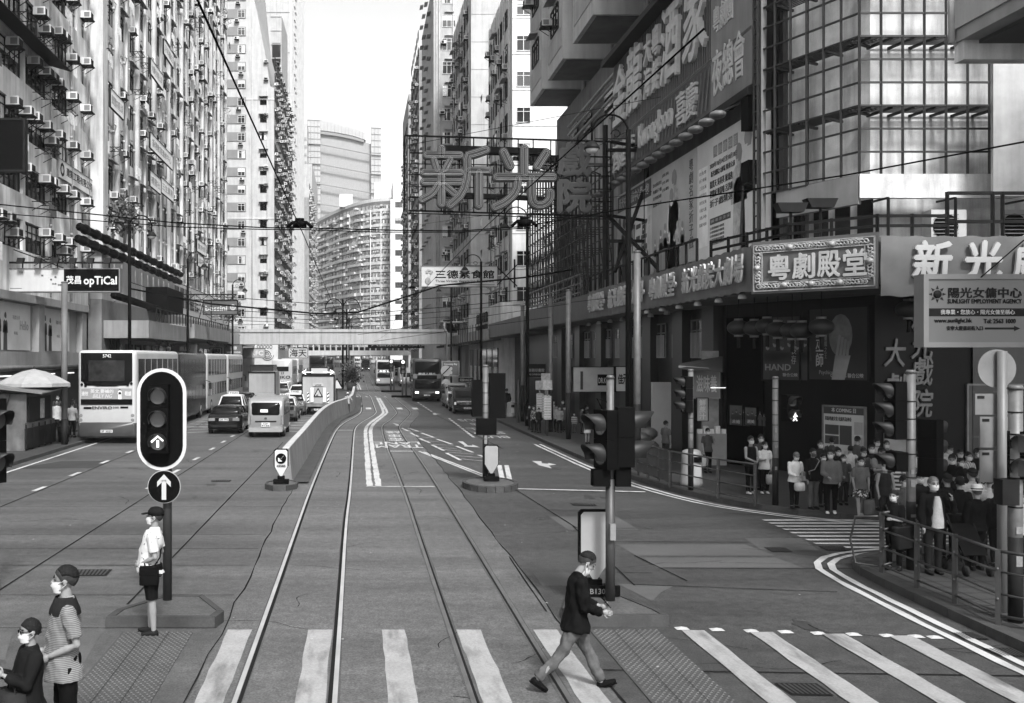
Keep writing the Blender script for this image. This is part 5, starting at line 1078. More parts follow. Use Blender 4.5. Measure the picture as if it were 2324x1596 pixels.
# white name boards fixed flat to the finned block, and one on the first block
for i, (u0, u1, v0, lb, s_) in enumerate(((251, 281, 222, 'white name board on the finned block, lowest row near the pier', '東南建材有限公司'), (342, 370, 150, 'white name board on the finned block, one bay past the first', '大華行有限公司'), (372, 394, 105, 'small white board on the finned block, highest of all', '牙科醫生'), (341, 392, 318, 'longest white name board in the middle of the finned block', '香港教育進修中心'), (341, 365, 405, 'white board under the longest one on the finned block', '補習社'), (366, 394, 420, 'white board with larger characters beside the lower one', '三生貿易'), (447, 468, 556, 'small dark-edged board low at the far fins', '會計師'), (449, 466, 590, 'lowest white board near the far fins', '診所'))):
    X = -15.55; Ya, Yb = X*F/(u0-U0), X*F/(u1-U0); z = Z_(v0, Ya)
    board('name_board', lb, 'name board', V((X, Ya, z-.55)), (0, 1, 0), Yb-Ya, 1.15, mat('name_board_white', .66, .5, v=.05), [(s_, .08, .25, .84, .5, PRINTM, .01)], DARK, .1, .03)
Ya = 16.3*F/(812-137); board('name_board', 'contractor name board with a round emblem painted on the first block', 'name board', V((-16.38, Ya, 14.0-.3)), (0, 1, 0), 7.2, 1.0, mat('name_board_cream', .55, .6, v=.1), [('建築工程有限公司', .2, .3, .76, .48, DARK, .01), ('O', .04, .15, .1, .7, DARK, .05)], CONCD, .06, .03)
# signs on the theatre side
o = P(957, 650, 75)
t, M = board('hanging_sign', 'pale vegetarian restaurant sign with a lotus and five black characters', 'signboard', o, EX, X_(1128, 75)-X_(957, 75), 1.45, mat('sign_pale', .36, .5, v=.08), [('三德素食館', .18, .4, .78, .42, BLACK, .03), ('Three Virtues Vegetarian Restaurant', .18, .17, .78, .16, BLACK, .012)], STEEL, .4)
mb = B(PRINTM); [mb.ball(o+V((.55+.16*math.cos(a*.7), -.02, 1.05+.13*math.sin(a*.7))), .12, .02, .1, 8, 5) for a in range(-1, 6)]; mb.m(mat('print_soft', .2)); mb.ball(o+V((.45, -.02, .4)), .22, .02, .28, 10, 6); mb.tube([o+V((.5, -.03, .3)), o+V((.7, -.03, .95))], .015, 4); mb.m(BLACK); mb.box(o.x+1, o.x+5.4, 74.97, 74.99, o.z+.1, o.z+.13); mb.build('lotus_print', t)
mb = B(DARK); mb.bar(o+V((5.6, 0, .1)), (11.8, 75, o.z+1.6), .08); mb.bar(o+V((5.6, 0, 1.4)), (11.8, 75, o.z), .08); mb.bar((11.6, 75, o.z-.1), (11.6, 75, o.z+2), .1); mb.build('bracket', t)
o = P(1301, 889, 50)
t, M = board('shop_sign', 'pale lit shoe clinic shop sign with a black lozenge, wrapped round the shop corner', 'shop sign', o, EX, 2.5, 1.2, mat('sign_shop', .33, .5), [('DR.KONG', .5, .35, .3, .22, WHITE, .02)], DARK, .3, .03)
mb = B(BLACK); mb.X = M; mb.box(1.2, 2.1, .3, .85, .001, .002); mb.m(PRINTD); mb.box(.35, .48, .1, 1.0, .001, .02); mb.X = None; mb.build('print', t)
t, M = board('shop_sign', 'round white shop sign with dark rim and two characters beside the lamp post', 'shop sign', P(1398, 888, 44), EX, .6, 1.05, OFFW, [('佳', .15, .3, .35, .4, DARK, .04), ('元', .5, .3, .35, .4, DARK, .04)], BLACK, .3, .03)
board('shop_sign', 'small dark bookshop sign with pale lettering under the canopy', 'shop sign', P(1196, 856, 62), EX, 1.15, .8, BLACK, [('商務印書館', .08, .4, .84, .25, OFFW, .01), ('THE COMMERCIAL PRESS', .08, .14, .84, .12, OFFW, .01)], STEEL, .2, .03)
board('shop_sign', 'small panel with brush characters by the juice shop', 'shop sign', P(1575, 903, 34.2), EX, .85, .95, mat('sign_juice', .12, .5), [('滋味養', .1, .2, .8, .6, OFFW, .02)], STEEL, .15, .03)
board('shop_sign', 'vertical cane juice sign beside the black theatre wall', 'shop sign', P(1582, 955, 33.9), EX, .36, .75, PRINTM, [('鮮\n蔗\n汁', .2, .06, .6, .88, WHITE, .02)], BLACK, .05, .02)
t = thing('shop_awning', 'folded dark awning with a pale pelmet over the juice shop', 'awning', P(1545, 830, 34)); mb = B(mat('awning_cloth', .05, .8)); mb.ext([P(1545, 838, 33), P(1640, 845, 33), P(1640, 810, 34.6), P(1545, 826, 34.6)], (0, .04, .02)); mb.build('cloth', t); mb = B(OFFW); mb.bar(P(1540, 832, 33.3), P(1608, 838, 33.3), .07); mb.build('pelmet', t)
# juice shop with lit counter
t = thing('juice_shop', 'small lit juice shop with counter and stacked goods beside the theatre entrance', 'shop', (11.8, 34.2, .13)); mb = B(mat('shop_inside', .2, .6, v=.3, sc=3)); mb.box(11.9, 12.45, 34.95, 35.1, .13, 4); mb.m(mat('counter', .16, .5)); mb.box(11.5, 12.45, 34.2, 34.4, .13, 1.2); mb.m(CURT); [mb.box(11.5+.2*i, 11.65+.2*i, 34.25, 34.38, 1.2, 1.35+.1*(i % 2)) for i in range(5)]; mb.build('counter', t)
mb = B(EMIT); mb.box(11.9, 12.4, 34.15, 34.2, 2.74, 2.76); mb.build('strip_light', t)
mb = B(mat('shop_tile', .3, .3, v=.1)); mb.box(11.6, 12.34, 39.9, 40.1, .2, 2.8); mb.build('tile_panel', t)
t = thing('rubbish_bags', 'pile of tied refuse bags behind the traffic signal', 'refuse bag', G(1445, 1030, .13)); p = G(1445, 1030, .13); m_ = B(mat('bag_plastic', .07, .35, v=.3, sc=5)); [m_.ball(p+V((dx, dy, dz)), .4, .35, .26, 10, 6) for dx, dy, dz in ((0, 0, .25), (.5, .1, .25), (.2, 0, .6), (.45, .1, .75))]; m_.build('bag', t)
# employment agency sign hanging from the near corner
YS = 18.0; o = P(2106, 777, YS)
AG = mat('sign_agency', .085, .45, v=.06, sc=.8)
t, M = board('hanging_sign', 'employment agency sign with a sun emblem, arrow and telephone number', 'signboard', o, EX, 2.1, (777-634)*YS/F, AG, (), mat('sign_frame', .12, .5), .28, .09)
w_, h_ = 2.1, (777-634)*YS/F; PP = lambda u, v: ((u-2106)*YS/F, (777-v)*YS/F)
mb = MB()
for s_, u0, u1, v0, v1, m_, b_ in (('陽光女傭中心', 2152, 2318, 653, 676, DARK, .03), ('SUNLIGHT EMPLOYMENT AGENCY', 2150, 2318, 679, 689, DARK, .02), ('我專業・您放心・陽光女傭至稱心', 2134, 2302, 703, 714, OFFW, .01), ('www.sunlight.hk', 2120, 2205, 723, 735, DARK, .03), ('Tel: 2563 1000', 2232, 2304, 724, 734, DARK, .03), ('安寧大廈書局街入口', 2148, 2230, 740, 750, DARK, .01)):
    x, y = PP(u0, v1); put_text(mb, s_, M @ Matrix.Translation((0, 0, .004)), (u1-u0)*YS/F, (v1-v0)*YS/F, m_, b_, x=x, y=y)
mb.build('lettering', t)
mb = B(DARK); mb.X = M; x, y = PP(2107, 718); mb.box(.01, w_, y, y+18*YS/F, .0, .004)
x, y = PP(2235, 748); mb.box(x, x+66*YS/F, y, y+4.5*YS/F, 0, .006); mb.add([(x+66*YS/F, y-.03, .006), (x+80*YS/F, y+.018, .006), (x+66*YS/F, y+.066, .006)], [range(3)], False)
x, y = PP(2127, 668); mb.ball((x, y, .01), .075, .075, .03, 14, 6)
for k in range(8): a = k*math.pi/4; mb.add([(x+.095*math.cos(a-.28), y+.095*math.sin(a-.28), .006), (x+.16*math.cos(a), y+.16*math.sin(a), .006), (x+.095*math.cos(a+.28), y+.095*math.sin(a+.28), .006)], [range(3)], False)
mb.X = None; mb.build('emblem', t)
mb = B(DARK); mb.tube([(o.x+.9, YS, o.z+h_), P(2324, 545, 17.5)], .012, 5); mb.tube([(o.x+2, YS, o.z+h_+.08), (13.5, YS, o.z+h_+.08)], .04, 6); mb.build('stay', t)
# overhanging storey of the near corner building
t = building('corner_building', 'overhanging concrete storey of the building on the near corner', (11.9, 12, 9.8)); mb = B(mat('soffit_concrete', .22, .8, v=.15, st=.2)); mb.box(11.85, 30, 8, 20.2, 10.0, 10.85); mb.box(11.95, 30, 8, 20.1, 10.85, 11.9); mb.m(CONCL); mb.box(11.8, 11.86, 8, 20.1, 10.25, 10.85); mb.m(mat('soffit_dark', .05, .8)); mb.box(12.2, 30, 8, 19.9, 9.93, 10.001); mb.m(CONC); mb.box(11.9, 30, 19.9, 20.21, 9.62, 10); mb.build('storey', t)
mb = B(GLASS2); mb.box(11.9, 11.96, 12, 18.8, 11.15, 11.7); mb.build('window', t); mb = B(PIPE); mb.tube([(11.78, 20.1, 10), (11.78, 20.1, 11.9)], .07, 6); mb.tube([(11.78, 20.1, 10.05), (12.2, 20.3, 9.9)], .06, 6); mb.build('drain_pipe', t)

# ---------------------------------------------------------------- posts, lamps, wires
def street_lamp(x, y, d, label, hgt=11.0):
    t = thing('street_lamp', label, 'street lamp', (x, y, 0), group='arched street lamps'); mb = B(BLACK); mb.tube([(x, y, .1), (x, y, 1.3)], .13, 10); mb.tube([(x, y, 1.3), (x, y, hgt)], [.1, .085], 10); mb.build('post', t)
    mb = B(BLACK); a0 = [V((x+d*(.6-.6*math.cos(math.pi*k/12)), y, hgt-.1+.6*math.sin(math.pi*k/12))) for k in range(13)]; mb.tube([V((x, y, hgt-1.2))]+a0+[V((x+d*1.2, y, hgt-.4))], .035, 7)
    mb.tube([V((x+d*(.4+.18*math.cos(k*.7)*(1-k*.07)), y, hgt-.15+.18*math.sin(k*.7)*(1-k*.07))) for k in range(10)], .018, 5); mb.tube([V((x, y, hgt-.3)), V((x+d*1.1, y, hgt-.3))], .018, 5); mb.build('arm', t)
    m_ = B(DARK); c = V((x+d*1.2, y, hgt-.62)); m_.rings([[c+V((r_*math.cos(k*math.pi/6), r_*math.sin(k*math.pi/6), z)) for k in range(12)] for z, r_ in ((.25, .05), (.2, .14), (.05, .25), (-.02, .26))]); lh = m_.build('lamp_head', t)
    m_ = B(mat('lamp_glass', .4, .2, v=0)); m_.ball(c+V((0, 0, -.02)), .22, .22, .16, 12, 7); m_.build('lamp_glass', lh)
for u, y, nm in ((294, 55, 'arched street lamp beside the finned block, nearest to the kiosk'), (426, 74, 'arched street lamp standing behind the first bus'), (528, 100, 'arched street lamp at the footbridge end of the bus queue')): street_lamp(X_(u, y), y, 1, nm.replace('nearest', 'closest') if 0 else nm.replace(', nearest to', ', close to'))
for u, y, nm in ((1426, 33.5, 'tall arched street lamp in front of the theatre posters'), (1197, 54, 'arched street lamp under the neon theatre sign'), (1092, 74, 'arched street lamp behind the vegetarian restaurant sign'), (1024, 97.6, 'arched street lamp near the footbridge column')): street_lamp(X_(u, y), y, -1, nm, 11.3 if y < 60 else 10.8)
def pole(name, label, cat, x, y, z, r_, m_=GALV, base=None):
    t = thing(name, label, cat, (x, y, 0)); mb = B(m_); mb.tube([(x, y, .05), (x, y, z)], r_, 12); mb.m(m_); mb.tube([(x, y, z), (x, y, z+.05), (x, y, z+.07)], [r_*1.1, r_*1.1, r_*.6], 12); mb.build('shaft', t)
    mb = B(DARK); mb.tube([(x, y, .06), (x, y, (base or 1.2))], r_*1.06, 12); mb.build('painted_base', t); return t
for u, y, z, lb in ((1446, 34.1, 7.3, 'grey tram wire pole beside the tall lamp before the posters'), (1290, 45.3, 6.75, 'grey tram wire pole by the shoe clinic shop sign'), (1250, 49.8, 6.7, 'grey tram wire pole by the bus stop panels'), (1186, 57.9, 6.7, 'grey tram wire pole standing behind the second arched lamp')): pole('wire_pole', lb, 'pole', X_(u, y), y, z, .115, base=2.2)
pole('wire_pole', 'dark wooden-looking pole carrying wires beside the kiosk', 'pole', -12.3, 42.5, 6.9, .13, mat('pole_dark', .07, .7, v=.3, st=.3))
for i, (u, y) in enumerate(((778, 125), (787, 150), (792, 180), (797, 215), (801, 260))):
    t = thing('median_lamp', 'twin-arm black lamp post in the tram median, ' + ['first of the row', 'second of the row', 'third of the row', 'fourth of the row', 'last of the row'][i], 'street lamp', (X_(u, y), y, 0), group='twin lamp posts in the median'); x = X_(u, y); mb = B(BLACK); mb.tube([(x, y, 0), (x, y, 11)], .13, 8); mb.build('post', t)
    for d in (-1, 1): mb = B(BLACK); mb.tube([V((x+d*(1.1-1.1*math.cos(math.pi*k/10)), y, 9.6+1.5*math.sin(math.pi*k/10))) for k in range(11)], .06, 6); mb.m(OFFW); mb.ball((x+d*2.2, y, 9.3), .35, .35, .22, 10, 6); mb.build('arm', t)
t = thing('planter', 'bushy shrub in a concrete planter at the head of the tram median', 'planter', (X_(796, 118), 118, 0)); x = X_(797, 118); m_ = B(CONCD); m_.tube([(x, 118, 0), (x, 118, .9)], [.5, .65], 12); m_.build('pot', t)
m_ = B(mat('leaf', .05, .7, v=.4, sc=6))
for i in range(700): a = V((R.gauss(0, .5), R.gauss(0, .5), R.gauss(1.9, .55))); n_ = V((R.uniform(-1, 1), R.uniform(-1, 1), R.uniform(-1, 1))).normalized()*.16; b = n_.orthogonal().normalized()*.1; p = V((x, 118, 0))+a; m_.quad(p-n_, p+b, p+n_, p-b)
m_.build('foliage', t)
# tree sprouting by the finned block's far end and small plant on a ledge
for u, v, Y, s_, lb in ((518, 706, 108, .9, 'small leafy tree over the clothes sign, beside the banded tower'), (283, 492, 60, .6, 'bush growing out of the ledge of the finned block')):
    t = thing('tree', lb, 'tree', tuple(P(u, v+30, Y))); c = P(u, v, Y); m_ = B(mat('bark', .08, .9)); m_.tube([c+V((0, 0, -2.6*s_)), c+V((.1, 0, -.6*s_)), c+V((.2, 0, .5*s_))], [.1, .07, .03], 6); m_.tube([c+V((.05, 0, -1*s_)), c+V((-.6*s_, .2, .3*s_))], [.05, .02], 5); m_.build('trunk', t); m_ = B(mat('leaf', .05))
    for i in range(520): q = V((R.gauss(0, .62), R.gauss(0, .5), R.gauss(0, .75)))*s_; n_ = V((R.uniform(-1, 1), R.uniform(-1, 1), R.uniform(-1, 1))).normalized()*.15; b = n_.orthogonal().normalized()*.09; p = c+q; m_.quad(p-n_, p+b, p+n_, p-b)
    m_.build('crown', t)
def wire(label, pts, r_=.012, extra=None):
    t = thing('overhead_wire', label, 'wire', tuple(pts[0])); mb = B(BLACK); mb.tube(pts, r_, 5); mb.build('cable', t)
    if extra:
        for p in extra:
            mb = B(BLACK); p = V(p); mb.tube([p+V((0, 0, -.02)), p+V((0, 0, .08))], .12, 8); mb.tube([p+V((0, 0, .08)), p+V((0, 0, .13))], .08, 8); mb.tube([p+V((-.22, 0, -.03)), p+V((-.12, 0, .06)), p+V((.12, 0, .06)), p+V((.22, 0, -.03))], .03, 6); mb.build('insulator', t)
    return t
wire('tram contact wire running over the inner track', [V((-.93, 3, 5.82)), V((-.93, 17.5, 5.86)), V((-.93, 52, 5.7)), V((-.5, 75, 5.7)), V((-.9, 125, 5.7))], .008)
wire('tram contact wire running over the outer track', [V((2.05, 6, 5.7)), V((2.03, 17.5, 5.86)), V((1.9, 52, 5.7)), V((2.4, 75, 5.7)), V((2, 125, 5.7))], .007)
sp = 17.5; a_, b_ = P(680, 517, sp), P(1190, 514, sp)
wire('doubled span wire crossing the street at the signals, with two round insulators', [P(-60, 458, sp), P(400, 506, sp), P(600, 517, sp), a_, P(900, 523, sp), P(1050, 524, sp), b_, P(1440, 470, 15.6), P(1917, 398, 13), P(2400, 308, 11)], .011, [a_+V((0, 0, .03)), b_+V((0, 0, .03))])
wire('second strand of the doubled span wire, lower over the kiosk side', [P(-60, 480, sp), P(400, 515, sp), P(600, 521, sp), a_+V((0, 0, -.03)), P(850, 527, sp), P(1050, 527, sp), b_+V((0, 0, -.03))], .009)
for i, (v0, v1, v2, v3, Y) in enumerate(((655, 690, 712, 640, 52), (600, 672, 690, 668, 60), (640, 702, 716, 690, 60), (690, 718, 726, 700, 75), (688, 725, 735, 712, 90))):
    wire('sagging span wire over the carriageways, ' + ['thick bundled one over the buses', 'upper one by the first lamp', 'second one by the first lamp', 'one past the clothes sign', 'lowest, in front of the footbridge'][i], [P(294 if i < 3 else 430, v0, Y), P(480, v1, Y), P(720, v2, Y), P(812, v2-3, Y), P(1000, v3+8, Y), P(1190, v3-10, Y), P(1300, v3-28, Y)], .045 if i == 0 else .02, [P(760, v2, Y), P(935, v3+14, Y)] if i in (0, 3) else None)
for i, (p, q) in enumerate((((1190, 610), (1446, 600)), ((1187, 700), (1446, 668)), ((812, 760), (1290, 690)), ((850, 775), (1250, 720)))): wire('thin wire tied to the grey tram poles, ' + ['highest', 'second down', 'third down', 'lowest'][i], [P(*p, 58), P(*q, 40)], .012)
for i, (p, q) in enumerate((((1535, 510, 90), (1940, 370, 30)), ((1010, 505, 70), (1420, 300, 40)), ((925, 330, 44), (1500, 220, 40)))): wire('thin guy wire slanting up toward the jutting bays, ' + ['longest', 'lower', 'by the neon sign'][i], [P(p[0]*.62, p[1], p[2]), P(*q)] if i == 0 else [P(*p), P(*q)], .012)
# tram barrier wall
t = thing('barrier_wall', 'long curved white concrete barrier between the road and the tram track', 'barrier', (-2.1, 31, 0))
bp = [V((-2.14, 30.2, 0)), V((-2.12, 33, 0)), V((-2.05, 38, 0)), V((-2.0, 45.6, 0)), V((-1.9, 54, 0)), V((-1.5, 62, 0)), V((-.8, 67, 0)), V((-.42, 73, 0)), V((-.36, 86, 0)), V((-.35, 96, 0))]; bp = resample(chaikin(bp, 2), .8)
mb = B(mat('barrier_white', .13, .7, v=.18, sc=1.2, st=.3, fine=.1)); rs = []
for i, p in enumerate(bp): d = (bp[min(i+1, len(bp)-1)]-bp[max(i-1, 0)]).normalized(); n_ = V((d.y, -d.x, 0)); rs.append([p-n_*.2, p+n_*.2, p+n_*.16+V((0, 0, .35)), p+n_*.1+V((0, 0, 1.05)), p-n_*.1+V((0, 0, 1.05)), p-n_*.16+V((0, 0, .35))])
mb.rings(rs, True, False); mb.build('wall', t)
mb = B(mat('barrier_cap', .3, .7, v=.15)); mb.rings([[r[4]+V((0, 0, .003)), r[3]+V((0, 0, .003)), r[3]+V((0, 0, .03)), r[4]+V((0, 0, .03))] for r in rs], True, False); mb.build('cap', t)
mb = B(KERBM); ribbon(mb, [p+V((0, 0, 0)) for p in bp], .5, .06, .42); mb.build('plinth', t)
# keep-left bollards
def bollard(label, p, h_, w_, face, txt):
    t = thing('keep_left_sign', label, 'road sign', tuple(p)); x, y, z = p; mb = B(BLACK); mb.box(x-.22, x+.22, y-.12, y+.12, z, z+.12); mb.box(x-.1, x+.1, y-.08, y+.08, z+.12, z+.22); mb.build('base', t)
    out = [(-w_/2, .5), (0, .17), (w_/2, .5), (w_/2, h_-.05), (w_/2-.05, h_), (-w_/2+.05, h_), (-w_/2, h_-.05)]; mb = B(BLACK); mb.ext([(x+a, y-.03, z+b) for a, b in out], (0, .06, 0)); mb.build('rim', t)
    mb = B(face); c = V((0, .62)); mb.ext([(x+a*.86, y-.045, z+.04+(b-.04)*.97) for a, b in out], (0, .012, 0)); mb.build('panel', t)
    if txt:
        mb = B(BLACK); mb.disc((x, y-.05, z+h_*.72), (0, -1, 0), w_*.36, .008); mb.build('disc', t); mb = B(WHITE); d = w_*.2; cz = z+h_*.72; yy = y-.062
        mb.bar((x+d, yy, cz+d), (x-d*.6, yy, cz-d*.6), .05, .004); mb.ext([(x-d, yy, cz-d), (x+d*.35, yy, cz-d), (x+d*.35-.03, yy, cz-d+.045), (x-d+.05, yy, cz-d+.05)], (0, .004, 0)); mb.ext([(x-d, yy, cz-d), (x-d+.05, yy, cz-d+.04), (x-d+.045, yy, cz+d*.35-.03), (x-d, yy, cz+d*.35)], (0, .004, 0)); mb.build('arrow', t)
        mb = MB(); put_text(mb, '45585', frame((x-w_*.3, y-.05, z+h_*.48), EX, (0, 0, 1)), w_*.6, .06, DARK, .02); mb.build('lettering', t)
    return t
bollard('keep-left sign with arrow disc and number at the barrier end', V((-2.2, 29.1, .15)), 1.0, .42, OFFW, 1)
bollard('plain-backed bollard sign beside the pole on the round-ended island', V((3.9, 29.6, .17)), 1.05, .45, mat('sign_back', .17, .5), 0)
t = bollard('large plain-backed bollard sign behind the walking man', V((3.62, 15.5, .16)), 1.28, .5, mat('sign_back', .17, .5), 0); mb = B(BLACK); mb.box(3.3, 3.95, 15.25, 15.3, .16, .32); put_text(mb, 'TB13052', frame((3.42, 15.25, .2), EX, (0, 0, 1)), .42, .08, mat('plate_text', .12, .6), .0); mb.build('number_plate', t)
# ---------------------------------------------------------------- traffic signals
def visor(mb, c, d, r_, ln):
    c = V(c); d = V(d).normalized(); s_ = d.cross(V((0, 0, 1))).normalized(); up = V((0, 0, 1)); n = 14; rs = []
    for rr in (r_, r_-.012):
        a, b = [], []
        for k in range(n+1): th = -.5+(math.pi+1.0)*k/n; q = s_*math.cos(th)*rr + up*math.sin(th)*rr; a.append(c+q); b.append(c+q+d*ln*(.55+.45*max(0, math.sin(th)))-up*.0)
        rs.append((a, b))
    (a, b), (a2, b2) = rs; m = n+1; vs = a+b+b2+a2; fs = []
    for k in range(n): fs += [(k, k+1, m+k+1, m+k), (2*m+k, 2*m+k+1, 3*m+k+1, 3*m+k), (m+k, m+k+1, 2*m+k+1, 2*m+k)]
    mb.add(vs, fs, True)
def head(t, c, d, n, w_=.34, step=.33, r_=.12, vl=.28, lit=None, dep=.2):
    """signal head: housing with n lamps stacked from the top at c, looking along d"""
    c = V(c); d = V(d).normalized(); s_ = V((0, 0, 1)).cross(d); M = Matrix(((s_.x, d.x, 0, c.x), (s_.y, d.y, 0, c.y), (0, 0, 1, c.z), (0, 0, 0, 1)))
    mb = B(BLACK); mb.X = M
    for i in range(n): mb.box(-w_/2, w_/2, -dep, 0, -step*(i+1)+.005, -step*i)
    mb.X = None; h_ = mb.build('housing', t)
    for i in range(n):
        p = c - V((0, 0, step*(i+.5))); m_ = B(mat('lens_off', .05, .15, v=.3, spec=.8)); m_.disc(p, d, r_, .012); m_.build('lens', h_); mb = B(mat('visor_black', .008, .5, spec=.2)); visor(mb, p+d*.005, d, r_+.015, vl); mb.build('visor', h_)
    return h_
SIG = thing('traffic_signal', 'large tram signal on a white-rimmed backing board with a lit upward arrow', 'traffic signal', (-2.87, 15.08, .15)); x, y = -2.84, 15.0
pole_m = mat('signal_pole', .02, .5, v=.3, st=.3); mb = B(pole_m); mb.tube([(x, y+.12, .12), (x, y+.12, 3.6)], .068, 14); mb.build('pole', SIG)
def capsule(hw, z0, z1, n=14): return [(hw*math.cos(a), z1-hw+hw*math.sin(a)) for a in [math.pi*k/n for k in range(n+1)]] + [(hw*math.cos(a), z0+hw+hw*math.sin(a)) for a in [math.pi+math.pi*k/n for k in range(n+1)]]
cx = -2.9; zb, zt_ = 2.09, 3.6
mb = B(OFFW); mb.ext([(cx+a, y-.02, b) for a, b in capsule(.365, zb, zt_)], (0, .04, 0)); mb.build('backing_rim', SIG); mb = B(BLACK); mb.ext([(cx+a, y-.03, b) for a, b in capsule(.315, zb+.05, zt_-.05)], (0, .012, 0)); mb.build('backing_board', SIG)
h_ = head(SIG, (cx-.02, y-.2, 3.36), (0, -1, 0), 3, .3, .335, .115, .2, dep=.17)
mb = B(mat('lit_arrow', .6, emit=.6, v=0)); cz = 3.36-.335*2.5; yy = y-.225
for q in ([(-.015, -.075), (.02, -.075), (.02, .03), (-.015, .03)], [(-.1, .015), (-.085, -.01), (.005, .075), (.0, .1)], [(0, .1), (.0, .072), (.075, .01), (.09, .03)]): mb.ext([(cx-.02+a, yy, cz+b) for a, b in q], (0, .008, 0))
mb.build('lit_arrow', h_)
c = V((-2.86, y-.03, 1.85)); mb = B(BLACK); mb.disc(c, (0, -1, 0), .235, .012, 32); mb.build('round_sign', SIG); mb = B(mat('sign_rim', .25, .5)); mb.disc(c+V((0, .006, 0)), (0, -1, 0), .245, .01, 32); mb.build('sign_rim', SIG)
mb = B(mat('sign_arrow', .3, .5, v=.05)); cc = c+V((0, -.02, 0)); [mb.ext([cc+V((a, 0, b)) for a, b in q], (0, .006, 0)) for q in ([(-.033, -.19), (.033, -.19), (.033, .1), (-.033, .1)], [(-.1, .0), (-.1, .075), (0, .185), (0, .1)], [(0, .1), (0, .185), (.1, .075), (.1, 0)])]; mb.build('arrow', SIG)
SG2 = thing('traffic_signal', 'signal pole with four hooded lamps facing both ways, over the island by the walking man', 'traffic signal', (3.757, 15.08, .15)); x, y = 3.757, 15.08
mb = B(pole_m); mb.tube([(x, y, .12), (x, y, 1.95)], .07, 14); mb.m(mat('pole_banded', .055, .5, v=.3, sc=8, st=.3)); mb.tube([(x, y, 1.95), (x, y, 3.45)], .055, 14); mb.tube([(x, y, 3.45), (x, y, 3.5)], [.07, .04], 14); mb.build('pole', SG2)
head(SG2, (x-.16, y-.05, 2.98), (-1, -.35, 0), 2, .36, .44, .15, .3, dep=.22); head(SG2, (x+.33, y-.02, 3.02), (1, -.1, 0), 2, .36, .44, .15, .3, dep=.24)
mb = B(BLACK); mb.box(x-.27, x-.02, y-.1, y+.1, 1.85, 2.1); mb.box(x+.06, x+.28, y-.12, y+.1, 1.85, 2.15); mb.build('push_button_box', SG2); mb = B(mat('call_box', .11, .5)); mb.box(x-.03, x+.05, y-.13, y-.06, 1.06, 1.3); mb.build('call_button', SG2)
mb = B(BLACK); mb.tube([(x-.1, y, 2.95), (x-.2, y, 3.15), (x-.05, y, 3.1), (x+.02, y-.07, 2.9), (x+.05, y-.09, 2.6)], .012, 5); mb.build('cable', SG2)
def signal_pole(label, x, y, z, heads, r_=.07, z0=.13, m_=GALV, dark=1.3):
    t = thing('traffic_signal', label, 'traffic signal', (x, y, z0)); mb = B(m_); mb.tube([(x, y, z0), (x, y, z)], r_, 12); mb.tube([(x, y, z), (x, y, z+.05)], [r_*1.25, r_*.9], 12); mb.m(DARK); mb.tube([(x, y, z0), (x, y, dark)], r_*1.04, 12); [mb.tube([(x, y, zz), (x, y, zz+.02)], r_*1.05, 12) for zz in (1.7, 2.1, 2.35, 2.7, 3.0)]; mb.build('pole', t)
    st_ = B(mat('sticker', .11, .6, v=.3, sc=20)); [st_.box(x-r_*.5, x+r_*R.uniform(.1, .6), y-r_*1.03, y-r_*.6, zz, zz+R.uniform(.05, .16)) for zz in (R.uniform(.9, 1.2), R.uniform(1.3, 1.6), R.uniform(1.75, 2))]; st_.build('sticker', t)
    for (dx, dy, zc, d, n) in heads: head(t, (x+dx, y+dy, zc), d, n)
    return t
signal_pole('signal on a grey pole by the rubbish bin, its three hoods toward the road', 9.1, 27.7, 3.4, [(-.2, 0, 3.25, (-1, -.1, 0), 3)])
t = signal_pole('pedestrian signal with a lit walking figure, at the theatre corner', 10.26, 24.9, 3.25, [(.42, .0, 2.85, (.3, -1, 0), 2)]); mb = B(mat('lit_figure', .6, emit=.5, v=0)); p = V((10.72, 24.83, 2.3)); mb.ball(p+V((0, 0, .1)), .02, .02, .02, 6, 4); [mb.bar(p+V((a, 0, b)), p+V((c_, 0, d_)), .022) for a, b, c_, d_ in ((0, .08, 0, -.01), (0, -.01, -.05, -.09), (0, -.01, .04, -.09), (0, .07, -.045, .0), (0, .07, .05, .02))]; mb.build('walking_figure', t)
signal_pole('signal pole on the near corner, with a stack of four hoods toward the road', 9.47, 17.35, 3.5, [(-.36, 0, 3.35, (-1, -.05, 0), 3), (-.34, 0, 2.15, (-1, -.05, 0), 1), (.42, .05, 2.7, (.9, .5, 0), 3)], .075)
t = signal_pole('thick signal pole by the end of the corner railing, with two hoods', 9.02, 13.9, 3.33, [(.02, -.1, 2.75, (-.75, -1, 0), 2)], .09); mb = B(DARK); mb.box(8.75, 8.98, 13.75, 13.95, 1.75, 2.1); mb.build('control_box', t)
t = signal_pole('signal pole on the round-ended island, seen from behind', 3.83, 30.4, 3.5, [], .085, .17); mb = B(BLACK); mb.box(3.42, 3.72, 30.3, 30.5, 2.0, 3.1); mb.box(3.94, 4.42, 30.3, 30.5, 1.95, 3.3); mb.box(3.55, 4.15, 30.3, 30.5, 1.45, 1.95); mb.build('housing', t)
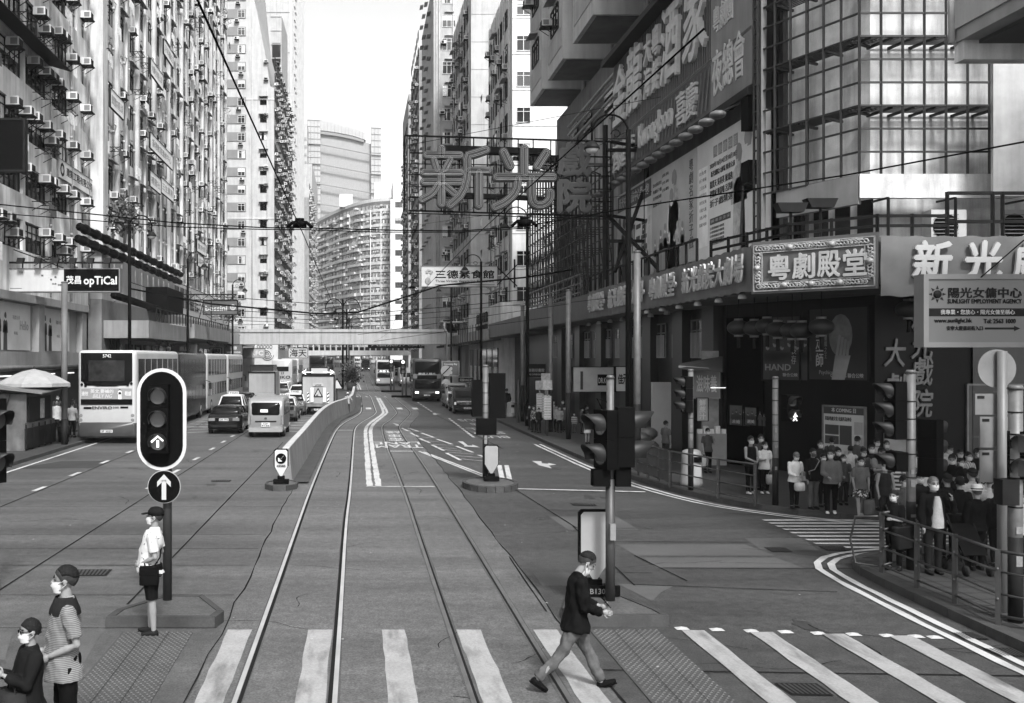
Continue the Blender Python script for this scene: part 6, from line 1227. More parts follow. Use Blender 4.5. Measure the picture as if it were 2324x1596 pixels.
for u, v, lb in ((890, 890, 'far signal on a small island before the first oncoming bus'), (917, 902, 'far signal with a lit lamp beside the dark oncoming bus')):
    p = G(u, v); t = thing('traffic_signal', lb, 'traffic signal', tuple(p)); mb = B(BLACK); mb.box(p.x-1.2, p.x+1.2, p.y-.5, p.y+.5, 0, .18); mb.build('base', t); mb = B(GALV); mb.tube([(p.x-.15, p.y, .1), (p.x-.15, p.y, 3.4)], .09, 8); mb.tube([(p.x+.2, p.y, .1), (p.x+.2, p.y, 2.9)], .08, 8); mb.build('pole', t)
    h_ = head(t, (p.x-.1, p.y-.1, 3.6), (0, -1, 0), 3, .55, .45, .17, .2); m_ = B(EMIT); m_.disc((p.x-.1, p.y-.13, 3.38), (0, -1, 0), .17, .02); m_.build('lit_lamp', h_)
# plain sign backs on a post at the near corner
t = thing('road_sign', 'round and square road signs seen from behind on a tall thin post', 'road sign', (9.15, 14.45, .13)); x, y = 9.15, 14.5; SB = mat('sign_back_grey', .12, .45, v=.2, sc=2, metal=.3)
mb = B(mat('post_dark', .09, .5, v=.2)); mb.tube([(x+.03, y-.06, .13), (x+.03, y-.06, 3.85)], .065, 12); mb.build('post', t); m_ = B(SB); m_.disc((x, y+.02, 3.6), (0, -1, 0), .275, .015, 32); m_.build('round_sign', t)
for i, (x0, x1, z0, z1) in enumerate(((-.31, .22, 2.94, 3.24), (-.24, .25, 2.47, 2.91), (-.24, .25, 1.97, 2.43))): m_ = B(SB); m_.box(x+x0, x+x1, y+.01, y+.03, z0, z1); m_.m(DARK); m_.box(x+x0+.03, x+x0+.13, y+.004, y+.01, z1-.07, z1-.03); m_.build('square_sign', t)
# ---------------------------------------------------------------- pedestrian railings and bins
RL = mat('railing_grey', .04, .4, v=.25, sc=4, metal=.4)
def railing(label, pts, rails_, h_=1.02, mesh_from=None):
    t = thing('guard_railing', label, 'railing', tuple(pts[0])); 
    for p in pts: mb = B(RL); mb.bar(p+V((0, 0, -.02)), p+V((0, 0, h_)), .065); mb.m(GALV); mb.ball(p+V((-.03, -.03, h_*.35)), .018, n=6, m=4); mb.ball(p+V((-.03, -.03, h_*.75)), .018, n=6, m=4); mb.build('post', t)
    for a, b in zip(pts, pts[1:]):
        mb = B(RL); [mb.tube([a+V((0, 0, z)), b+V((0, 0, z))], .024 if z > h_-.1 else .018, 6) for z in rails_]
        if mesh_from and a.y >= mesh_from: n_ = int((b-a).length/.055); [mb.bar(a.lerp(b, i/n_)+V((0, 0, .12)), a.lerp(b, i/n_)+V((0, 0, h_-.02)), .014) for i in range(1, n_)]
        mb.build('rail', t)
    return t
fp = [G(u, v, .13) for u, v in ((1405, 1058), (1427, 1068), (1449, 1078.6), (1471, 1086), (1495, 1095), (1521, 1105), (1630, 1130), (1714, 1146))]; railing('grey guard railing along the theatre kerb, with close bars at its far end', fp, (.12, .42, .72, 1.0), mesh_from=28.6)
t = railing('tubular guard railing round the near pavement corner', [G(*c8(x, y), .13) for x, y in ((1380, 330), (1005, 440), (1315, 575), (1650, 712), (2035, 900))], (.12, .42, .72, 1.0))
e = G(*c8(2035, 900), .13); mb = B(RL); mb.tube([e+V((0, 0, 1.0)), e+V((.18, -.35, 1.0)), e+V((.26, -.5, .85)), e+V((.26, -.5, .3)), e+V((.18, -.35, .14)), e+V((0, 0, .12))], .024, 6); [mb.tube([e+V((0, 0, z)), e+V((.25, -.48, z))], .016, 6) for z in (.42, .72)]; mb.build('end_loop', t)
e = G(*c8(1005, 440), .13); mb = B(RL); mb.tube([e+V((0, 0, .95)), e+V((-.3, .3, .9)), e+V((-.36, .36, .5)), e+V((-.3, .3, .1)), e+V((0, 0, .1))], .02, 6); mb.build('end_loop', t)
def bin_(p, label, s_=1):
    t = thing('litter_bin', label, 'litter bin', tuple(p)); m_ = B(mat('bin_grey', .2, .45, v=.12, sc=3)); K = [(0, .3), (.12, .31), (.14, .3), (.75, .27), (.9, .27), (1.0, .24), (1.04, .15)]; m_.rings([[p+V((r_*s_*math.cos(k*math.pi/8), r_*s_*math.sin(k*math.pi/8), z*s_)) for k in range(16)] for z, r_ in K]); m_.build('body', t)
    m_ = B(BLACK); m_.box(p.x-.02, p.x+.2*s_, p.y-.29*s_, p.y-.2*s_, p.z+.7*s_, p.z+.85*s_); m_.build('opening', t); m_ = B(OFFW); m_.box(p.x-.02, p.x+.18*s_, p.y-.3*s_, p.y-.22*s_, p.z+.3*s_, p.z+.62*s_); m_.build('notice', t)
bin_(G(*c3(1625, 1265), .13), 'round grey litter bin behind the guard railing'); bin_(G(*c2(2310, 640), .13), 'small litter bin beside the kerb beyond the black van', .9)
for i, (u, v, h_) in enumerate(((1176, 960, 2.4), (1187, 955, 2.6), (1225, 978, 2.5), (1238, 985, 2.9), (1242, 990, 2.6))):
    p = G(u, v, .13); t = thing('bus_stop_post', 'bus stop post with timetable panels, ' + ['farthest from the theatre', 'by the bookshop sign', 'with a round top plate', 'with a double route board', 'in front of the waiting women'][i], 'bus stop', tuple(p), group='bus stop posts by the kerb'); m_ = B(GALV); m_.tube([p, p+V((0, 0, h_))], .04, 8); m_.build('post', t)
    if i > 1: m_ = B(mat('route_board', .2, .5, v=.3, sc=9)); m_.box(p.x-.22, p.x+.22, p.y-.06, p.y-.04, .13+h_-.45, .13+h_); m_.box(p.x-.18, p.x+.18, p.y-.06, p.y-.04, .9, 2.0); m_.m(OFFW); [m_.box(p.x-.15, p.x+.15, p.y-.07, p.y-.06, 1+.12*k, 1.05+.12*k) for k in range(8)]; m_.build('timetable', t)
for u, v, lb, s_ in ((1012, 862, 'no-entry disc sign on the pavement beside the black van', 'X'),):
    p = P(u, v, 80); t = thing('road_sign', lb, 'road sign', tuple(p)); m_ = B(GALV); m_.tube([(p.x, 80, .1), (p.x, 80, p.z+1)], .05, 8); m_.build('post', t); m_ = B(OFFW); m_.disc((p.x, 79.9, p.z+.7), (0, -1, 0), .42, .02); m_.disc((p.x, 79.9, p.z-.3), (0, -1, 0), .36, .02); m_.build('disc', t); m_ = B(BLACK); m_.bar((p.x-.3, 79.86, p.z+.4), (p.x+.3, 79.86, p.z+1), .07); m_.build('bar', t)
board('direction_sign', 'dark road direction sign with an aeroplane symbol under the footbridge', 'road sign', P(1004, 893-40, 92), EX, 1.5, 1.3, mat('sign_blue_grey', .06, .4), [('Causeway Bay', .1, .72, .8, .16, WHITE, .02), ('機場', .2, .4, .4, .2, WHITE, .02), ('中環', .2, .1, .4, .2, WHITE, .02)], OFFW, .05, .03)
board('direction_sign', 'small dark street sign with double arrows beside the bank', 'road sign', P(1040, 868, 86), EX, 1.3, .4, BLACK, [('英皇道 KINGS RD', .1, .2, .8, .6, OFFW, .01)], OFFW, .05, .02)
# ---------------------------------------------------------------- pavement kiosk
kp = V((-13.5, 39.6, .13)); t = thing('kiosk', 'patched green-grey newspaper kiosk with tin roof and stained side panels', 'kiosk', tuple(kp)); KM = mat('kiosk_panel', .07, .5, v=.4, sc=2, st=.4)
kx0, kx1, ky0, ky1 = -15.3, -12.95, 39.6, 43.3; mb = B(KM); mb.box(kx0, kx1, ky0, ky0+.06, 1.2, 2.35); mb.box(kx1-.06, kx1, ky0+.06, ky1, .2, 1.2); mb.box(kx0, kx1-.06, ky0, ky0+.06, .13, 1.2); mb.m(DARK); mb.box(kx1-.05, kx1+.01, ky0+.3, ky1-.6, 1.25, 2.2); mb.m(CURT); mb.box(kx1+.011, kx1+.03, ky0+1.7, ky0+2.2, 1.3, 2.1); mb.m(mat('kiosk_dark', .05, .6, v=.3)); mb.box(kx0+.1, kx1-.1, ky0+.1, ky1, .2, 2.3); mb.build('cabin', t)
mb = B(mat('tin_roof', .12, .45, v=.3, st=.2, metal=.3)); mb.ext([(kx0-.3, ky0-.5, 2.75), (kx1+.7, ky0-.3, 2.35), (kx1+.6, ky1+.3, 2.5), (kx0-.3, ky1+.3, 2.8)], (0, 0, .05)); mb.build('roof', t)
mb = B(mat('tarpaulin', .08, .4, v=.5, sc=5)); n_ = 12; mb.rings([[V((kx0-.1+(kx1-kx0-.5)*i/n_*(1-.25*k/6), ky0-.1-.06*math.sin(i*2.2)-.05*k/6, 2.35-1.2*k/6-.25*(i/n_)*(k/6))) for i in range(n_+1)] for k in range(7)], False); mb.build('tarpaulin', t)
mb = B(DARK); mb.box(kx1-.02, kx1+.05, ky0-.15, ky1, .2, 1.0); [mb.bar((kx1+.02, ky0-.1+.8*i, .15), (kx1+.02, ky0-.1+.8*i, 1.15), .05) for i in range(5)]; mb.build('shutter_board', t)
t = thing('parasol', 'pale faded parasol standing over the kiosk roof', 'parasol', (-13.2, 42.2, .13)); m_ = B(mat('parasol_cloth', .22, .6, v=.12, sc=3)); cc = V((-13.3, 41.6, 2.75)); m_.rings([[cc+V((r_*math.cos(k*math.pi/4), r_*math.sin(k*math.pi/4), z)) for k in range(8)] for z, r_ in ((.55, .05), (.45, .5), (.2, 1.1), (-.02, 1.5), (-.16, 1.5))], False, False); m_.build('canopy', t); m_ = B(DARK); m_.tube([(-13.3, 41.6, .3), (-13.3, 41.6, 3.4)], .025, 6); m_.build('pole', t)
t = thing('crates', 'stack of boxes and a bucket on the pavement before the kiosk', 'boxes', (-14.6, 38.6, .13)); m_ = B(mat('box_grey', .1, .7, v=.3)); m_.box(-14.9, -14.3, 38.5, 39, .13, .75); m_.box(-14.8, -14.4, 38.6, 38.95, .751, 1.1); m_.build('box', t); m_ = B(DARK); m_.tube([(-12.75, 43.9, .13), (-12.75, 43.9, .8)], [.22, .28], 10); m_.build('bucket', t)
for i, (z, v0) in enumerate(((2.75, 970), (2.1, 1130))):   # dark hoods at the picture edge
    pass
t = thing('traffic_signal', 'dark signal hoods poking in at the picture edge beside the kiosk', 'traffic signal', (-6.0, 16.2, 0)); x, y = -5.72, 16.2; mb = B(pole_m); mb.tube([(x-.1, y, 0), (x-.1, y, 3.4)], .07, 10); mb.build('pole', t); head(t, (x-.04, y, 3.1), (1, -.6, 0), 2, .36, .68, .15, .3)
# ---------------------------------------------------------------- vehicles (local frame: near end at y = 0, far end at +y)
CARG = mat('car_glass', .006, .12, v=.5, sc=1.5, spec=.1); TYRE = RUBBER; RIM = mat('wheel_rim', .3, .35, v=.1, metal=.6)
TAIL = mat('tail_lamp', .12, .2, v=.2); LAMPC = mat('headlamp_glass', .6, .1, v=0); PLATE = mat('number_plate', .38, .5, v=0)
LIT = mat('lit_headlamp', .7, emit=.9, v=0)
def rr(hw, z0, z1, r, n=4, zt=None):
    """rounded rectangle ring in x, z"""
    pts = []
    for cx_, cz_, a0 in ((hw-r, z1-r, 0), (-hw+r, z1-r, 90), (-hw+r, z0+r, 180), (hw-r, z0+r, 270)):
        for k in range(n+1): a = math.radians(a0+90*k/n); pts.append((cx_+r*math.cos(a), cz_+r*math.sin(a)))
    return pts
def loft(mb, secs):
    return mb.rings([[V((x, y, z)) for x, z in rr(hw, z0, z1, r)] for y, hw, z0, z1, r in secs], True, True)
def wheel(t, x, y, r_, w_=.22):
    d = 1 if x > 0 else -1; mb = B(TYRE); mb.rings([[V((x+d*w_*k, y+rr_*math.cos(a*math.pi/10), r_+rr_*math.sin(a*math.pi/10))) for a in range(20)] for k, rr_ in ((-1, r_*.9), (-.9, r_), (-.1, r_), (0, r_*.9))]); wh = mb.build('wheel', t)
    m_ = B(RIM); m_.disc((x, y, r_), (d, 0, 0), r_*.62, .015, 16); m_.m(DARK); m_.disc((x+d*.016, y, r_), (d, 0, 0), r_*.2, .01, 10); m_.build('rim', wh); return wh
def plate(t, s_, y, z, w_=.52, h_=.12, two=0):
    m_ = B(PLATE); m_.box(-w_/2, w_/2, y-.02, y, z, z+h_); p = m_.build('number_plate', t); m_ = MB(); put_text(m_, s_, frame((-w_/2, y-.022, z), EX, (0, 0, 1)), w_*.86, h_*.72, BLACK, .02, .003, x=w_*.07, y=h_*.14); m_.build('lettering', p)
def decker(label, paint, w_=2.5, h_=4.1, L=10.5, near='rear', glass_frac=1, texts=(), skirt=None, plate_s=None, single=False):
    t = thing('double_decker_bus' if not single else 'coach', label, 'bus'); hw = w_/2; mb = B(paint)
    loft(mb, [(0, hw-.12, .4, h_-.12, .22), (.1, hw-.02, .3, h_-.02, .2), (.35, hw, .28, h_, .18), (L-.35, hw, .28, h_, .18), (L-.1, hw-.02, .3, h_-.03, .2), (L, hw-.12, .4, h_-.2, .22)]); mb.build('body', t)
    if skirt: mb = B(skirt); loft(mb, [(-.012, hw-.1, .36, .95, .1), (.1, hw+.006, .26, .95, .1), (L-.1, hw+.006, .26, .95, .1), (L+.01, hw-.1, .36, .95, .1)]); mb.build('skirt', t)
    for s_ in (-1, 1):
        x0, x1 = sorted((s_*(hw-.02), s_*(hw+.008)))
        rows_ = ((2.62, 3.72), (1.25, 2.1)) if not single else ((1.6, 2.75),)
        for z0, z1 in rows_:
            mb = B(CARG); mb.box(x0, x1, .5, L-.5, z0*h_/4.1 if not single else z0, z1*h_/4.1 if not single else z1); mb.m(paint); xa, xb = sorted((s_*(hw+.004), s_*(hw+.014)))
            for k in range(1, 7): y = .5+(L-1)*k/7; mb.box(xa, xb, y-.03, y+.03, z0*h_/4.1 if not single else z0, z1*h_/4.1 if not single else z1)
            mb.build('side_windows', t)
        for y in (1.9, L-2.4): wheel(t, s_*(hw+.012), y, .5, .3)
        mb = B(DARK); mb.bar((s_*hw, L-.1 if near == 'rear' else -.05, 2.3), (s_*(hw+.22), L+.15 if near == 'rear' else -.35, 2.2), .04); mb.cbox((s_*(hw+.22), L+.15 if near == 'rear' else -.35, 1.95), .16, .08, .42); mb.build('mirror', t)
    fx = Matrix.Translation((0, 0, 0))
    if near == 'front':
        mb = B(CARG); loft(mb, [(-.03, hw-.2, 2.62*h_/4.1, 3.78*h_/4.1, .12), (.3, hw-.03, 2.58*h_/4.1, 3.84*h_/4.1, .14)]); mb.build('upper_windscreen', t)
        mb = B(CARG); loft(mb, [(-.035, hw-.18, 1.12, 2.05*h_/4.1, .14), (.3, hw-.02, 1.1, 2.1*h_/4.1, .14)]); mb.build('windscreen', t)
        mb = B(BLACK); mb.box(-.85, .85, -.03, .1, 2.16*h_/4.1, 2.5*h_/4.1); mb.build('destination_panel', t)
        for s_ in (-1, 1): mb = B(LIT); mb.box(min(s_*.72, s_*1.02), max(s_*.72, s_*1.02), -.02, .12, .72, .88); mb.build('headlight', t)
        if plate_s: plate(t, plate_s, -.01, .5)
    else:
        z0 = 2.55*h_/4.1
        mb = B(CARG); loft(mb, [(-.02, hw-.28, z0, 3.72*h_/4.1, .14), (.2, hw-.1, z0-.05, 3.8*h_/4.1, .14)]) if not single else mb.box(-.8, .8, -.02, .1, 2.1, 2.7); mb.build('rear_window', t)
        for s_ in (-1, 1):
            mb = B(TAIL)
            for k in range(3): mb.disc((s_*(hw-.15), .02, .85+.2*k), (0, -1, 0), .075, .03, 12)
            mb.build('tail_lamp', t)
        if plate_s: plate(t, plate_s, -.012, .5)
    if texts:
        mb = MB(); [put_text(mb, s_, frame((x, -.03, z), EX, (0, 0, 1)), tw, th_, m_, .02, .006) for s_, x, z, tw, th_, m_ in texts]; mb.build('lettering', t)
    return t
BW_ = mat('bus_white', .32, .35, v=.06, st=.08, spec=.5); BG_ = mat('bus_grey', .2, .3, v=.1, spec=.6); BD_ = mat('bus_dark', .02, .25, v=.15, spec=.25); BM_ = mat('bus_mid', .03, .3, v=.15, spec=.25)
# nearest bus: modelled in more detail at the back
hb = 4.1; t = decker('white double-decker bus seen from behind with a tutor advertisement, first in the queue', BW_, 2.55, hb, 10.6, 'rear', skirt=mat('bus_skirt', .035, .4, v=.2), plate_s='SP 3029', texts=(('5742', -.16, 3.78, .36, .14, WHITE), ('ENVIRO', -.62, 1.53, .86, .12, BLACK), ('500', .28, 1.57, .26, .07, BLACK)))
mb = B(mat('bus_rear_glass', .003, .12, v=0, spec=.12)); mb.ext([(x, -.035, z) for x, z in ((-1.12, 2.75), (-.85, 2.62), (-.4, 2.52), (.4, 2.52), (.85, 2.62), (1.12, 2.75), (1.12, 3.98), (-1.12, 3.98))], (0, .05, 0)); mb.m(mat('bus_glass_inner', .014, .3, v=.7, sc=3, spec=.1)); mb.box(-.78, .78, -.04, -.034, 2.75, 3.65); mb.build('rear_window_mask', t)
mb = B(mat('advert_panel', .17, .4, v=.1)); mb.box(-1.1, 1.1, -.03, .0, 1.96, 2.45); mb.m(BLACK); mb.box(-1.12, 1.12, -.032, .0, 1.42+.3, 1.955) if 0 else mb.box(-1.12, 1.12, -.033, .02, 1.72, 1.955); mb.m(OFFW); mb.box(-1.1, 1.1, -.034, -.03, 2.43, 2.46); ap = mb.build('advert_panel', t)
mb = MB(); FA = frame((-1.1, -.032, 1.96), EX, (0, 0, 1)); put_text(mb, '速效', FA @ Matrix.Rotation(0, 4, 'Z'), .28, .2, WHITE, .02, x=.02, y=.14); put_text(mb, '英文,要補的', FA, 1.0, .18, WHITE, .02, x=.4, y=.25); put_text(mb, 'BILLY NG', FA, .85, .17, OFFW, .02, shear=.3, x=.5, y=.05); put_text(mb, '戰績', FA, .28, .2, WHITE, .02, x=1.9, y=.14); mb.build('lettering', ap)
mb = MB(); silhouettes(mb, FA, 2, .5, PRINTD, [(1.68, .46, 0, SKINP)]); mb.build('printed_figure', ap)
mb = B(BLACK); [mb.disc((x, -.02, z), (0, -1, 0), .06, .02, 12) for x, z in ((-1.08, 2.6), (-.92, 2.54), (.92, 2.58), (1.08, 2.64))]; mb.box(-1.0, -.66, -.02, .02, 1.53, 1.62); mb.box(.6, .94, -.02, .02, 1.56, 1.64); mb.build('marker_lamp', t)
put(t, (-10.95, 44.2, 0))
t = decker('dark double-decker bus second in the queue, behind the big tram signal', BD_, 2.5, 4.05, 10.2, 'rear', texts=(('龍', .5, 2.9, .5, .6, OFFW), ('能', .5, 2.2, .5, .6, OFFW))); put(t, (-11.1, 55.8, 0))
t = decker('silver-edged double-decker bus third in the queue', BW_, 2.5, 4.05, 10.2, 'rear'); put(t, (-11.2, 67, 0))
t = decker('pale double-decker bus fourth in the queue, by the footbridge', BW_, 2.5, 4.05, 10.2, 'rear', skirt=BG_); put(t, (-11.3, 78.5, 0))
t = decker('white coach with watch advertisement and route 23 on the back', BW_, 2.5, 3.6, 10, 'rear', single=True, skirt=BG_, texts=(('23', -.2, 1.75, .4, .3, BLACK), ('SEIKO', -1.0, 1.2, 2.0, .36, BLACK))); put(t, (-9.4, 126, 0))
t = decker('white bus half hidden ahead of the watch-advert coach', BW_, 2.5, 3.7, 10, 'rear', single=True); put(t, (-9.5, 142, 0))
t = decker('dark oncoming double-decker with lit headlights, nearest to the black van'.replace('nearest', 'close'), BM_, 2.45, 3.72, 10.4, 'front', skirt=BD_, plate_s='TL 9607', texts=(('樂遊人龍水', -.75, 2.3, 1.5, .2, OFFW),)); mb = B(mat('bus_band', .1, .35, v=.1)); mb.box(-1.2, 1.2, -.02, .2, 2.0, 2.4); mb.build('front_band', t); put(t, (5.95, 87, 0), -.03)
t = decker('pale-fronted oncoming double-decker with a lit destination sign beside the tram track', BW_, 2.3, 3.5, 9.5, 'front', texts=(('太古 27', -.7, 1.88, 1.4, .22, LIT),)); put(t, (3.6, 136, 0))
t = decker('oncoming double-decker hidden between the pale bus and the white lorry', BG_, 2.3, 3.5, 9.5, 'front'); put(t, (6.1, 152, 0))
t = decker('small dark oncoming bus on the tram track far down the street', BD_, 2.3, 3.6, 9, 'front'); put(t, (2.3, 290, 0))
t = decker('dark oncoming bus with two lit lamps far off beyond the coaches', BD_, 2.6, 4.2, 9, 'front'); put(t, (-6.6, 165, 0))
t = decker('dark double-decker far off beside the median lamps', BD_, 2.5, 4, 9, 'rear'); put(t, (-6.4, 215, 0))
# tram
t = thing('tram', 'narrow white double-deck tram far down the inner track', 'tram'); mb = B(OFFW); loft(mb, [(0, .85, .5, 3.75, .25), (.3, 1.0, .4, 3.9, .2), (8, 1.0, .4, 3.9, .2)]); mb.build('body', t)
for z0, z1, nm in ((2.5, 3.3, 'upper_window'), (1.4, 2.0, 'window')): mb = B(CARG); [mb.box(-.78+.54*i, -.3+.54*i, -.02, .05, z0, z1) for i in range(3)]; mb.build(nm, t)
mb = B(BLACK); mb.box(-.9, .9, -.05, .1, .25, .7); mb.build('fender', t); mb = B(DARK); mb.bar((0, 3, 3.9), (0, 5, 5.5), .06); mb.build('trolley_pole', t); put(t, (-.15, 330, .3))

def car(label, paint, L=4.5, w_=1.75, h_=1.42, near='rear', taxi=0, plate_s=None, roof=None, name='car', lit=0):
    t = thing(name, label, 'taxi' if taxi else 'car'); hw = w_/2; mb = B(paint)
    loft(mb, [(0, hw-.16, .34, .82, .1), (.1, hw-.06, .24, .92, .12), (.6, hw, .2, .97, .14), (1.1, hw, .2, .96, .14), (L-1.3, hw, .2, .93, .14), (L-.5, hw-.02, .2, .84, .14), (L-.08, hw-.1, .26, .72, .12), (L, hw-.2, .36, .62, .1)]); mb.build('body', t)
    def plan(y0, y1, x, z, r=.16): 
        pts = []
        for cx_, cy_, a0 in ((x-r, y1-r, 0), (-x+r, y1-r, 90), (-x+r, y0+r, 180), (x-r, y0+r, 270)):
            for k in range(4): a = math.radians(a0+30*k); pts.append(V((cx_+r*math.cos(a), cy_+r*math.sin(a), z)))
        return pts
    b0, b1 = .45, L-1.15
    mb = B(CARG); mb.rings([plan(b0, b1, hw-.08, .9), plan(b0+.55, b1-.75, hw-.25, h_-.06)]); mb.build('windows', t)
    mb = B(roof or paint); mb.rings([plan(b0+.5, b1-.68, hw-.24, h_-.08), plan(b0+.56, b1-.76, hw-.27, h_-.01), plan(b0+.8, b1-1, hw-.45, h_+.02)])
    for s_ in (-1, 1):
        for a, b in (((s_*(hw-.1), b0+.06, .9), (s_*(hw-.26), b0+.58, h_-.06)), ((s_*(hw-.1), b1-.06, .9), (s_*(hw-.26), b1-.76, h_-.06)), ((s_*(hw-.085), (b0+b1)/2, .9), (s_*(hw-.25), (b0+b1)/2, h_-.06))): mb.bar(a, b, .07, .05)
    mb.build('roof', t)
    for s_ in (-1, 1):
        for y in (.85, L-.85): wheel(t, s_*(hw-.01), y, .31, .2)
        mb = B(TAIL if near == 'rear' else (LIT if lit else LAMPC)); mb.box(min(s_*(hw-.42), s_*(hw-.1)), max(s_*(hw-.42), s_*(hw-.1)), -.015 if near == 'rear' else -.01, .3, .66, .8); mb.build('tail_lamp' if near == 'rear' else 'headlight', t)
        mb = B(paint); mb.ball((s_*(hw+.08), b1-.75, .98), .1, .07, .08, 8, 5); mb.build('mirror', t)
    mb = B(DARK); mb.box(-hw+.2, hw-.2, -.012, .08, .36, .48); mb.build('bumper', t)
    if plate_s: plate(t, plate_s, -.014, .66, .46, .12)
    if taxi: mb = B(WHITE); mb.box(-.3, .3, L*.45, L*.45+.16, h_+.02, h_+.17); tp = mb.build('roof_sign', t); mb = MB(); put_text(mb, 'TAXI', frame((-.24, L*.45-.004, h_+.05), EX, (0, 0, 1)), .48, .09, BLACK, .02); mb.build('lettering', tp)
    return t
CB_ = mat('car_black', .004, .2, v=0, spec=.25); CS_ = mat('car_silver', .21, .3, v=.05, metal=.3); CR_ = mat('taxi_red', .06, .25, v=0, spec=.6); CW_ = mat('car_white', .38, .3, v=.04)
def veh(t, u, v, rz=0): p = G(u, v); put(t, (p.x, p.y, 0), rz); return t
veh(car('black saloon car seen from behind, beside the silver van', CB_, 4.6, 1.72, 1.34, plate_s='DR 794'), 508, 986)
veh(car('tall taxi with a roof sign, in front of the black saloon', CR_, 4.3, 1.65, 1.55, taxi=1, roof=mat('taxi_roof', .36, .35, v=.04)), 521, 958)
veh(car('dark car ahead of the roof-sign taxi', CB_, 4.4, 1.7, 1.5), 545, 947)
veh(car('dark hatchback ahead of the silver van, with a pale roof', CB_, 4.3, 1.72, 1.5, roof=CS_), 596, 953)
veh(car('red taxi beside the silver van, rear lamp lit', CR_, 4.4, 1.7, 1.42, taxi=1, roof=mat('taxi_roof', .36, .35, v=.04)), 641, 958)
veh(car('second taxi, just ahead of the one beside the silver van', CR_, 4.4, 1.7, 1.42, taxi=1, roof=mat('taxi_roof', .36, .35, v=.04)), 664, 944)
veh(car('taxi in the middle lane ahead, by the coach with the watch advertisement', CR_, 4.4, 1.7, 1.45, taxi=1, roof=mat('taxi_roof', .36, .35, v=.04)), 636, 904)
veh(car('white car turning beside the roadworks lorry', CW_, 4.5, 1.7, 1.4), 676, 912)
veh(car('pale car far ahead in the third lane', CW_, 4.4, 1.7, 1.4), 700, 872)
veh(car('dark car far ahead past the roadworks lorry', CB_, 4.4, 1.7, 1.4), 735, 868)
veh(car('small grey car far down the median side', CS_, 4.4, 1.7, 1.4), 748, 858)
def van(label, paint, L=4.7, w_=1.7, h_=1.88, near='rear', plate_s=None, door=0, dark_low=0):
    t = thing('van', label, 'van'); hw = w_/2; mb = B(paint)
    if near == 'rear': loft(mb, [(0, hw-.12, .3, h_-.5, .1), (.06, hw-.03, .26, h_-.16, .14), (.3, hw, .24, h_-.02, .16), (L-1.0, hw, .24, h_, .16), (L-.5, hw, .24, h_-.4, .16), (L, hw-.1, .3, .95, .14)])
    else: loft(mb, [(0, hw-.1, .3, .78, .12), (.12, hw-.02, .24, .98, .14), (.75, hw, .24, 1.12, .14), (1.5, hw-.02, .24, h_-.05, .2), (1.9, hw, .24, h_, .16), (L, hw-.03, .24, h_-.05, .16)])
    mb.build('body', t)
    for s_ in (-1, 1):
        mb = B(CARG); x0, x1 = sorted((s_*(hw-.05), s_*(hw+.006))); a, b = (.4, L-1.5) if near == 'rear' else (1.75, L-.4); mb.box(x0, x1, a, b, 1.05, h_-.25); mb.m(paint); xa, xb = sorted((s_*hw, s_*(hw+.012))); [mb.box(xa, xb, a+(b-a)*k/3-.03, a+(b-a)*k/3+.03, 1.05, h_-.25) for k in (1, 2)]; mb.build('side_windows', t)
        for y in (.8, L-.9): wheel(t, s_*(hw-.0), y, .33, .22)
        mb = B(TAIL if near == 'rear' else LAMPC); mb.box(min(s_*(hw-.14), s_*(hw-.02)), max(s_*(hw-.14), s_*(hw-.02)), .0 if near == 'rear' else -.01, .12, .62 if near == 'rear' else .62, 1.05 if near == 'rear' else .8); mb.build('tail_lamp' if near == 'rear' else 'headlight', t)
        mb = B(DARK); my = L-1.0 if near == 'rear' else 1.0; mb.cbox((s_*(hw+.14), my, 1.2), .2, .1, .2); mb.build('mirror', t)
    if near == 'rear':
        mb = B(CARG); loft(mb, [(-.005, hw-.2, 1.06, h_-.24, .1), (.12, hw-.1, 1.02, h_-.2, .12)]); mb.m(CURT); mb.box(-.25, .1, -.012, -.007, 1.2, 1.34); mb.build('rear_window', t)
        mb = B(paint); mb.box(-hw+.06, hw-.06, -.09, .1, .28, .48); mb.build('bumper', t); mb = B(DARK); mb.box(-.5, .5, -.02, .02, .74, .8); mb.m(mat('badge', .05, .2)); mb.disc((0, -.01, .92), (0, -1, 0), .07, .02, 14, .7); mb.build('trim', t)
        if plate_s: plate(t, plate_s, -.03, .52, .4, .2)
    else:
        mb = B(CARG); mb.ext([(-hw+.16, .62, 1.1), (hw-.16, .62, 1.1), (hw-.22, 1.4, h_-.18), (-hw+.22, 1.4, h_-.18)], (0, -.02, .03)); mb.build('windscreen', t)
        mb = B(DARK); mb.box(-.5, .5, -.02, .05, .62, .8); mb.box(-hw+.1, hw-.1, -.06, .06, .28, .5); mb.m(STEEL); [mb.box(-.48, .48, -.026, -.02, z, z+.02) for z in (.64, .7, .76)]; mb.disc((0, -.03, .71), (0, -1, 0), .085, .02, 16); mb.build('grille', t)
        if plate_s: plate(t, plate_s, -.07, .34, .5, .12)
    if door: mb = B(paint); mb.X = Matrix.Translation((-hw, 1.15, 0)) @ Matrix.Rotation(math.radians(-68), 4, 'Z'); mb.box(-.03, .03, 0, .95, .45, 1.05); mb.m(CARG); mb.box(-.02, .02, .05, .9, 1.05, 1.6); mb.m(paint); mb.bar((0, .02, 1.05), (0, .3, 1.62), .05); mb.bar((0, .93, 1.05), (0, .93, 1.62), .05); mb.bar((0, .28, 1.62), (0, .95, 1.62), .05); mb.X = None; mb.build('open_door', t)
    return t
veh(van('silver minivan seen from behind, with stacked-line number plate, beside the barrier', CS_, plate_s='NF\n5166'), 603, 994)
veh(van('black van seen head-on, parked at the theatre kerb', CB_, 4.8, 1.8, 1.72, 'front', 'WP 4830'), 1061, 940)
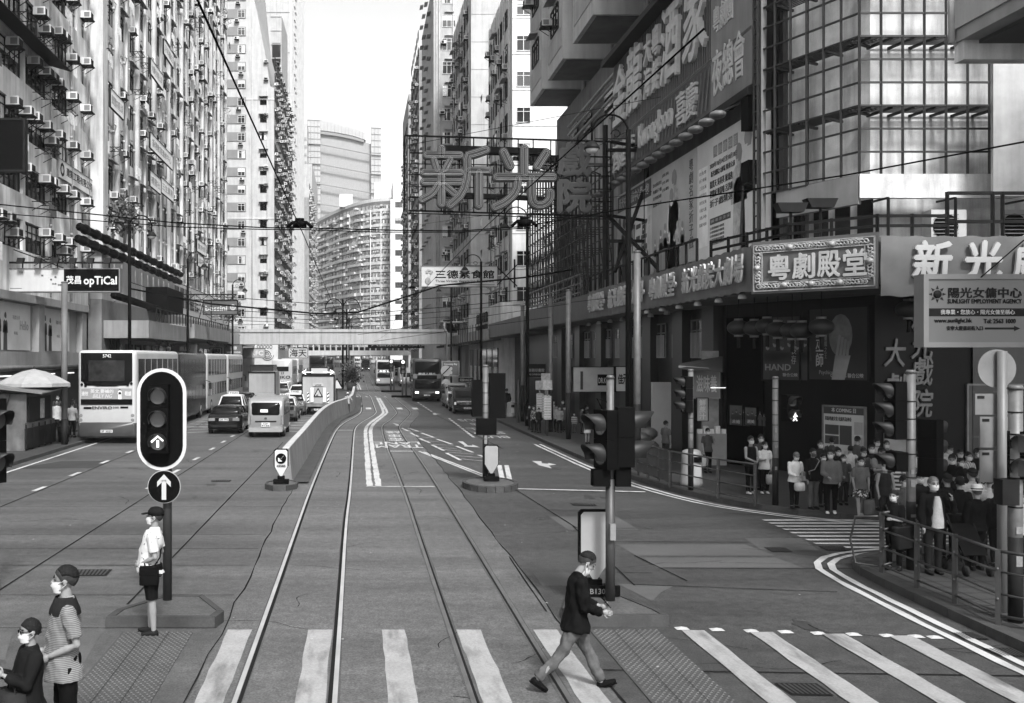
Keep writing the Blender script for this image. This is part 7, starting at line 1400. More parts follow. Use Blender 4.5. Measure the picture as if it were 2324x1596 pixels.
veh(van('silver van with its door standing open, behind the black van', CS_, 4.7, 1.72, 1.85, 'front', None, 1), 1040, 928)
def lorry(label, box_m, L=6, w_=2.15, h_=2.65, near='rear', cab=OFFW):
    t = thing('lorry', label, 'lorry'); hw = w_/2
    if near == 'rear':
        mb = B(box_m); mb.box(-hw, hw, 0, L-1.7, .75, h_); mb.build('cargo_box', t); mb = B(DARK); mb.box(-hw-.02, hw+.02, -.03, .04, h_-.12, h_+.03); mb.box(-hw-.02, -hw+.06, -.03, .03, .75, h_-.12); mb.box(hw-.06, hw+.02, -.03, .03, .75, h_-.12); mb.build('door_frame', t)
        mb = B(STEEL); mb.box(-hw+.1, hw-.1, -.08, -.0, .55, .72); mb.m(DARK); mb.box(-hw+.3, hw-.3, .1, L-1.7, .4, .75); mb.build('tail_lift', t); mb = B(cab); loft(mb, [(L-1.65, hw-.05, .45, h_-.4, .12), (L-.4, hw-.05, .45, h_-.45, .15), (L, hw-.1, .5, 1.3, .12)]); mb.build('cab', t)
        for s_ in (-1, 1): mb = B(TAIL); mb.box(min(s_*.7, s_*.95), max(s_*.7, s_*.95), -.05, .02, .42, .54); mb.build('tail_lamp', t)
    else:
        mb = B(box_m); mb.box(-hw, hw, 1.7, L, .7, h_); mb.build('cargo_box', t); mb = B(cab); loft(mb, [(0, hw-.12, .4, 1.2, .12), (.25, hw-.06, .38, h_-.5, .15), (1.6, hw-.05, .38, h_-.4, .15)]); mb.build('cab', t); mb = B(CARG); loft(mb, [(.02, hw-.25, 1.15, h_-.65, .1), (.3, hw-.1, 1.1, h_-.6, .1)]); mb.build('windscreen', t)
        mb = B(box_m); mb.ext([(-hw+.2, .7, h_-.45), (hw-.2, .7, h_-.45), (hw-.1, 1.6, h_), (-hw+.1, 1.6, h_)], (0, .02, 0)); mb.build('wind_deflector', t)
        for s_ in (-1, 1): mb = B(LIT); mb.box(min(s_*.65, s_*.85), max(s_*.65, s_*.85), -.02, .1, .72, .86); mb.build('headlight', t)
    for s_ in (-1, 1):
        for y in (1.0, L-.9): wheel(t, s_*(hw-.06), y, .42, .3)
    return t
LG = mat('lorry_grey', .24, .45, v=.1, st=.2); t = lorry('grey roadworks lorry with a warning triangle and striped panels on its tail lift', LG)
mb = B(mat('hatch_panel', .5, .5)); [mb.box(x, x+.13, -.06, -.035, .8, 1.5) for x in (-.72, .6)]; [mb.box(x, x+.2, -.08, -.035, .85, 1.8) for x in (-.5, .32)]; mb.m(DARK); [mb.ext([(x, -.064, .82+.24*k), (x+.13, -.064, .92+.24*k), (x+.13, -.064, 1.02+.24*k), (x, -.064, .92+.24*k)], (0, .002, 0)) for x in (-.72, .6) for k in range(3)]; mb.build('tail_panel', t)
mb = B(BLACK); mb.ext([(-.32, -.05, 1.2), (.32, -.05, 1.2), (0, -.05, 1.8)], (0, .02, 0)); mb.m(OFFW); mb.ext([(-.22, -.055, 1.25), (.22, -.055, 1.25), (0, -.055, 1.67)], (0, .004, 0)); mb.m(BLACK); mb.bar((.02, -.06, 1.3), (.06, -.06, 1.48), .05, .004); mb.ext([(-.15, -.062, 1.27), (0, -.062, 1.27), (-.06, -.062, 1.38)], (0, .004, 0)); mb.m(mat('sign_mid2', .3)); mb.box(-.35, .35, -.05, -.02, 1.9, 2.08); put_text(mb, 'LCCO', frame((-.2, -.05, 1.93), EX, (0, 0, 1)), .4, .1, BLACK, .03); mb.build('warning_triangle', t); plate(t, 'VT 336', -.09, .3)
mb = B(LIT)
for d, x in ((-1, -1.0), (1, 1.0)): mb.bar((x*.35, -.05, 2.82), (x*1.0, -.05, 2.82), .07, .03); mb.bar((x*1.05, -.05, 2.82), (x*.8, -.05, 2.98), .07, .03); mb.bar((x*1.05, -.05, 2.82), (x*.8, -.05, 2.66+.02), .07, .03)
mb.build('lit_arrow_board', t); mb = B(DARK); mb.box(-1, 1, 0, .1, 2.66, 2.74); mb.build('arrow_frame', t); veh(t, 722, 942)
veh(lorry('grey box lorry with a two-tone back in the middle lane', mat('lorry_box', .2, .5, v=.1, st=.2), 6, 2.15, 2.66), 594, 920)
veh(lorry('dark open-backed lorry in front of the box lorry', BD_, 6, 2.2, 3.1), 594, 902)
veh(lorry('white-topped lorry far ahead by the lit arrows', CW_, 6, 2.2, 2.6), 725, 880)
veh(lorry('white box lorry oncoming beside the dark double-decker', CW_, 6, 2.1, 2.45, 'front'), 925, 878)
t = thing('roadworks_sign', 'triangular roadworks sign leaning by the barrier behind the flagman', 'road sign', (-1.75, 74, 0)); m_ = B(BLACK); m_.ext([(-2.0, 73, 1.5), (-1.0, 73, 1.5), (-1.5, 73, 2.35)], (0, .03, 0)); m_.m(OFFW); m_.ext([(-1.85, 72.98, 1.57), (-1.15, 72.98, 1.57), (-1.5, 72.98, 2.2)], (0, .01, 0)); m_.build('panel', t); m_ = B(DARK); m_.bar((-1.5, 73.05, 0), (-1.5, 73.05, 1.6), .05); m_.build('stand', t)
# ---------------------------------------------------------------- people
SKIN = mat('skin', .15, .55, v=.1, sc=6, spec=.3); HAIR = mat('hair_black', .005, .8, v=.4, sc=30, bump=.5, spec=.15); HAIRS = mat('hair_short', .022, .8, v=.3, sc=30, spec=.1); HAIRG = mat('hair_grey', .055, .6, v=.3, sc=20); MASK = mat('face_mask', .36, .7, v=.06, sc=8); MASKD = mat('face_mask_dark', .04, .7); LIPS = mat('eye_dark', .02, .3)
def cl(g_):
    g_ = g_*(.3 if g_ < .06 else .5 if g_ < .2 else .72)
    return mat('cloth_%03d' % round(g_*1000), g_, .85, v=.2, sc=5, fine=.1, spec=.05)
def pattern(key, a, b, axis, freq, thr=0):
    m = mat(key, a, .85, v=.1, sc=5)
    n = m.node_tree; L = n.links.new; bs = n.nodes["Principled BSDF"]
    if bs.inputs['Base Color'].links: n.links.remove(bs.inputs['Base Color'].links[0])
    if axis == 'n':
        tc = n.nodes.new("ShaderNodeTexCoord"); tx = n.nodes.new("ShaderNodeTexNoise"); tx.inputs['Scale'].default_value = freq; tx.inputs['Detail'].default_value = 1; L(tc.outputs['Object'], tx.inputs['Vector']); src = tx.outputs['Fac']; th = .5+thr
    else:
        tc = n.nodes.new("ShaderNodeTexCoord"); sp_ = n.nodes.new("ShaderNodeSeparateXYZ"); L(tc.outputs['Object'], sp_.inputs[0]); q = n.nodes.new("ShaderNodeMath"); q.operation = 'MULTIPLY'; q.inputs[1].default_value = freq; L(sp_.outputs[axis], q.inputs[0]); q2 = n.nodes.new("ShaderNodeMath"); q2.operation = 'SINE'; L(q.outputs[0], q2.inputs[0]); src = q2.outputs[0]; th = thr
    gt = n.nodes.new("ShaderNodeMath"); gt.operation = 'GREATER_THAN'; gt.inputs[1].default_value = th; L(src, gt.inputs[0]); mr = n.nodes.new("ShaderNodeMapRange"); mr.inputs[3].default_value = a; mr.inputs[4].default_value = b; L(gt.outputs[0], mr.inputs[0]); L(mr.outputs[0], bs.inputs['Base Color']); return m
def remesh(mb, vox, smooth=2, fold=0, seed=0):
    """union of the closed volumes in mb as one continuous surface"""
    me = mb.mesh('tmp'); o = bpy.data.objects.new('tmp', me)
    r = o.modifiers.new('r', 'REMESH'); r.mode = 'VOXEL'; r.voxel_size = vox; r.use_smooth_shade = True
    if smooth: s = o.modifiers.new('s', 'SMOOTH'); s.iterations = smooth; s.factor = .5
    out = evaluated_mesh(o); bpy.data.objects.remove(o); bpy.data.meshes.remove(me)
    vs = [v.co.copy() for v in out.vertices]
    if fold:
        nr = [v.normal.copy() for v in out.vertices]
        vs = [p + n_*fold*(noise.noise(V((p.x*9+seed, p.y*9, p.z*5)))+.6*noise.noise(V((p.x*22, p.y*22+seed, p.z*13)))) for p, n_ in zip(vs, nr)]
    fs = [tuple(p.vertices) for p in out.polygons]; bpy.data.meshes.remove(out); return vs, fs
RX = lambda a: Matrix.Rotation(a, 4, 'X'); RZ = lambda a: Matrix.Rotation(a, 4, 'Z'); TR = lambda *p: Matrix.Translation(p)
ARMS = {'down': (.04, .2, .2, .12), 'phone': (.3, .12, 1.45, .5), 'ear': (.55, .45, 2.2, .45), 'front': (.22, .1, .95, .75), 'mouth': (.55, .2, 2.05, .5), 'bag': (.06, .2, .12, .06), 'swing': (.35, .1, .35, .1), 'back': (-.35, .1, .2, .05), 'belly': (-.22, .14, 1.35, .5), 'clasp': (.35, .08, 1.75, .75)}
def person(label, pos, Hh, rz, top=.2, sleeve=.45, bottom='trousers', bg=.05, hair=HAIR, hlen=0, mask=MASK, arms=('down', 'down'), legs=((.03, .03), (-.03, .03)), lean=0, pitch=.08, yaw=0, shoes=.03, fat=1.0, hem=.47, vox=.017, jacket=0, hat=None, glasses=0, sex=0, fold=.004, group=None, topm=None, botm=None, chin=0):
    """arms: (right, left) pose names; legs: (thigh swing, knee bend) for right and left; faces -y before rotation"""
    t = thing('person', label, 'person', (0, 0, 0), 0, group); s = Hh
    Tl = TR(0, 0, .52) @ RX(lean) @ TR(0, 0, -.52); Th = Tl @ TR(0, 0, .845) @ RZ(yaw) @ RX(pitch) @ TR(0, 0, -.845)
    sw = (.094 if jacket else .097) if sex == 0 else .084
    P3 = lambda M, *p: (M @ V(p))*s
    # joints
    J = {}
    for k, sd in ((0, -1), (1, 1)):
        a, b = legs[k]; hip = V((sd*.05, 0, .51)); d = V((sd*.025, -math.sin(a), -math.cos(a))).normalized(); kn = hip + d*.243; d2 = V((0, -math.sin(a-b), -math.cos(a-b))); an = kn + d2*.225; J['leg', k] = (hip, kn, an, a-b)
        ap = ARMS[arms[k]] if isinstance(arms[k], str) else arms[k]; a, c, b, i = ap; sh = Tl @ V((sd*(sw+.008), .002, .79)); d = V((sd*math.sin(c), -math.sin(a), -math.cos(a))).normalized(); el = sh + d*.165; f = a+b; d2 = V((-sd*i*.8, -math.sin(f), -math.cos(f))).normalized(); wr = el + d2*.14; J['arm', k] = (sh, el, wr, d2)
    low = min(J['leg', k][2].z - .042*math.cos(J['leg', k][3]) - (.05*abs(math.sin(J['leg', k][3])) if J['leg', k][3] < 0 else 0) for k in (0, 1)); O = V((0, 0, -low))
    def torso(mb, e, lo, hi=.835):
        prof = [(.40, .108, .08), (.44, .108, .079), (.49, .105, .075), (.53, .098, .069), (.60, .082+.006*(fat > 1.1), .058), (.66, .087, .06), (.72, sw-.002, .061), (.77, sw, .055), (.80, sw*.9, .046), (.822, sw*.55, .038), (.838, .036, .034)]
        pr = [q for q in prof if lo < q[0] <= hi]; f0 = [q for q in prof if q[0] <= lo] or [prof[0]]
        pr = [(lo, f0[-1][1]+.004, f0[-1][2]+.004)] + pr
        mb.rings([[(P3(Tl, (w_+e)*math.cos(a*math.pi/10), -.004*(fat > 1.1)+(d_*fat+e)*math.sin(a*math.pi/10)-(.012*(fat-1)/.15 if .5 < z < .7 and fat > 1.1 else 0), z) + O*s) for a in range(20)] for z, w_, d_ in pr])
    def limb(mb, pts, rs): mb.tube([(p+O)*s for p in pts], [r*s for r in rs], 10); [mb.ball((p+O)*s, r*s*.98, n=10, m=7) for p, r in zip(pts, rs)]
    sk = B(SKIN); torso(sk, -.016, .47)
    for k in (0, 1):
        hip, kn, an, fa = J['leg', k]; limb(sk, [hip, hip.lerp(kn, .5), kn, kn.lerp(an, .35), an], [.05, .043, .031, .032, .02]); d = V((0, -math.cos(fa), math.sin(fa)*-1)) if 0 else V((0, -math.cos(fa), -math.sin(fa)*-1))
        sh, el, wr, d2 = J['arm', k]; limb(sk, [sh, sh.lerp(el, .45), el, el.lerp(wr, .35), wr], [.031, .026, .021, .021, .0145])
        pm = wr + d2*.032; sk.ball((pm+O)*s, .019*s, .022*s, .024*s, 8, 6)
    sk.tube([P3(Tl, 0, .008, .80)+O*s, P3(Tl, 0, .004, .845)+O*s, P3(Th, 0, .002, .885)+O*s], [.036*s, .031*s, .03*s], 12)
    hd = lambda x, y, z: P3(Th, x, y, z) + O*s
    def blob(mb, x, y, z, rx, ry, rz_, M=Th, n=14, m=10): mb.rings([[P3(M, x+rx*math.sin(a)*math.cos(k*2*math.pi/n), y+ry*math.sin(a)*math.sin(k*2*math.pi/n), z-rz_*math.cos(a)) + O*s for k in range(n)] for a in [math.pi*(j+.02)/(m-1+.04) for j in range(m)]])
    blob(sk, 0, .008, .945, .047, .058, .055); blob(sk, 0, -.012, .906, .036, .044, .046)
    sk.tube([hd(0, -.052, .937), hd(0, -.064, .918), hd(0, -.055, .912)], [.006*s, .0095*s, .006*s], 6)
    for sd in (-1, 1): blob(sk, sd*.048, .006, .925, .006, .013, .019, n=8, m=6)
    vs, fs = remesh(sk, vox*.72); body = B(SKIN); body.add(vs, fs, True)
    for k in (0, 1):                      # five separate fingers rooted in the palm
        sh, el, wr, d2 = J['arm', k]; sd = (-1, 1)[k]; ax = d2.cross(V((sd, 0, .2))).normalized(); nrm = ax.cross(d2).normalized(); pm = wr + d2*.045
        for q in range(4):
            b0 = pm + ax*(.0095*(q-1.5)); ln = (.03, .036, .034, .026)[q]; cu = nrm*(.012 if k == 0 else -.012)*1.0
            body.tube([(b0+O)*s, (b0+d2*ln*.55+cu*.35+O)*s, (b0+d2*ln+cu*1.1+O)*s], [.0056*s, .005*s, .0038*s], 6)
        b0 = wr + d2*.022 + ax*.016; body.tube([(b0+O)*s, (b0+d2*.018+ax*.016+O)*s, (b0+d2*.034+ax*.017+O)*s], [.0062*s, .0055*s, .004*s], 6)
    body.m(LIPS)
    for sd in (-1, 1): blob(body, sd*.02, -.047, .934, .009, .006, .0042, n=8, m=5); body.m(HAIR); body.bar(hd(sd*.008, -.053, .948), hd(sd*.033, -.046, .95), .005*s, .005*s); body.m(LIPS)
    body.bar(hd(-.014, -.05, .892), hd(.014, -.05, .892), .004*s, .006*s); body.build('body', t)
    # clothes
    jm = topm or cl(top); mb = B(jm); torso(mb, .009+.004*jacket, hem)
    for k in (0, 1):
        sh, el, wr, d2 = J['arm', k]
        if sleeve > 0:
            full = [sh, sh.lerp(el, .5), el, el.lerp(wr, .5), wr.lerp(el, .04)]; n_ = 5 if sleeve > .8 else 3; pts = full[:n_]; r0 = .006*jacket
            if sleeve <= .5: pts = [sh, sh.lerp(el, .45), sh.lerp(el, .78)]
            limb_r = [.038+r0, .035+r0, .032+r0, .029+r0, .025+r0][:n_]
            if sleeve <= .5: limb_r = [.042, .041, .039]
            mb.tube([(p+O)*s for p in pts], [r*s for r in limb_r], 10); mb.ball((sh+O)*s, (.039+r0)*s, n=10, m=7)
            if n_ == 5: mb.ball((el+O)*s, (.033+r0)*s, n=10, m=7)
    if jacket or sleeve > .4: mb.tube([P3(Tl, 0, .008, .815)+O*s, P3(Tl, 0, .006, .848)+O*s], [.05*s, .04*s], 12)
    vs, fs = remesh(mb, vox, 2, fold*s*1.3, len(label)); B(jm).add(vs, fs, True).build('jacket' if jacket else 'shirt', t)
    bm = botm or cl(bg)
    if bottom != 'none':
        mb = B(bm); 
        if bottom == 'skirt':
            mb.rings([[V((math.cos(a*math.pi/10)*w_, math.sin(a*math.pi/10)*d_, z))*s+O*s for a in range(20)] for z, w_, d_ in ((.33, .125, .1), (.42, .115, .088), (.5, .1, .072), (.56, .09, .064))])
        else:
            mb.rings([[V((math.cos(a*math.pi/10)*w_, math.sin(a*math.pi/10)*d_*max(1, fat*.95), z))*s+O*s for a in range(20)] for z, w_, d_ in ((.455, .085, .062), (.5, .1, .072), (.56, .092, .068))])
            for k in (0, 1):
                hip, kn, an, fa = J['leg', k]
                if bottom == 'shorts': e = hip.lerp(kn, .92); mb.tube([(p+O)*s for p in (hip, hip.lerp(kn, .5), e)], [.056*s, .053*s, .05*s], 12)
                else: mb.tube([(p+O)*s for p in (hip, hip.lerp(kn, .5), kn, kn.lerp(an, .5), an+V((0, 0, .012)))], [.057*s, .049*s, .039*s, .036*s, .033*s], 12); mb.ball((kn+O)*s, .039*s, n=10, m=7)
        vs, fs = remesh(mb, vox, 2, fold*s*1.2, len(label)+5); B(bm).add(vs, fs, True).build('skirt' if bottom == 'skirt' else 'shorts' if bottom == 'shorts' else 'trousers', t)
    for k in (0, 1):
        hip, kn, an, fa = J['leg', k]; M = TR(*(an+O)) @ RX(-fa*.8); mb = B(cl(shoes))
        mb.rings([[(M @ V((w_*math.cos(a*math.pi/6), y, max(-.042, -.022+h_*math.sin(a*math.pi/6)))))*s for a in range(12)] for y, w_, h_ in ((.034, .012, .012), (.026, .022, .026), (0, .025, .034), (-.035, .026, .022), (-.068, .028, .016), (-.094, .02, .012), (-.1, .008, .008))])
        mb.m(cl(.04) if shoes > .2 else cl(.015)); mb.rings([[(M @ V((w_*math.cos(a*math.pi/6), y, z)))*s for a in range(12) for z in ()] or [(M @ V((w_*math.cos(a*math.pi/6)*1.05, y+.0*a, -.043+.007*(math.sin(a*math.pi/6) > 0))))*s for a in range(12)] for y, w_ in ((.036, .018), (0, .026), (-.05, .029), (-.1, .014))]); mb.build('shoe', t)
    # hair, mask, hat
    if hair:
        mb = B(hair); nlat, n = 10, 22; rs = []; sd_ = len(label)*1.37
        for j in range(nlat):
            ring = []
            for k in range(n):
                ph = 2*math.pi*k/n; sd2 = math.degrees(math.asin(max(-1, min(1, math.sin(ph))))); K = ((-90, .37), (-55, .40), (-30, .5), (-14, .68), (-4, .63), (10, .6), (24, .7), (50, .77), (90, .8))
                mx = math.pi*next(a[1]+(b[1]-a[1])*(sd2-a[0])/(b[0]-a[0]) for a, b in zip(K, K[1:]) if sd2 <= b[0]+1e-6); aa = .06 + (mx-.06)*j/(nlat-1)
                wob = 1 + .05*noise.noise(V((math.cos(ph)*2.2+sd_, math.sin(ph)*2.2, aa*2.5))) + .03*noise.noise(V((ph*4, aa*7+sd_, 1)))
                ring.append(hd(.0515*math.sin(aa)*math.cos(ph)*wob, .010+.062*math.sin(aa)*math.sin(ph)*wob, .945+.061*math.cos(aa)*wob))
            rs.append(ring)
        if hlen: 
            for dz in (.03, .06)[:1 + (hlen > 1)]: rs.append([hd(.055*math.cos(2*math.pi*k/n)*(1 if math.sin(2*math.pi*k/n) > -.3 else .85), .014+(.056 if math.sin(2*math.pi*k/n) > 0 else .012)*math.sin(2*math.pi*k/n), .925-dz*hlen*1.1) for k in range(n)])
        mb.rings(rs[:7] if sex == 0 and not hlen else rs, True, True)
        if sex == 0 and not hlen: mb.m(HAIRS if hair is HAIR else hair); mb.rings(rs[6:], False, True)
        mb.build('hair', t)
    if mask:
        mb = B(mask); rs = []; dz = -.026 if chin else 0; dy = .01 if chin else 0
        for j in range(6):
            z = .87+.056*j/5; ring = []
            for k in range(11): ph = math.pi*(1.06+.88*k/10); bul = math.sin(math.pi*(k/10)); r_ = 1+.1*math.sin(math.pi*j/5)*bul; ring.append((.0435*math.cos(ph)*(.86+.14*j/5)*r_, -.012+dy+.05*math.sin(ph)*(.9+.1*j/5)*r_ - .006*bul*(j == 3), z+dz))
            rs.append(ring)
        vs = [hd(*p) for r in rs for p in r] + [hd(p[0]*.93, p[1]*.9+.002, p[2]) for r in rs for p in r]; fs = []
        for j in range(5):
            for k in range(10): a = j*11+k; fs += [(a, a+1, a+12, a+11), (66+a, 66+a+11, 66+a+12, 66+a+1)]
        mb.add(vs, fs, True)
        for sd in (-1, 1): mb.tube([hd(sd*.042, -.026, .918+dz), hd(sd*.05, .004, .935), hd(sd*.05, .012, .915), hd(sd*.04, -.024, .885+dz)], .0022*s, 4)
        mb.build('face_mask', t)
    if glasses:
        mb = B(BLACK)
        for sd in (-1, 1): mb.disc(hd(sd*.02, -.057, .933), Th.to_3x3() @ V((0, -1, 0)), .0145*s, .003, 12, .8) if glasses > 1 else mb.tube([hd(sd*.02+.014*math.cos(a*.785), -.058, .933+.012*math.sin(a*.785)) for a in range(9)], .0016*s, 4); mb.tube([hd(sd*.034, -.056, .936), hd(sd*.05, .0, .94)], .002*s, 4)
        mb.build('glasses', t)
    if hat == 'cap':
        mb = B(cl(.02)); mb.rings([[hd(r_*.056*math.cos(k*math.pi/9), .01+r_*.066*math.sin(k*math.pi/9), z) for k in range(18)] for z, r_ in ((.945, 1), (.975, .96), (.998, .72), (1.008, .3), (1.009, .05))]); mb.ext([hd(x, y, z) for x, y, z in ((-.045, -.045, .952), (-.042, -.085, .944), (0, -.108, .94), (.042, -.085, .944), (.045, -.045, .952))], Th.to_3x3() @ V((0, 0, .006*s))); mb.build('cap', t)
    if hat == 'trilby':
        mb = B(cl(.5)); mb.rings([[hd(r_*.056*math.cos(k*math.pi/9), .01+r_*.066*math.sin(k*math.pi/9), z) for k in range(18)] for z, r_ in ((.955, 1.7), (.952, 1.72), (.96, 1.06), (.99, 1), (1.02, .88), (1.026, .5), (1.018, .1))]); mb.m(cl(.03)); mb.rings([[hd(.0605*math.cos(k*math.pi/9), .01+.071*math.sin(k*math.pi/9), z) for k in range(18)] for z in (.962, .976)]); mb.build('hat', t)
    if hat == 'helmet':
        mb = B(cl(.5)); mb.rings([[hd(r_*.06*math.cos(k*math.pi/9), .01+r_*.07*math.sin(k*math.pi/9), z) for k in range(18)] for z, r_ in ((.945, 1.15), (.96, 1), (1.0, .7), (1.012, .1))]); mb.build('helmet', t)
    put(t, pos, rz); M = TR(*pos) @ RZ(rz); t_hands = [M @ ((J['arm', k][2] + J['arm', k][3]*.05 + O)*s) for k in (0, 1)]
    return t, t_hands, lambda x, y, z: M @ ((Tl @ V((x, y, z)) + O)*s)
def bag(name, label, p, w_, h_, d_, g_, handle=.18, rz=0, m_=None, slump=.1):
    t = thing(name, label, 'bag', tuple(p)); mb = B(m_ or cl(g_)); M = TR(*p) @ RZ(rz); mb.rings([[M @ V((x*w_/2*k, y*d_/2*k, z)) for x, y in ((-1, -1), (0, -1.15), (1, -1), (1.06, 0), (1, 1), (0, 1.15), (-1, 1), (-1.06, 0))] for z, k in ((-handle-h_, .75), (-handle-h_*.9, 1), (-handle-h_*.4, 1+slump*.5), (-handle, 1-slump))]); mb.build('pouch', t)
    mb = B(m_ or cl(g_)); mb.tube([M @ V((-w_*.3, 0, -handle)), M @ V((-w_*.12, 0, 0)), M @ V((w_*.12, 0, 0)), M @ V((w_*.3, 0, -handle))], .008, 5); mb.build('handle', t); return t
def strap_bag(label, at_, w_, h_, d_, g_, side=-1, z0=.47, name='shoulder_bag', rz=0, fwd=0, strap_side=None):
    sd = side; ss = strap_side or -sd; p = at_(sd*.1, fwd, z0+.06); t = thing(name, label, 'bag', tuple(p)); mb = B(cl(g_)); M = TR(*p) @ RZ(rz); k = 8
    mb.rings([[M @ V((w_/2*sx*q, d_/2*sy*q, z)) for sx, sy in ((-1, -.8), (-.8, -1), (.8, -1), (1, -.8), (1, .8), (.8, 1), (-.8, 1), (-1, .8))] for z, q in ((-h_, .92), (-h_*.95, 1), (-h_*.1, 1), (0, .94))]); mb.m(cl(max(.01, g_*.6))); mb.add([M @ V(q) for q in ((-w_/2, -d_/2-.006, -.01), (w_/2, -d_/2-.006, -.01), (w_/2, -d_/2-.006, -h_*.45), (-w_/2, -d_/2-.006, -h_*.45))], [range(4)]); mb.build('pouch', t)
    mb = B(cl(g_)); mb.tube([at_(sd*.115, -.03, z0+.06), at_(sd*.02, -.078, .66), at_(ss*.075, -.062, .8), at_(ss*.075, .0, .832), at_(ss*.06, .06, .78), at_(sd*.05, .07, .62), at_(sd*.115, .04, z0+.06)], .011, 5); mb.build('strap', t); return t
def phone(p, label, rz=0):
    t = thing('phone', label, 'phone', tuple(p)); mb = B(BLACK); mb.X = TR(*p) @ RZ(rz) @ RX(-.7); mb.box(-.035, .035, -.006, .006, -.03, .11); mb.X = None; mb.build('case', t); mb = B(GLASS2); mb.X = TR(*p) @ RZ(rz) @ RX(-.7); mb.box(-.031, .031, .0062, .008, -.026, .106); mb.X = None; mb.build('screen', t)
r90 = math.pi/2
# ---- the four large figures
wx, wy = 2.46, 11.45
t, hs, at_ = person('man in a dark jacket and pale trousers striding over the crossing', (wx, wy, 0), 1.66, r90, top=.012, sleeve=1, bg=.12, jacket=1, hem=.455, arms=((.1, .1, 1.2, .5), (.12, .06, 1.25, .3)), legs=((-.5, .25), (.42, .02)), lean=.09, pitch=.55, shoes=.015, vox=.0125, fold=.0105, chin=1, fat=1.05)
phone(hs[1]+V((.03, 0, .02)), 'dark phone in the hand of the striding man', r90)
mb = B(OFFW); M = frame(at_(.152, -.0, .73), (.99, .0, .1), (0, .05, 1)); mb.X = TR(*(at_(.1455, .0, .735)+V((0, -.012, 0)))); mb.box(-.02, .025, -.006, -.001, -.03, .03); mb.X = None; mb.build('sleeve_badge', t); mb = B(mat('zip_metal', .4, .4)); mb.tube([at_(.118, -.02, .55)+V((0, -.012, 0)), at_(.118, -.04, .47)+V((0, -.016, 0))], .004, 4); mb.build('pocket_zip', t)
DOT = pattern('cloth_dotted', .34, .05, 'n', 26, .2)
t, hs, at_ = person('man in a black cap, white dotted polo shirt and dark shorts standing by the island', (-2.8, 13.76, 0), 1.72, -r90, topm=DOT, sleeve=.45, bottom='shorts', bg=.015, hat='cap', hair=HAIR, arms=('belly', 'belly'), legs=((.05, .02), (-.06, .0)), lean=-.06, pitch=.0, fat=1.28, hem=.49, vox=.0125, shoes=.03)
strap_bag('black shoulder bag with a pale tag on the hip of the capped man', at_, .25, .26, .1, .012, 1, .5, rz=0)
t2 = thing('watch', 'steel wristwatch of the capped man', 'watch', tuple(hs[1])); m_ = B(STEEL); m_.tube([hs[1]+V((.1, -.02, .0)), hs[1]+V((.075, -.02, .0))], .036, 12); m_.build('band', t2)
STR = pattern('cloth_fine_stripe', .06, .15, 2, 400, .1)
t, hs, at_ = person('man in a fine-striped polo with dark shoulders, side-on by the paving strip', (-2.7, 9.35, 0), 1.83, -1.15, topm=STR, sleeve=.5, bg=.012, arms=('belly', 'belly'), pitch=.02, yaw=-.25, hem=.44, vox=.0125, fat=1.15, fold=.007)
mb = B(cl(.035)); torso_y = [(.765, .106, .068), (.785, .105, .064), (.803, .096, .057), (.826, .064, .049), (.848, .042, .041)]; mb.rings([[at_((w_+.003)*math.cos(a*math.pi/10), (d_+.003)*1.12*math.sin(a*math.pi/10), z) for a in range(20)] for z, w_, d_ in torso_y], False); mb.build('shirt_yoke', t)
t, hs, at_ = person('woman with dark glasses and short black hair clasping her hands', (-2.86, 8.85, 0), 1.47, -.95, top=.02, sleeve=1, bg=.02, jacket=1, hem=.42, arms=('clasp', 'clasp'), hlen=.35, glasses=2, sex=1, pitch=.05, vox=.0125, mask=mat('face_mask_grey', .35, .7), fat=1.15)
bag('handbag', 'soft grey handbag hanging before the woman with dark glasses', at_(0, -.11, .66), .36, .34, .16, .05, .1, -.95)
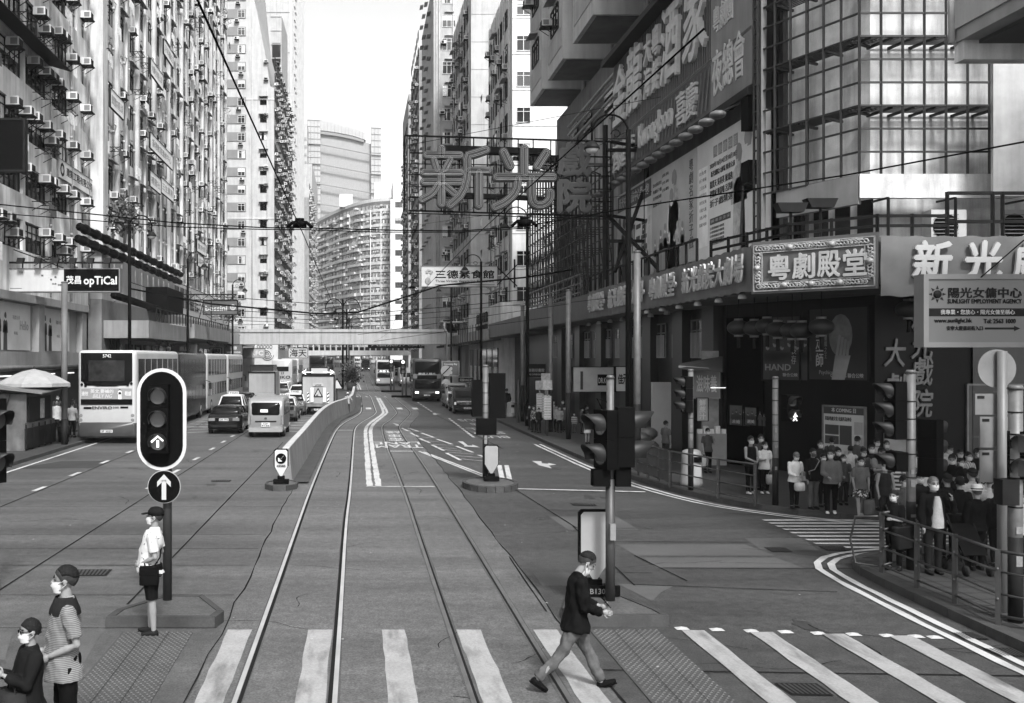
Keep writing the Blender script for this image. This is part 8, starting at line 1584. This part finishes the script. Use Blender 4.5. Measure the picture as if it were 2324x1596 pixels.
# ---- the waiting crowd: (u, head v, feet v, facing, label, options)
FL = pattern('cloth_floral', .02, .3, 'n', 22, .08); ST2 = pattern('cloth_broad_stripe', .02, .34, 2, 68, 0); PLAID = pattern('cloth_plaid', .04, .16, 2, 90, .1); CAMO = pattern('cloth_camouflage', .02, .09, 'n', 9, 0); VST = pattern('cloth_thin_stripe', .1, .3, 0, 140, 0)
g1 = 'people waiting at the theatre corner'
crowd = [
 (1803, 1025, 1154, .1, 'old man with grey hair in a white shirt holding a plastic bag before him', dict(top=.52, sleeve=1, bg=.02, hair=HAIRG, arms=('front', 'down'), lean=.1, pitch=.3), ('plastic', 0)),
 (1845, 1018, 1156, .15, 'woman in a dark hooded top and grey jeans with a hand at her mouth', dict(top=.02, sleeve=1, bg=.13, hlen=.5, arms=('bag', 'mouth'), sex=1, mask=MASKD, jacket=1), ('tote', 0)),
 (1886, 1021, 1167, -.35, 'man in a grey hooded jacket, black trousers and white trainers at the kerb', dict(top=.14, sleeve=1, bg=.012, jacket=1, shoes=.6, yaw=-.4, legs=((.1, .02), (-.12, .05)))),
 (1903, 1017, 1140, .2, 'woman in dark clothes just behind the grey hooded jacket', dict(top=.02, sleeve=.45, bg=.02, hlen=1, sex=1)),
 (1930, 1012, 1128, 3.0, 'person in a pale tee shirt with back turned', dict(top=.4, sleeve=.45, bg=.12, hlen=.6, mask=None, sex=1)),
 (1888, 992, 1112, 2.6, 'person with a dark bob reading the lit notice board', dict(top=.06, sleeve=1, bg=.03, hlen=.5, mask=None, sex=1)),
 (1945, 990, 1116, 2.2, 'tall man in grey turned toward the notice board', dict(top=.09, sleeve=1, bg=.04)),
 (1958, 1016, 1150, .1, 'man in a camouflage top behind the floral skirt', dict(topm=CAMO, sleeve=1, bg=.03, arms=('phone', 'phone'), pitch=.35)),
 (1953, 1036, 1174, -.1, 'woman in a grey tee shirt and floral skirt walking with a canvas bag', dict(top=.14, sleeve=.45, bottom='skirt', botm=FL, hlen=.8, arms=('down', 'bag'), sex=1, legs=((.22, .1), (-.15, .2)), pitch=.2, shoes=.35), ('canvas', 1)),
 (1997, 1015, 1158, .15, 'stout man in a grey tee shirt with a cross strap looking down', dict(top=.19, sleeve=.45, bg=.06, arms=('phone', 'phone'), pitch=.4, fat=1.25, glasses=1)),
 (2009, 1047, 1192, -.15, 'woman in a dark scoop-neck blouse with tied-back hair', dict(top=.045, sleeve=0, bg=.04, arms=('down', 'bag'), sex=1, legs=((.2, .1), (-.2, .2)))),
 (2039, 1051, 1176, .05, 'boy in a broad-striped tee shirt and shorts', dict(topm=ST2, sleeve=.5, bottom='shorts', bg=.3, shoes=.4, glasses=1)),
 (2048, 1032, 1158, .2, 'woman in a dark plaid shirt behind the striped boy', dict(topm=PLAID, sleeve=1, bg=.04, sex=1, hlen=.3)),
 (2087, 1016, 1150, -.2, 'man in a white tee shirt with a dark strap, half behind a signal pole', dict(top=.5, sleeve=.45, bg=.05, arms=('phone', 'down'))),
 (2093, 1049, 1192, .1, 'girl in a pale long-sleeved top looking down', dict(top=.42, sleeve=1, bg=.14, pitch=.35, sex=1, hlen=.2)),
 (2118, 1062, 1180, 0, 'child with glasses in a dark tee shirt', dict(top=.04, sleeve=.45, bg=.05, glasses=1)),
 (2150, 1008, 1150, .1, 'tall youth in a pale tee shirt with head bent over a phone', dict(top=.4, sleeve=.45, bg=.05, arms=('phone', 'phone'), pitch=.45)),
 (2161, 1031, 1186, -.15, 'man in a black polo shirt reading a phone', dict(top=.015, sleeve=.45, bg=.03, arms=('phone', 'phone'), pitch=.35)),
 (2197, 1026, 1170, .3, 'woman in a thin-striped blouse with short hair', dict(topm=VST, sleeve=.9, bg=.05, sex=1, hlen=.3, arms=('down', 'front'))),
 (2219, 1018, 1165, .2, 'man in a dark waistcoat half hidden by the sign backs', dict(top=.03, sleeve=.45, bg=.04)),
 (2178, 1020, 1150, -.1, 'dim figure in black standing against the stone wall', dict(top=.02, sleeve=1, bg=.03)),
 (2245, 1040, 1180, 2.8, 'person in a pale tee shirt walking off past the thick signal pole', dict(top=.4, sleeve=.45, bg=.05, mask=None)),
 (1868, 1030, 1150, .1, 'short woman in black between the hooded jacket and the hand-at-mouth woman', dict(top=.02, sleeve=1, bg=.03, sex=1, hlen=.6)),
 (1914, 1032, 1146, -.2, 'short person in a dim grey shirt peering round the grey hooded jacket', dict(top=.08, sleeve=.45, bg=.04)),
 (1978, 1010, 1140, .2, 'tall man in black at the back of the corner crowd', dict(top=.03, sleeve=1, bg=.03)),
 (2022, 1022, 1150, -.2, 'woman with long black hair behind the striped boy', dict(top=.12, sleeve=1, bg=.03, sex=1, hlen=1.2)),
 (2068, 1040, 1166, .2, 'woman in a grey blouse pressed against the signal pole', dict(top=.16, sleeve=.45, bg=.04, sex=1, hlen=.7)),
 (2132, 1036, 1160, .1, 'person in a dark jacket beside the child with glasses', dict(top=.03, sleeve=1, bg=.03, jacket=1)),
 (2180, 1040, 1176, .2, 'woman in black with a fringe next to the man in the black polo', dict(top=.03, sleeve=.9, bg=.03, sex=1, hlen=.8)),
 (2240, 1022, 1162, .1, 'man in a grey shirt seen between the two sign posts', dict(top=.15, sleeve=.45, bg=.04)),
 (2270, 1035, 1172, -.2, 'man in a black tee shirt beyond the thick signal pole', dict(top=.03, sleeve=.45, bg=.04)),
 (1862, 1000, 1120, .3, 'man in a dark jacket at the very back, under the big film poster', dict(top=.04, sleeve=1, bg=.03)),
 (1990, 996, 1118, .1, 'woman in a pale blouse at the back, before the half-hidden show poster', dict(top=.3, sleeve=.45, bg=.04, sex=1, hlen=.8)),
 (2012, 1000, 1122, -.3, 'man in grey with glasses at the back beside the pale blouse', dict(top=.14, sleeve=.45, bg=.05, glasses=1)),
 (2110, 1006, 1140, .2, 'man in a dark cap at the back of the corner', dict(top=.04, sleeve=1, bg=.03, hat='cap')),
 (2135, 1012, 1145, -.1, 'woman in a light cardigan behind the child with glasses', dict(top=.26, sleeve=1, bg=.04, sex=1, hlen=.9)),
 (1704, 990, 1122, .15, 'young woman in a black vest top and leggings with hands joined, behind the railing', dict(top=.012, sleeve=0, bg=.012, sex=1, hlen=.3, arms=('front', 'front'), shoes=.55)),
 (1735, 1002, 1121, -.1, 'young woman in a white tee shirt and black trousers beside the black vest top', dict(top=.5, sleeve=.45, bg=.015, sex=1, hlen=1.2, arms=('phone', 'down'), shoes=.5), ('paper', 1)),
 (1727, 986, 1112, .2, 'person with glasses behind the two young women', dict(top=.06, sleeve=1, bg=.03, glasses=1, hlen=.5)),
 (1606, 972, 1073, .05, 'woman in a grey tee shirt and wide black trousers standing by the black wall', dict(top=.07, sleeve=.45, bg=.012, sex=1, hlen=.7), ('cloth', 0)),
]
def add_person(u, vh, vf, rz, label, o, group, z=.13):
    p = G(u, vf, z); k = (H-z)/(vf-V0); hh = (vf-vh)*k/(1.0-.0*o.get('pitch', 0)); o.setdefault('vox', .0125); return person(label, tuple(p), hh, rz, group=group, **o)
VAR = [dict(legs=((.08, .1), (-.06, .02))), dict(arms=('bag', 'front')), dict(arms=('front', 'down'), yaw=.35), dict(yaw=-.4), dict(arms=('down', 'mouth')), dict(legs=((-.05, .0), (.1, .12)), yaw=.2), dict(arms=('belly', 'down'), pitch=.25)]
for n_row, row in enumerate(crowd):
    for k_, v_ in VAR[n_row % len(VAR)].items(): row[5].setdefault(k_, v_)
    u, vh, vf, rz, label, o = row[:6]; t, hs, at_ = add_person(u, vh, vf, rz, label, o, g1)
    if n_row % 4 == 1 and len(row) == 6: strap_bag('small cross-strap bag of the ' + ' '.join(label.replace(',', '').split(' ')[:10]), at_, .2, .2, .08, .03, R.choice((-1, 1)), .5)
    if len(row) > 6:
        k, hnd = row[6]
        if k == 'plastic': bag('plastic_bag', 'pale plastic carrier bag held by the old man in white', hs[hnd], .2, .2, .14, .4, .12)
        if k == 'tote': strap_bag('pale slouchy shoulder bag of the woman with a hand at her mouth', at_, .26, .22, .1, .25, -1, .56)
        if k == 'canvas': bag('canvas_bag', 'striped canvas bag carried by the woman in the floral skirt', hs[hnd], .24, .34, .08, .14, .2)
        if k == 'paper': bag('paper_bag', 'paper shopping bag held by the young woman in white', hs[hnd], .24, .26, .09, .28, .1)
        if k == 'cloth': bag('cloth_bag', 'white cloth bag beside the woman in wide black trousers', hs[hnd], .14, .3, .08, .45, .12)
# near pavement corner
g2 = 'people on the near pavement corner'
t, hs, at_ = add_person(2029, 1113, 1294, -.9, 'woman in black with a large flowered shoulder bag at the end of the corner railing', dict(top=.012, sleeve=.45, bg=.012, sex=1, hlen=.7, arms=('phone', 'phone'), fat=1.15, bottom='trousers'), g2); strap_bag('large dark flowered shoulder bag at the railing end', at_, .42, .38, .16, .03, 1, .5, rz=.5)
t, hs, at_ = add_person(2118, 1083, 1302, -.05, 'grey-haired man in an open dark jacket over a pale shirt, phone at his ear', dict(top=.012, sleeve=1, bg=.03, jacket=1, hair=HAIRG, arms=('down', 'ear'), fat=1.2), g2)
mb = B(cl(.32)); mb.rings([[at_(w_*math.cos(a), -.02-.062*1.2*math.sin(a)*k-.03, z) for a in [math.pi*(.15+.7*q/8) for q in range(9)]] for z, w_, k in ((.485, .075, 1.1), (.56, .075, 1.1), (.66, .06, 1.02), (.76, .045, .96), (.81, .028, .7))], False); mb.build('undershirt', t); phone(hs[1], 'phone held at the ear of the grey-haired man')
add_person(2150, 1076, 1270, 3.0, 'youth with black hair in a dark top seen from behind', dict(top=.02, sleeve=1, bg=.03, mask=None, jacket=1), g2)
add_person(2206, 1063, 1262, 3.3, 'man in a pale polo shirt with a line across the back, seen from behind', dict(top=.34, sleeve=.45, bg=.03, mask=None), g2)
add_person(2217, 1104, 1294, 3.1, 'man in a pale trilby hat and dark suit seen from behind', dict(top=.012, sleeve=1, bg=.015, jacket=1, hat='trilby', hair=HAIRG, mask=None, fat=1.15), g2)
for u, vh, vf, rz, lb, o in ((2052, 1080, 1262, .3, 'woman in a grey top squeezed behind the grey-haired man', dict(top=.12, sleeve=.45, bg=.03, sex=1, hlen=.8)), (2088, 1072, 1250, -.2, 'man in a dark shirt on the corner, between the pole and the open jacket', dict(top=.03, sleeve=.45, bg=.04)), (2178, 1082, 1275, 2.9, 'woman with tied hair in black seen from behind, beside the trilby', dict(top=.02, sleeve=1, bg=.03, mask=None, sex=1, hlen=.6)), (2246, 1078, 1272, 2.6, 'man in a pale tee shirt seen from behind by the sign post', dict(top=.36, sleeve=.45, bg=.03, mask=None)), (2262, 1098, 1286, 3.3, 'person in a black top beside the thick signal pole', dict(top=.02, sleeve=.45, bg=.03, mask=None))): add_person(u, vh, vf, rz, lb, o, g2)
add_person(2292, 1120, 1290, 2.7, 'person in dark shorts between the poles at the picture edge', dict(top=.02, sleeve=.45, bottom='shorts', bg=.012, mask=None), g2)
add_person(2320, 1115, 1300, .2, 'person in a pale top cut by the picture edge behind the thick pole', dict(top=.4, sleeve=.45, bg=.04), g2)
p = G(2195, 1300, .13); t = thing('pushchair', 'black folding pushchair with small wheels beside the man in the trilby', 'pushchair', tuple(p)); mb = B(DARK); [mb.tube([p+V((x, -.3, .1)), p+V((x, .25, .95))], .015, 6) for x in (-.2, .2)]; [mb.tube([p+V((x, .3, .1)), p+V((x, -.2, .6))], .015, 6) for x in (-.2, .2)]; mb.tube([p+V((-.2, .25, .95)), p+V((.2, .25, .95))], .02, 6); mb.build('frame', t); mb = B(cl(.015)); mb.ext([p+V(q) for q in ((-.2, -.15, .4), (.2, -.15, .4), (.2, .2, .8), (-.2, .2, .8))], (0, -.1, -.06)); mb.build('seat', t)
for x in (-.2, .2):
    for y in (-.3, .3): mb = B(RUBBER); mb.tube([p+V((x-.02, y, .09)), p+V((x+.02, y, .09))], .09, 12); mb.build('wheel', t)
# bus stop queue, shoppers and the far pavements
g3 = 'people along the theatre pavement'
for u, vh, vf, rz, lb, o in ((1204, 919, 975, -.9, 'person in dark clothes leaning out to look for the bus', dict(top=.03, sleeve=1, bg=.03, lean=.1)), (1212, 921, 981, -.7, 'woman in a pale patterned blouse and black trousers by the timetable posts', dict(topm=FL, sleeve=.9, bg=.02, sex=1, hlen=.4)), (1223, 926, 982, .3, 'person hidden behind the timetable panels', dict(top=.05, sleeve=1, bg=.03)), (1256, 908, 973, .2, 'tall man in a pale jacket at the bus stop', dict(top=.3, sleeve=1, bg=.06, jacket=1)), (1263, 919, 980, .1, 'woman in a light cardigan and black trousers at the bus stop', dict(top=.33, sleeve=1, bg=.015, sex=1, hlen=.8)), (1270, 922, 982, -.1, 'woman in a printed tee shirt beside the light cardigan', dict(top=.3, sleeve=.45, bg=.02, sex=1, hlen=.8)), (1277, 907, 977, .1, 'man in a dark tee shirt at the back of the bus queue', dict(top=.06, sleeve=.45, bg=.08)), (1281, 922, 980, 0, 'person half behind the grey tram pole', dict(top=.12, sleeve=.45, bg=.06)), (1303, 937, 983, .1, 'child in a striped jumper beyond the grey tram pole', dict(topm=ST2, sleeve=1, bg=.08)), (1320, 925, 985, 1.2, 'woman in a grey hood by the shop doorway', dict(top=.14, sleeve=1, bg=.05, sex=1)), (1331, 920, 985, 1.6, 'dark-haired person at the shoe clinic door', dict(top=.05, sleeve=1, bg=.04)), (1333, 936, 1007, .3, 'woman with a white skirt beside the signal hoods', dict(top=.1, sleeve=1, bottom='skirt', bg=.45, sex=1, hlen=.6)), (1511, 955, 1052, 2.0, 'blurred passer-by in a pale top reflected dimly by the dark columns', dict(top=.12, sleeve=.45, bg=.05, mask=None)), (1140, 885, 942, 3.0, 'man with a pale backpack walking away past the bin', dict(top=.2, sleeve=.45, bg=.15, mask=None)), (1150, 882, 944, 3.1, 'man in a black jacket walking away past the bin', dict(top=.015, sleeve=1, bg=.1, mask=None)), (1128, 890, 935, .1, 'person in a dark coat behind the signal housing', dict(top=.03, sleeve=1, bg=.04))): o['vox'] = .02; add_person(u, vh, vf, rz, lb, o, g3)
for i in range(9):
    u = 1056+i*9.5+R.uniform(-2, 2); vh = 872+R.uniform(-3, 3)+i*.4; add_person(u, vh, vh+40+R.uniform(-2, 2), R.uniform(-.5, .5), 'pedestrian in the knot of people behind the parked vans, ' + ['beside the open door', 'second along', 'third along', 'fourth along', 'middle', 'sixth along', 'seventh along', 'eighth along', 'closest to the signal housing'][i], dict(top=R.choice((.02, .05, .2, .4)), sleeve=1, bg=.04, vox=.024), 'pedestrians behind the parked vans')
g4 = 'people on the kiosk pavement'
for u, vh, vf, rz, lb, o in ((129, 907, 992, .3, 'woman in a white vest top beside the kiosk', dict(top=.42, sleeve=0, bg=.02, sex=1, hlen=1, mask=None)), (131, 897, 975, .1, 'masked man looking over from behind the kiosk', dict(top=.06, sleeve=.45, bg=.05)), (141, 914, 992, 2.5, 'person in a pale shirt hidden by the dark wire pole', dict(top=.3, sleeve=.45, bg=.03)), (164, 912, 993, 2.9, 'man in a pale shirt and black trousers by the bus', dict(top=.3, sleeve=.45, bg=.015, mask=None)), (167, 905, 980, 2.7, 'dark-haired person at the bus corner', dict(top=.05, sleeve=.45, bg=.03, mask=None)), (547, 893, 935, .2, 'passer-by in a pale top between the buses and taxis', dict(top=.4, sleeve=.45, bg=.2)), (35, 935, 1015, 2.0, 'dark figure stooping at the kiosk end', dict(top=.02, sleeve=1, bg=.02, lean=.3, mask=None))): o['vox'] = .02; add_person(u, vh, vf, rz, lb, o, g4)
t, hs, at_ = add_person(789, 891, 940, 3.0, 'road worker in a helmet and pale reflective vest behind the barrier', dict(top=.3, sleeve=1, bg=.05, hat='helmet', mask=None, arms=((.2, .7, .3, 0), (.2, .5, .3, 0)), vox=.02), None, 0)
# ---------------------------------------------------------------- air between the near and the far end of the street
hz = bpy.data.materials.new('haze_air'); hz.use_nodes = True; n_ = hz.node_tree; n_.nodes.remove(n_.nodes['Principled BSDF'])
pv = n_.nodes.new('ShaderNodeVolumePrincipled'); pv.inputs['Density'].default_value = .00016; pv.inputs['Color'].default_value = (.99, .99, .99, 1); pv.inputs['Anisotropy'].default_value = 0
n_.links.new(pv.outputs[0], n_.nodes['Material Output'].inputs['Volume'])
mb = B(hz); mb.box(-90, 90, -30, 720, -1, 150); tag(mb.build('haze'), kind='stuff')
bpy.data.scenes.remove(TMP)
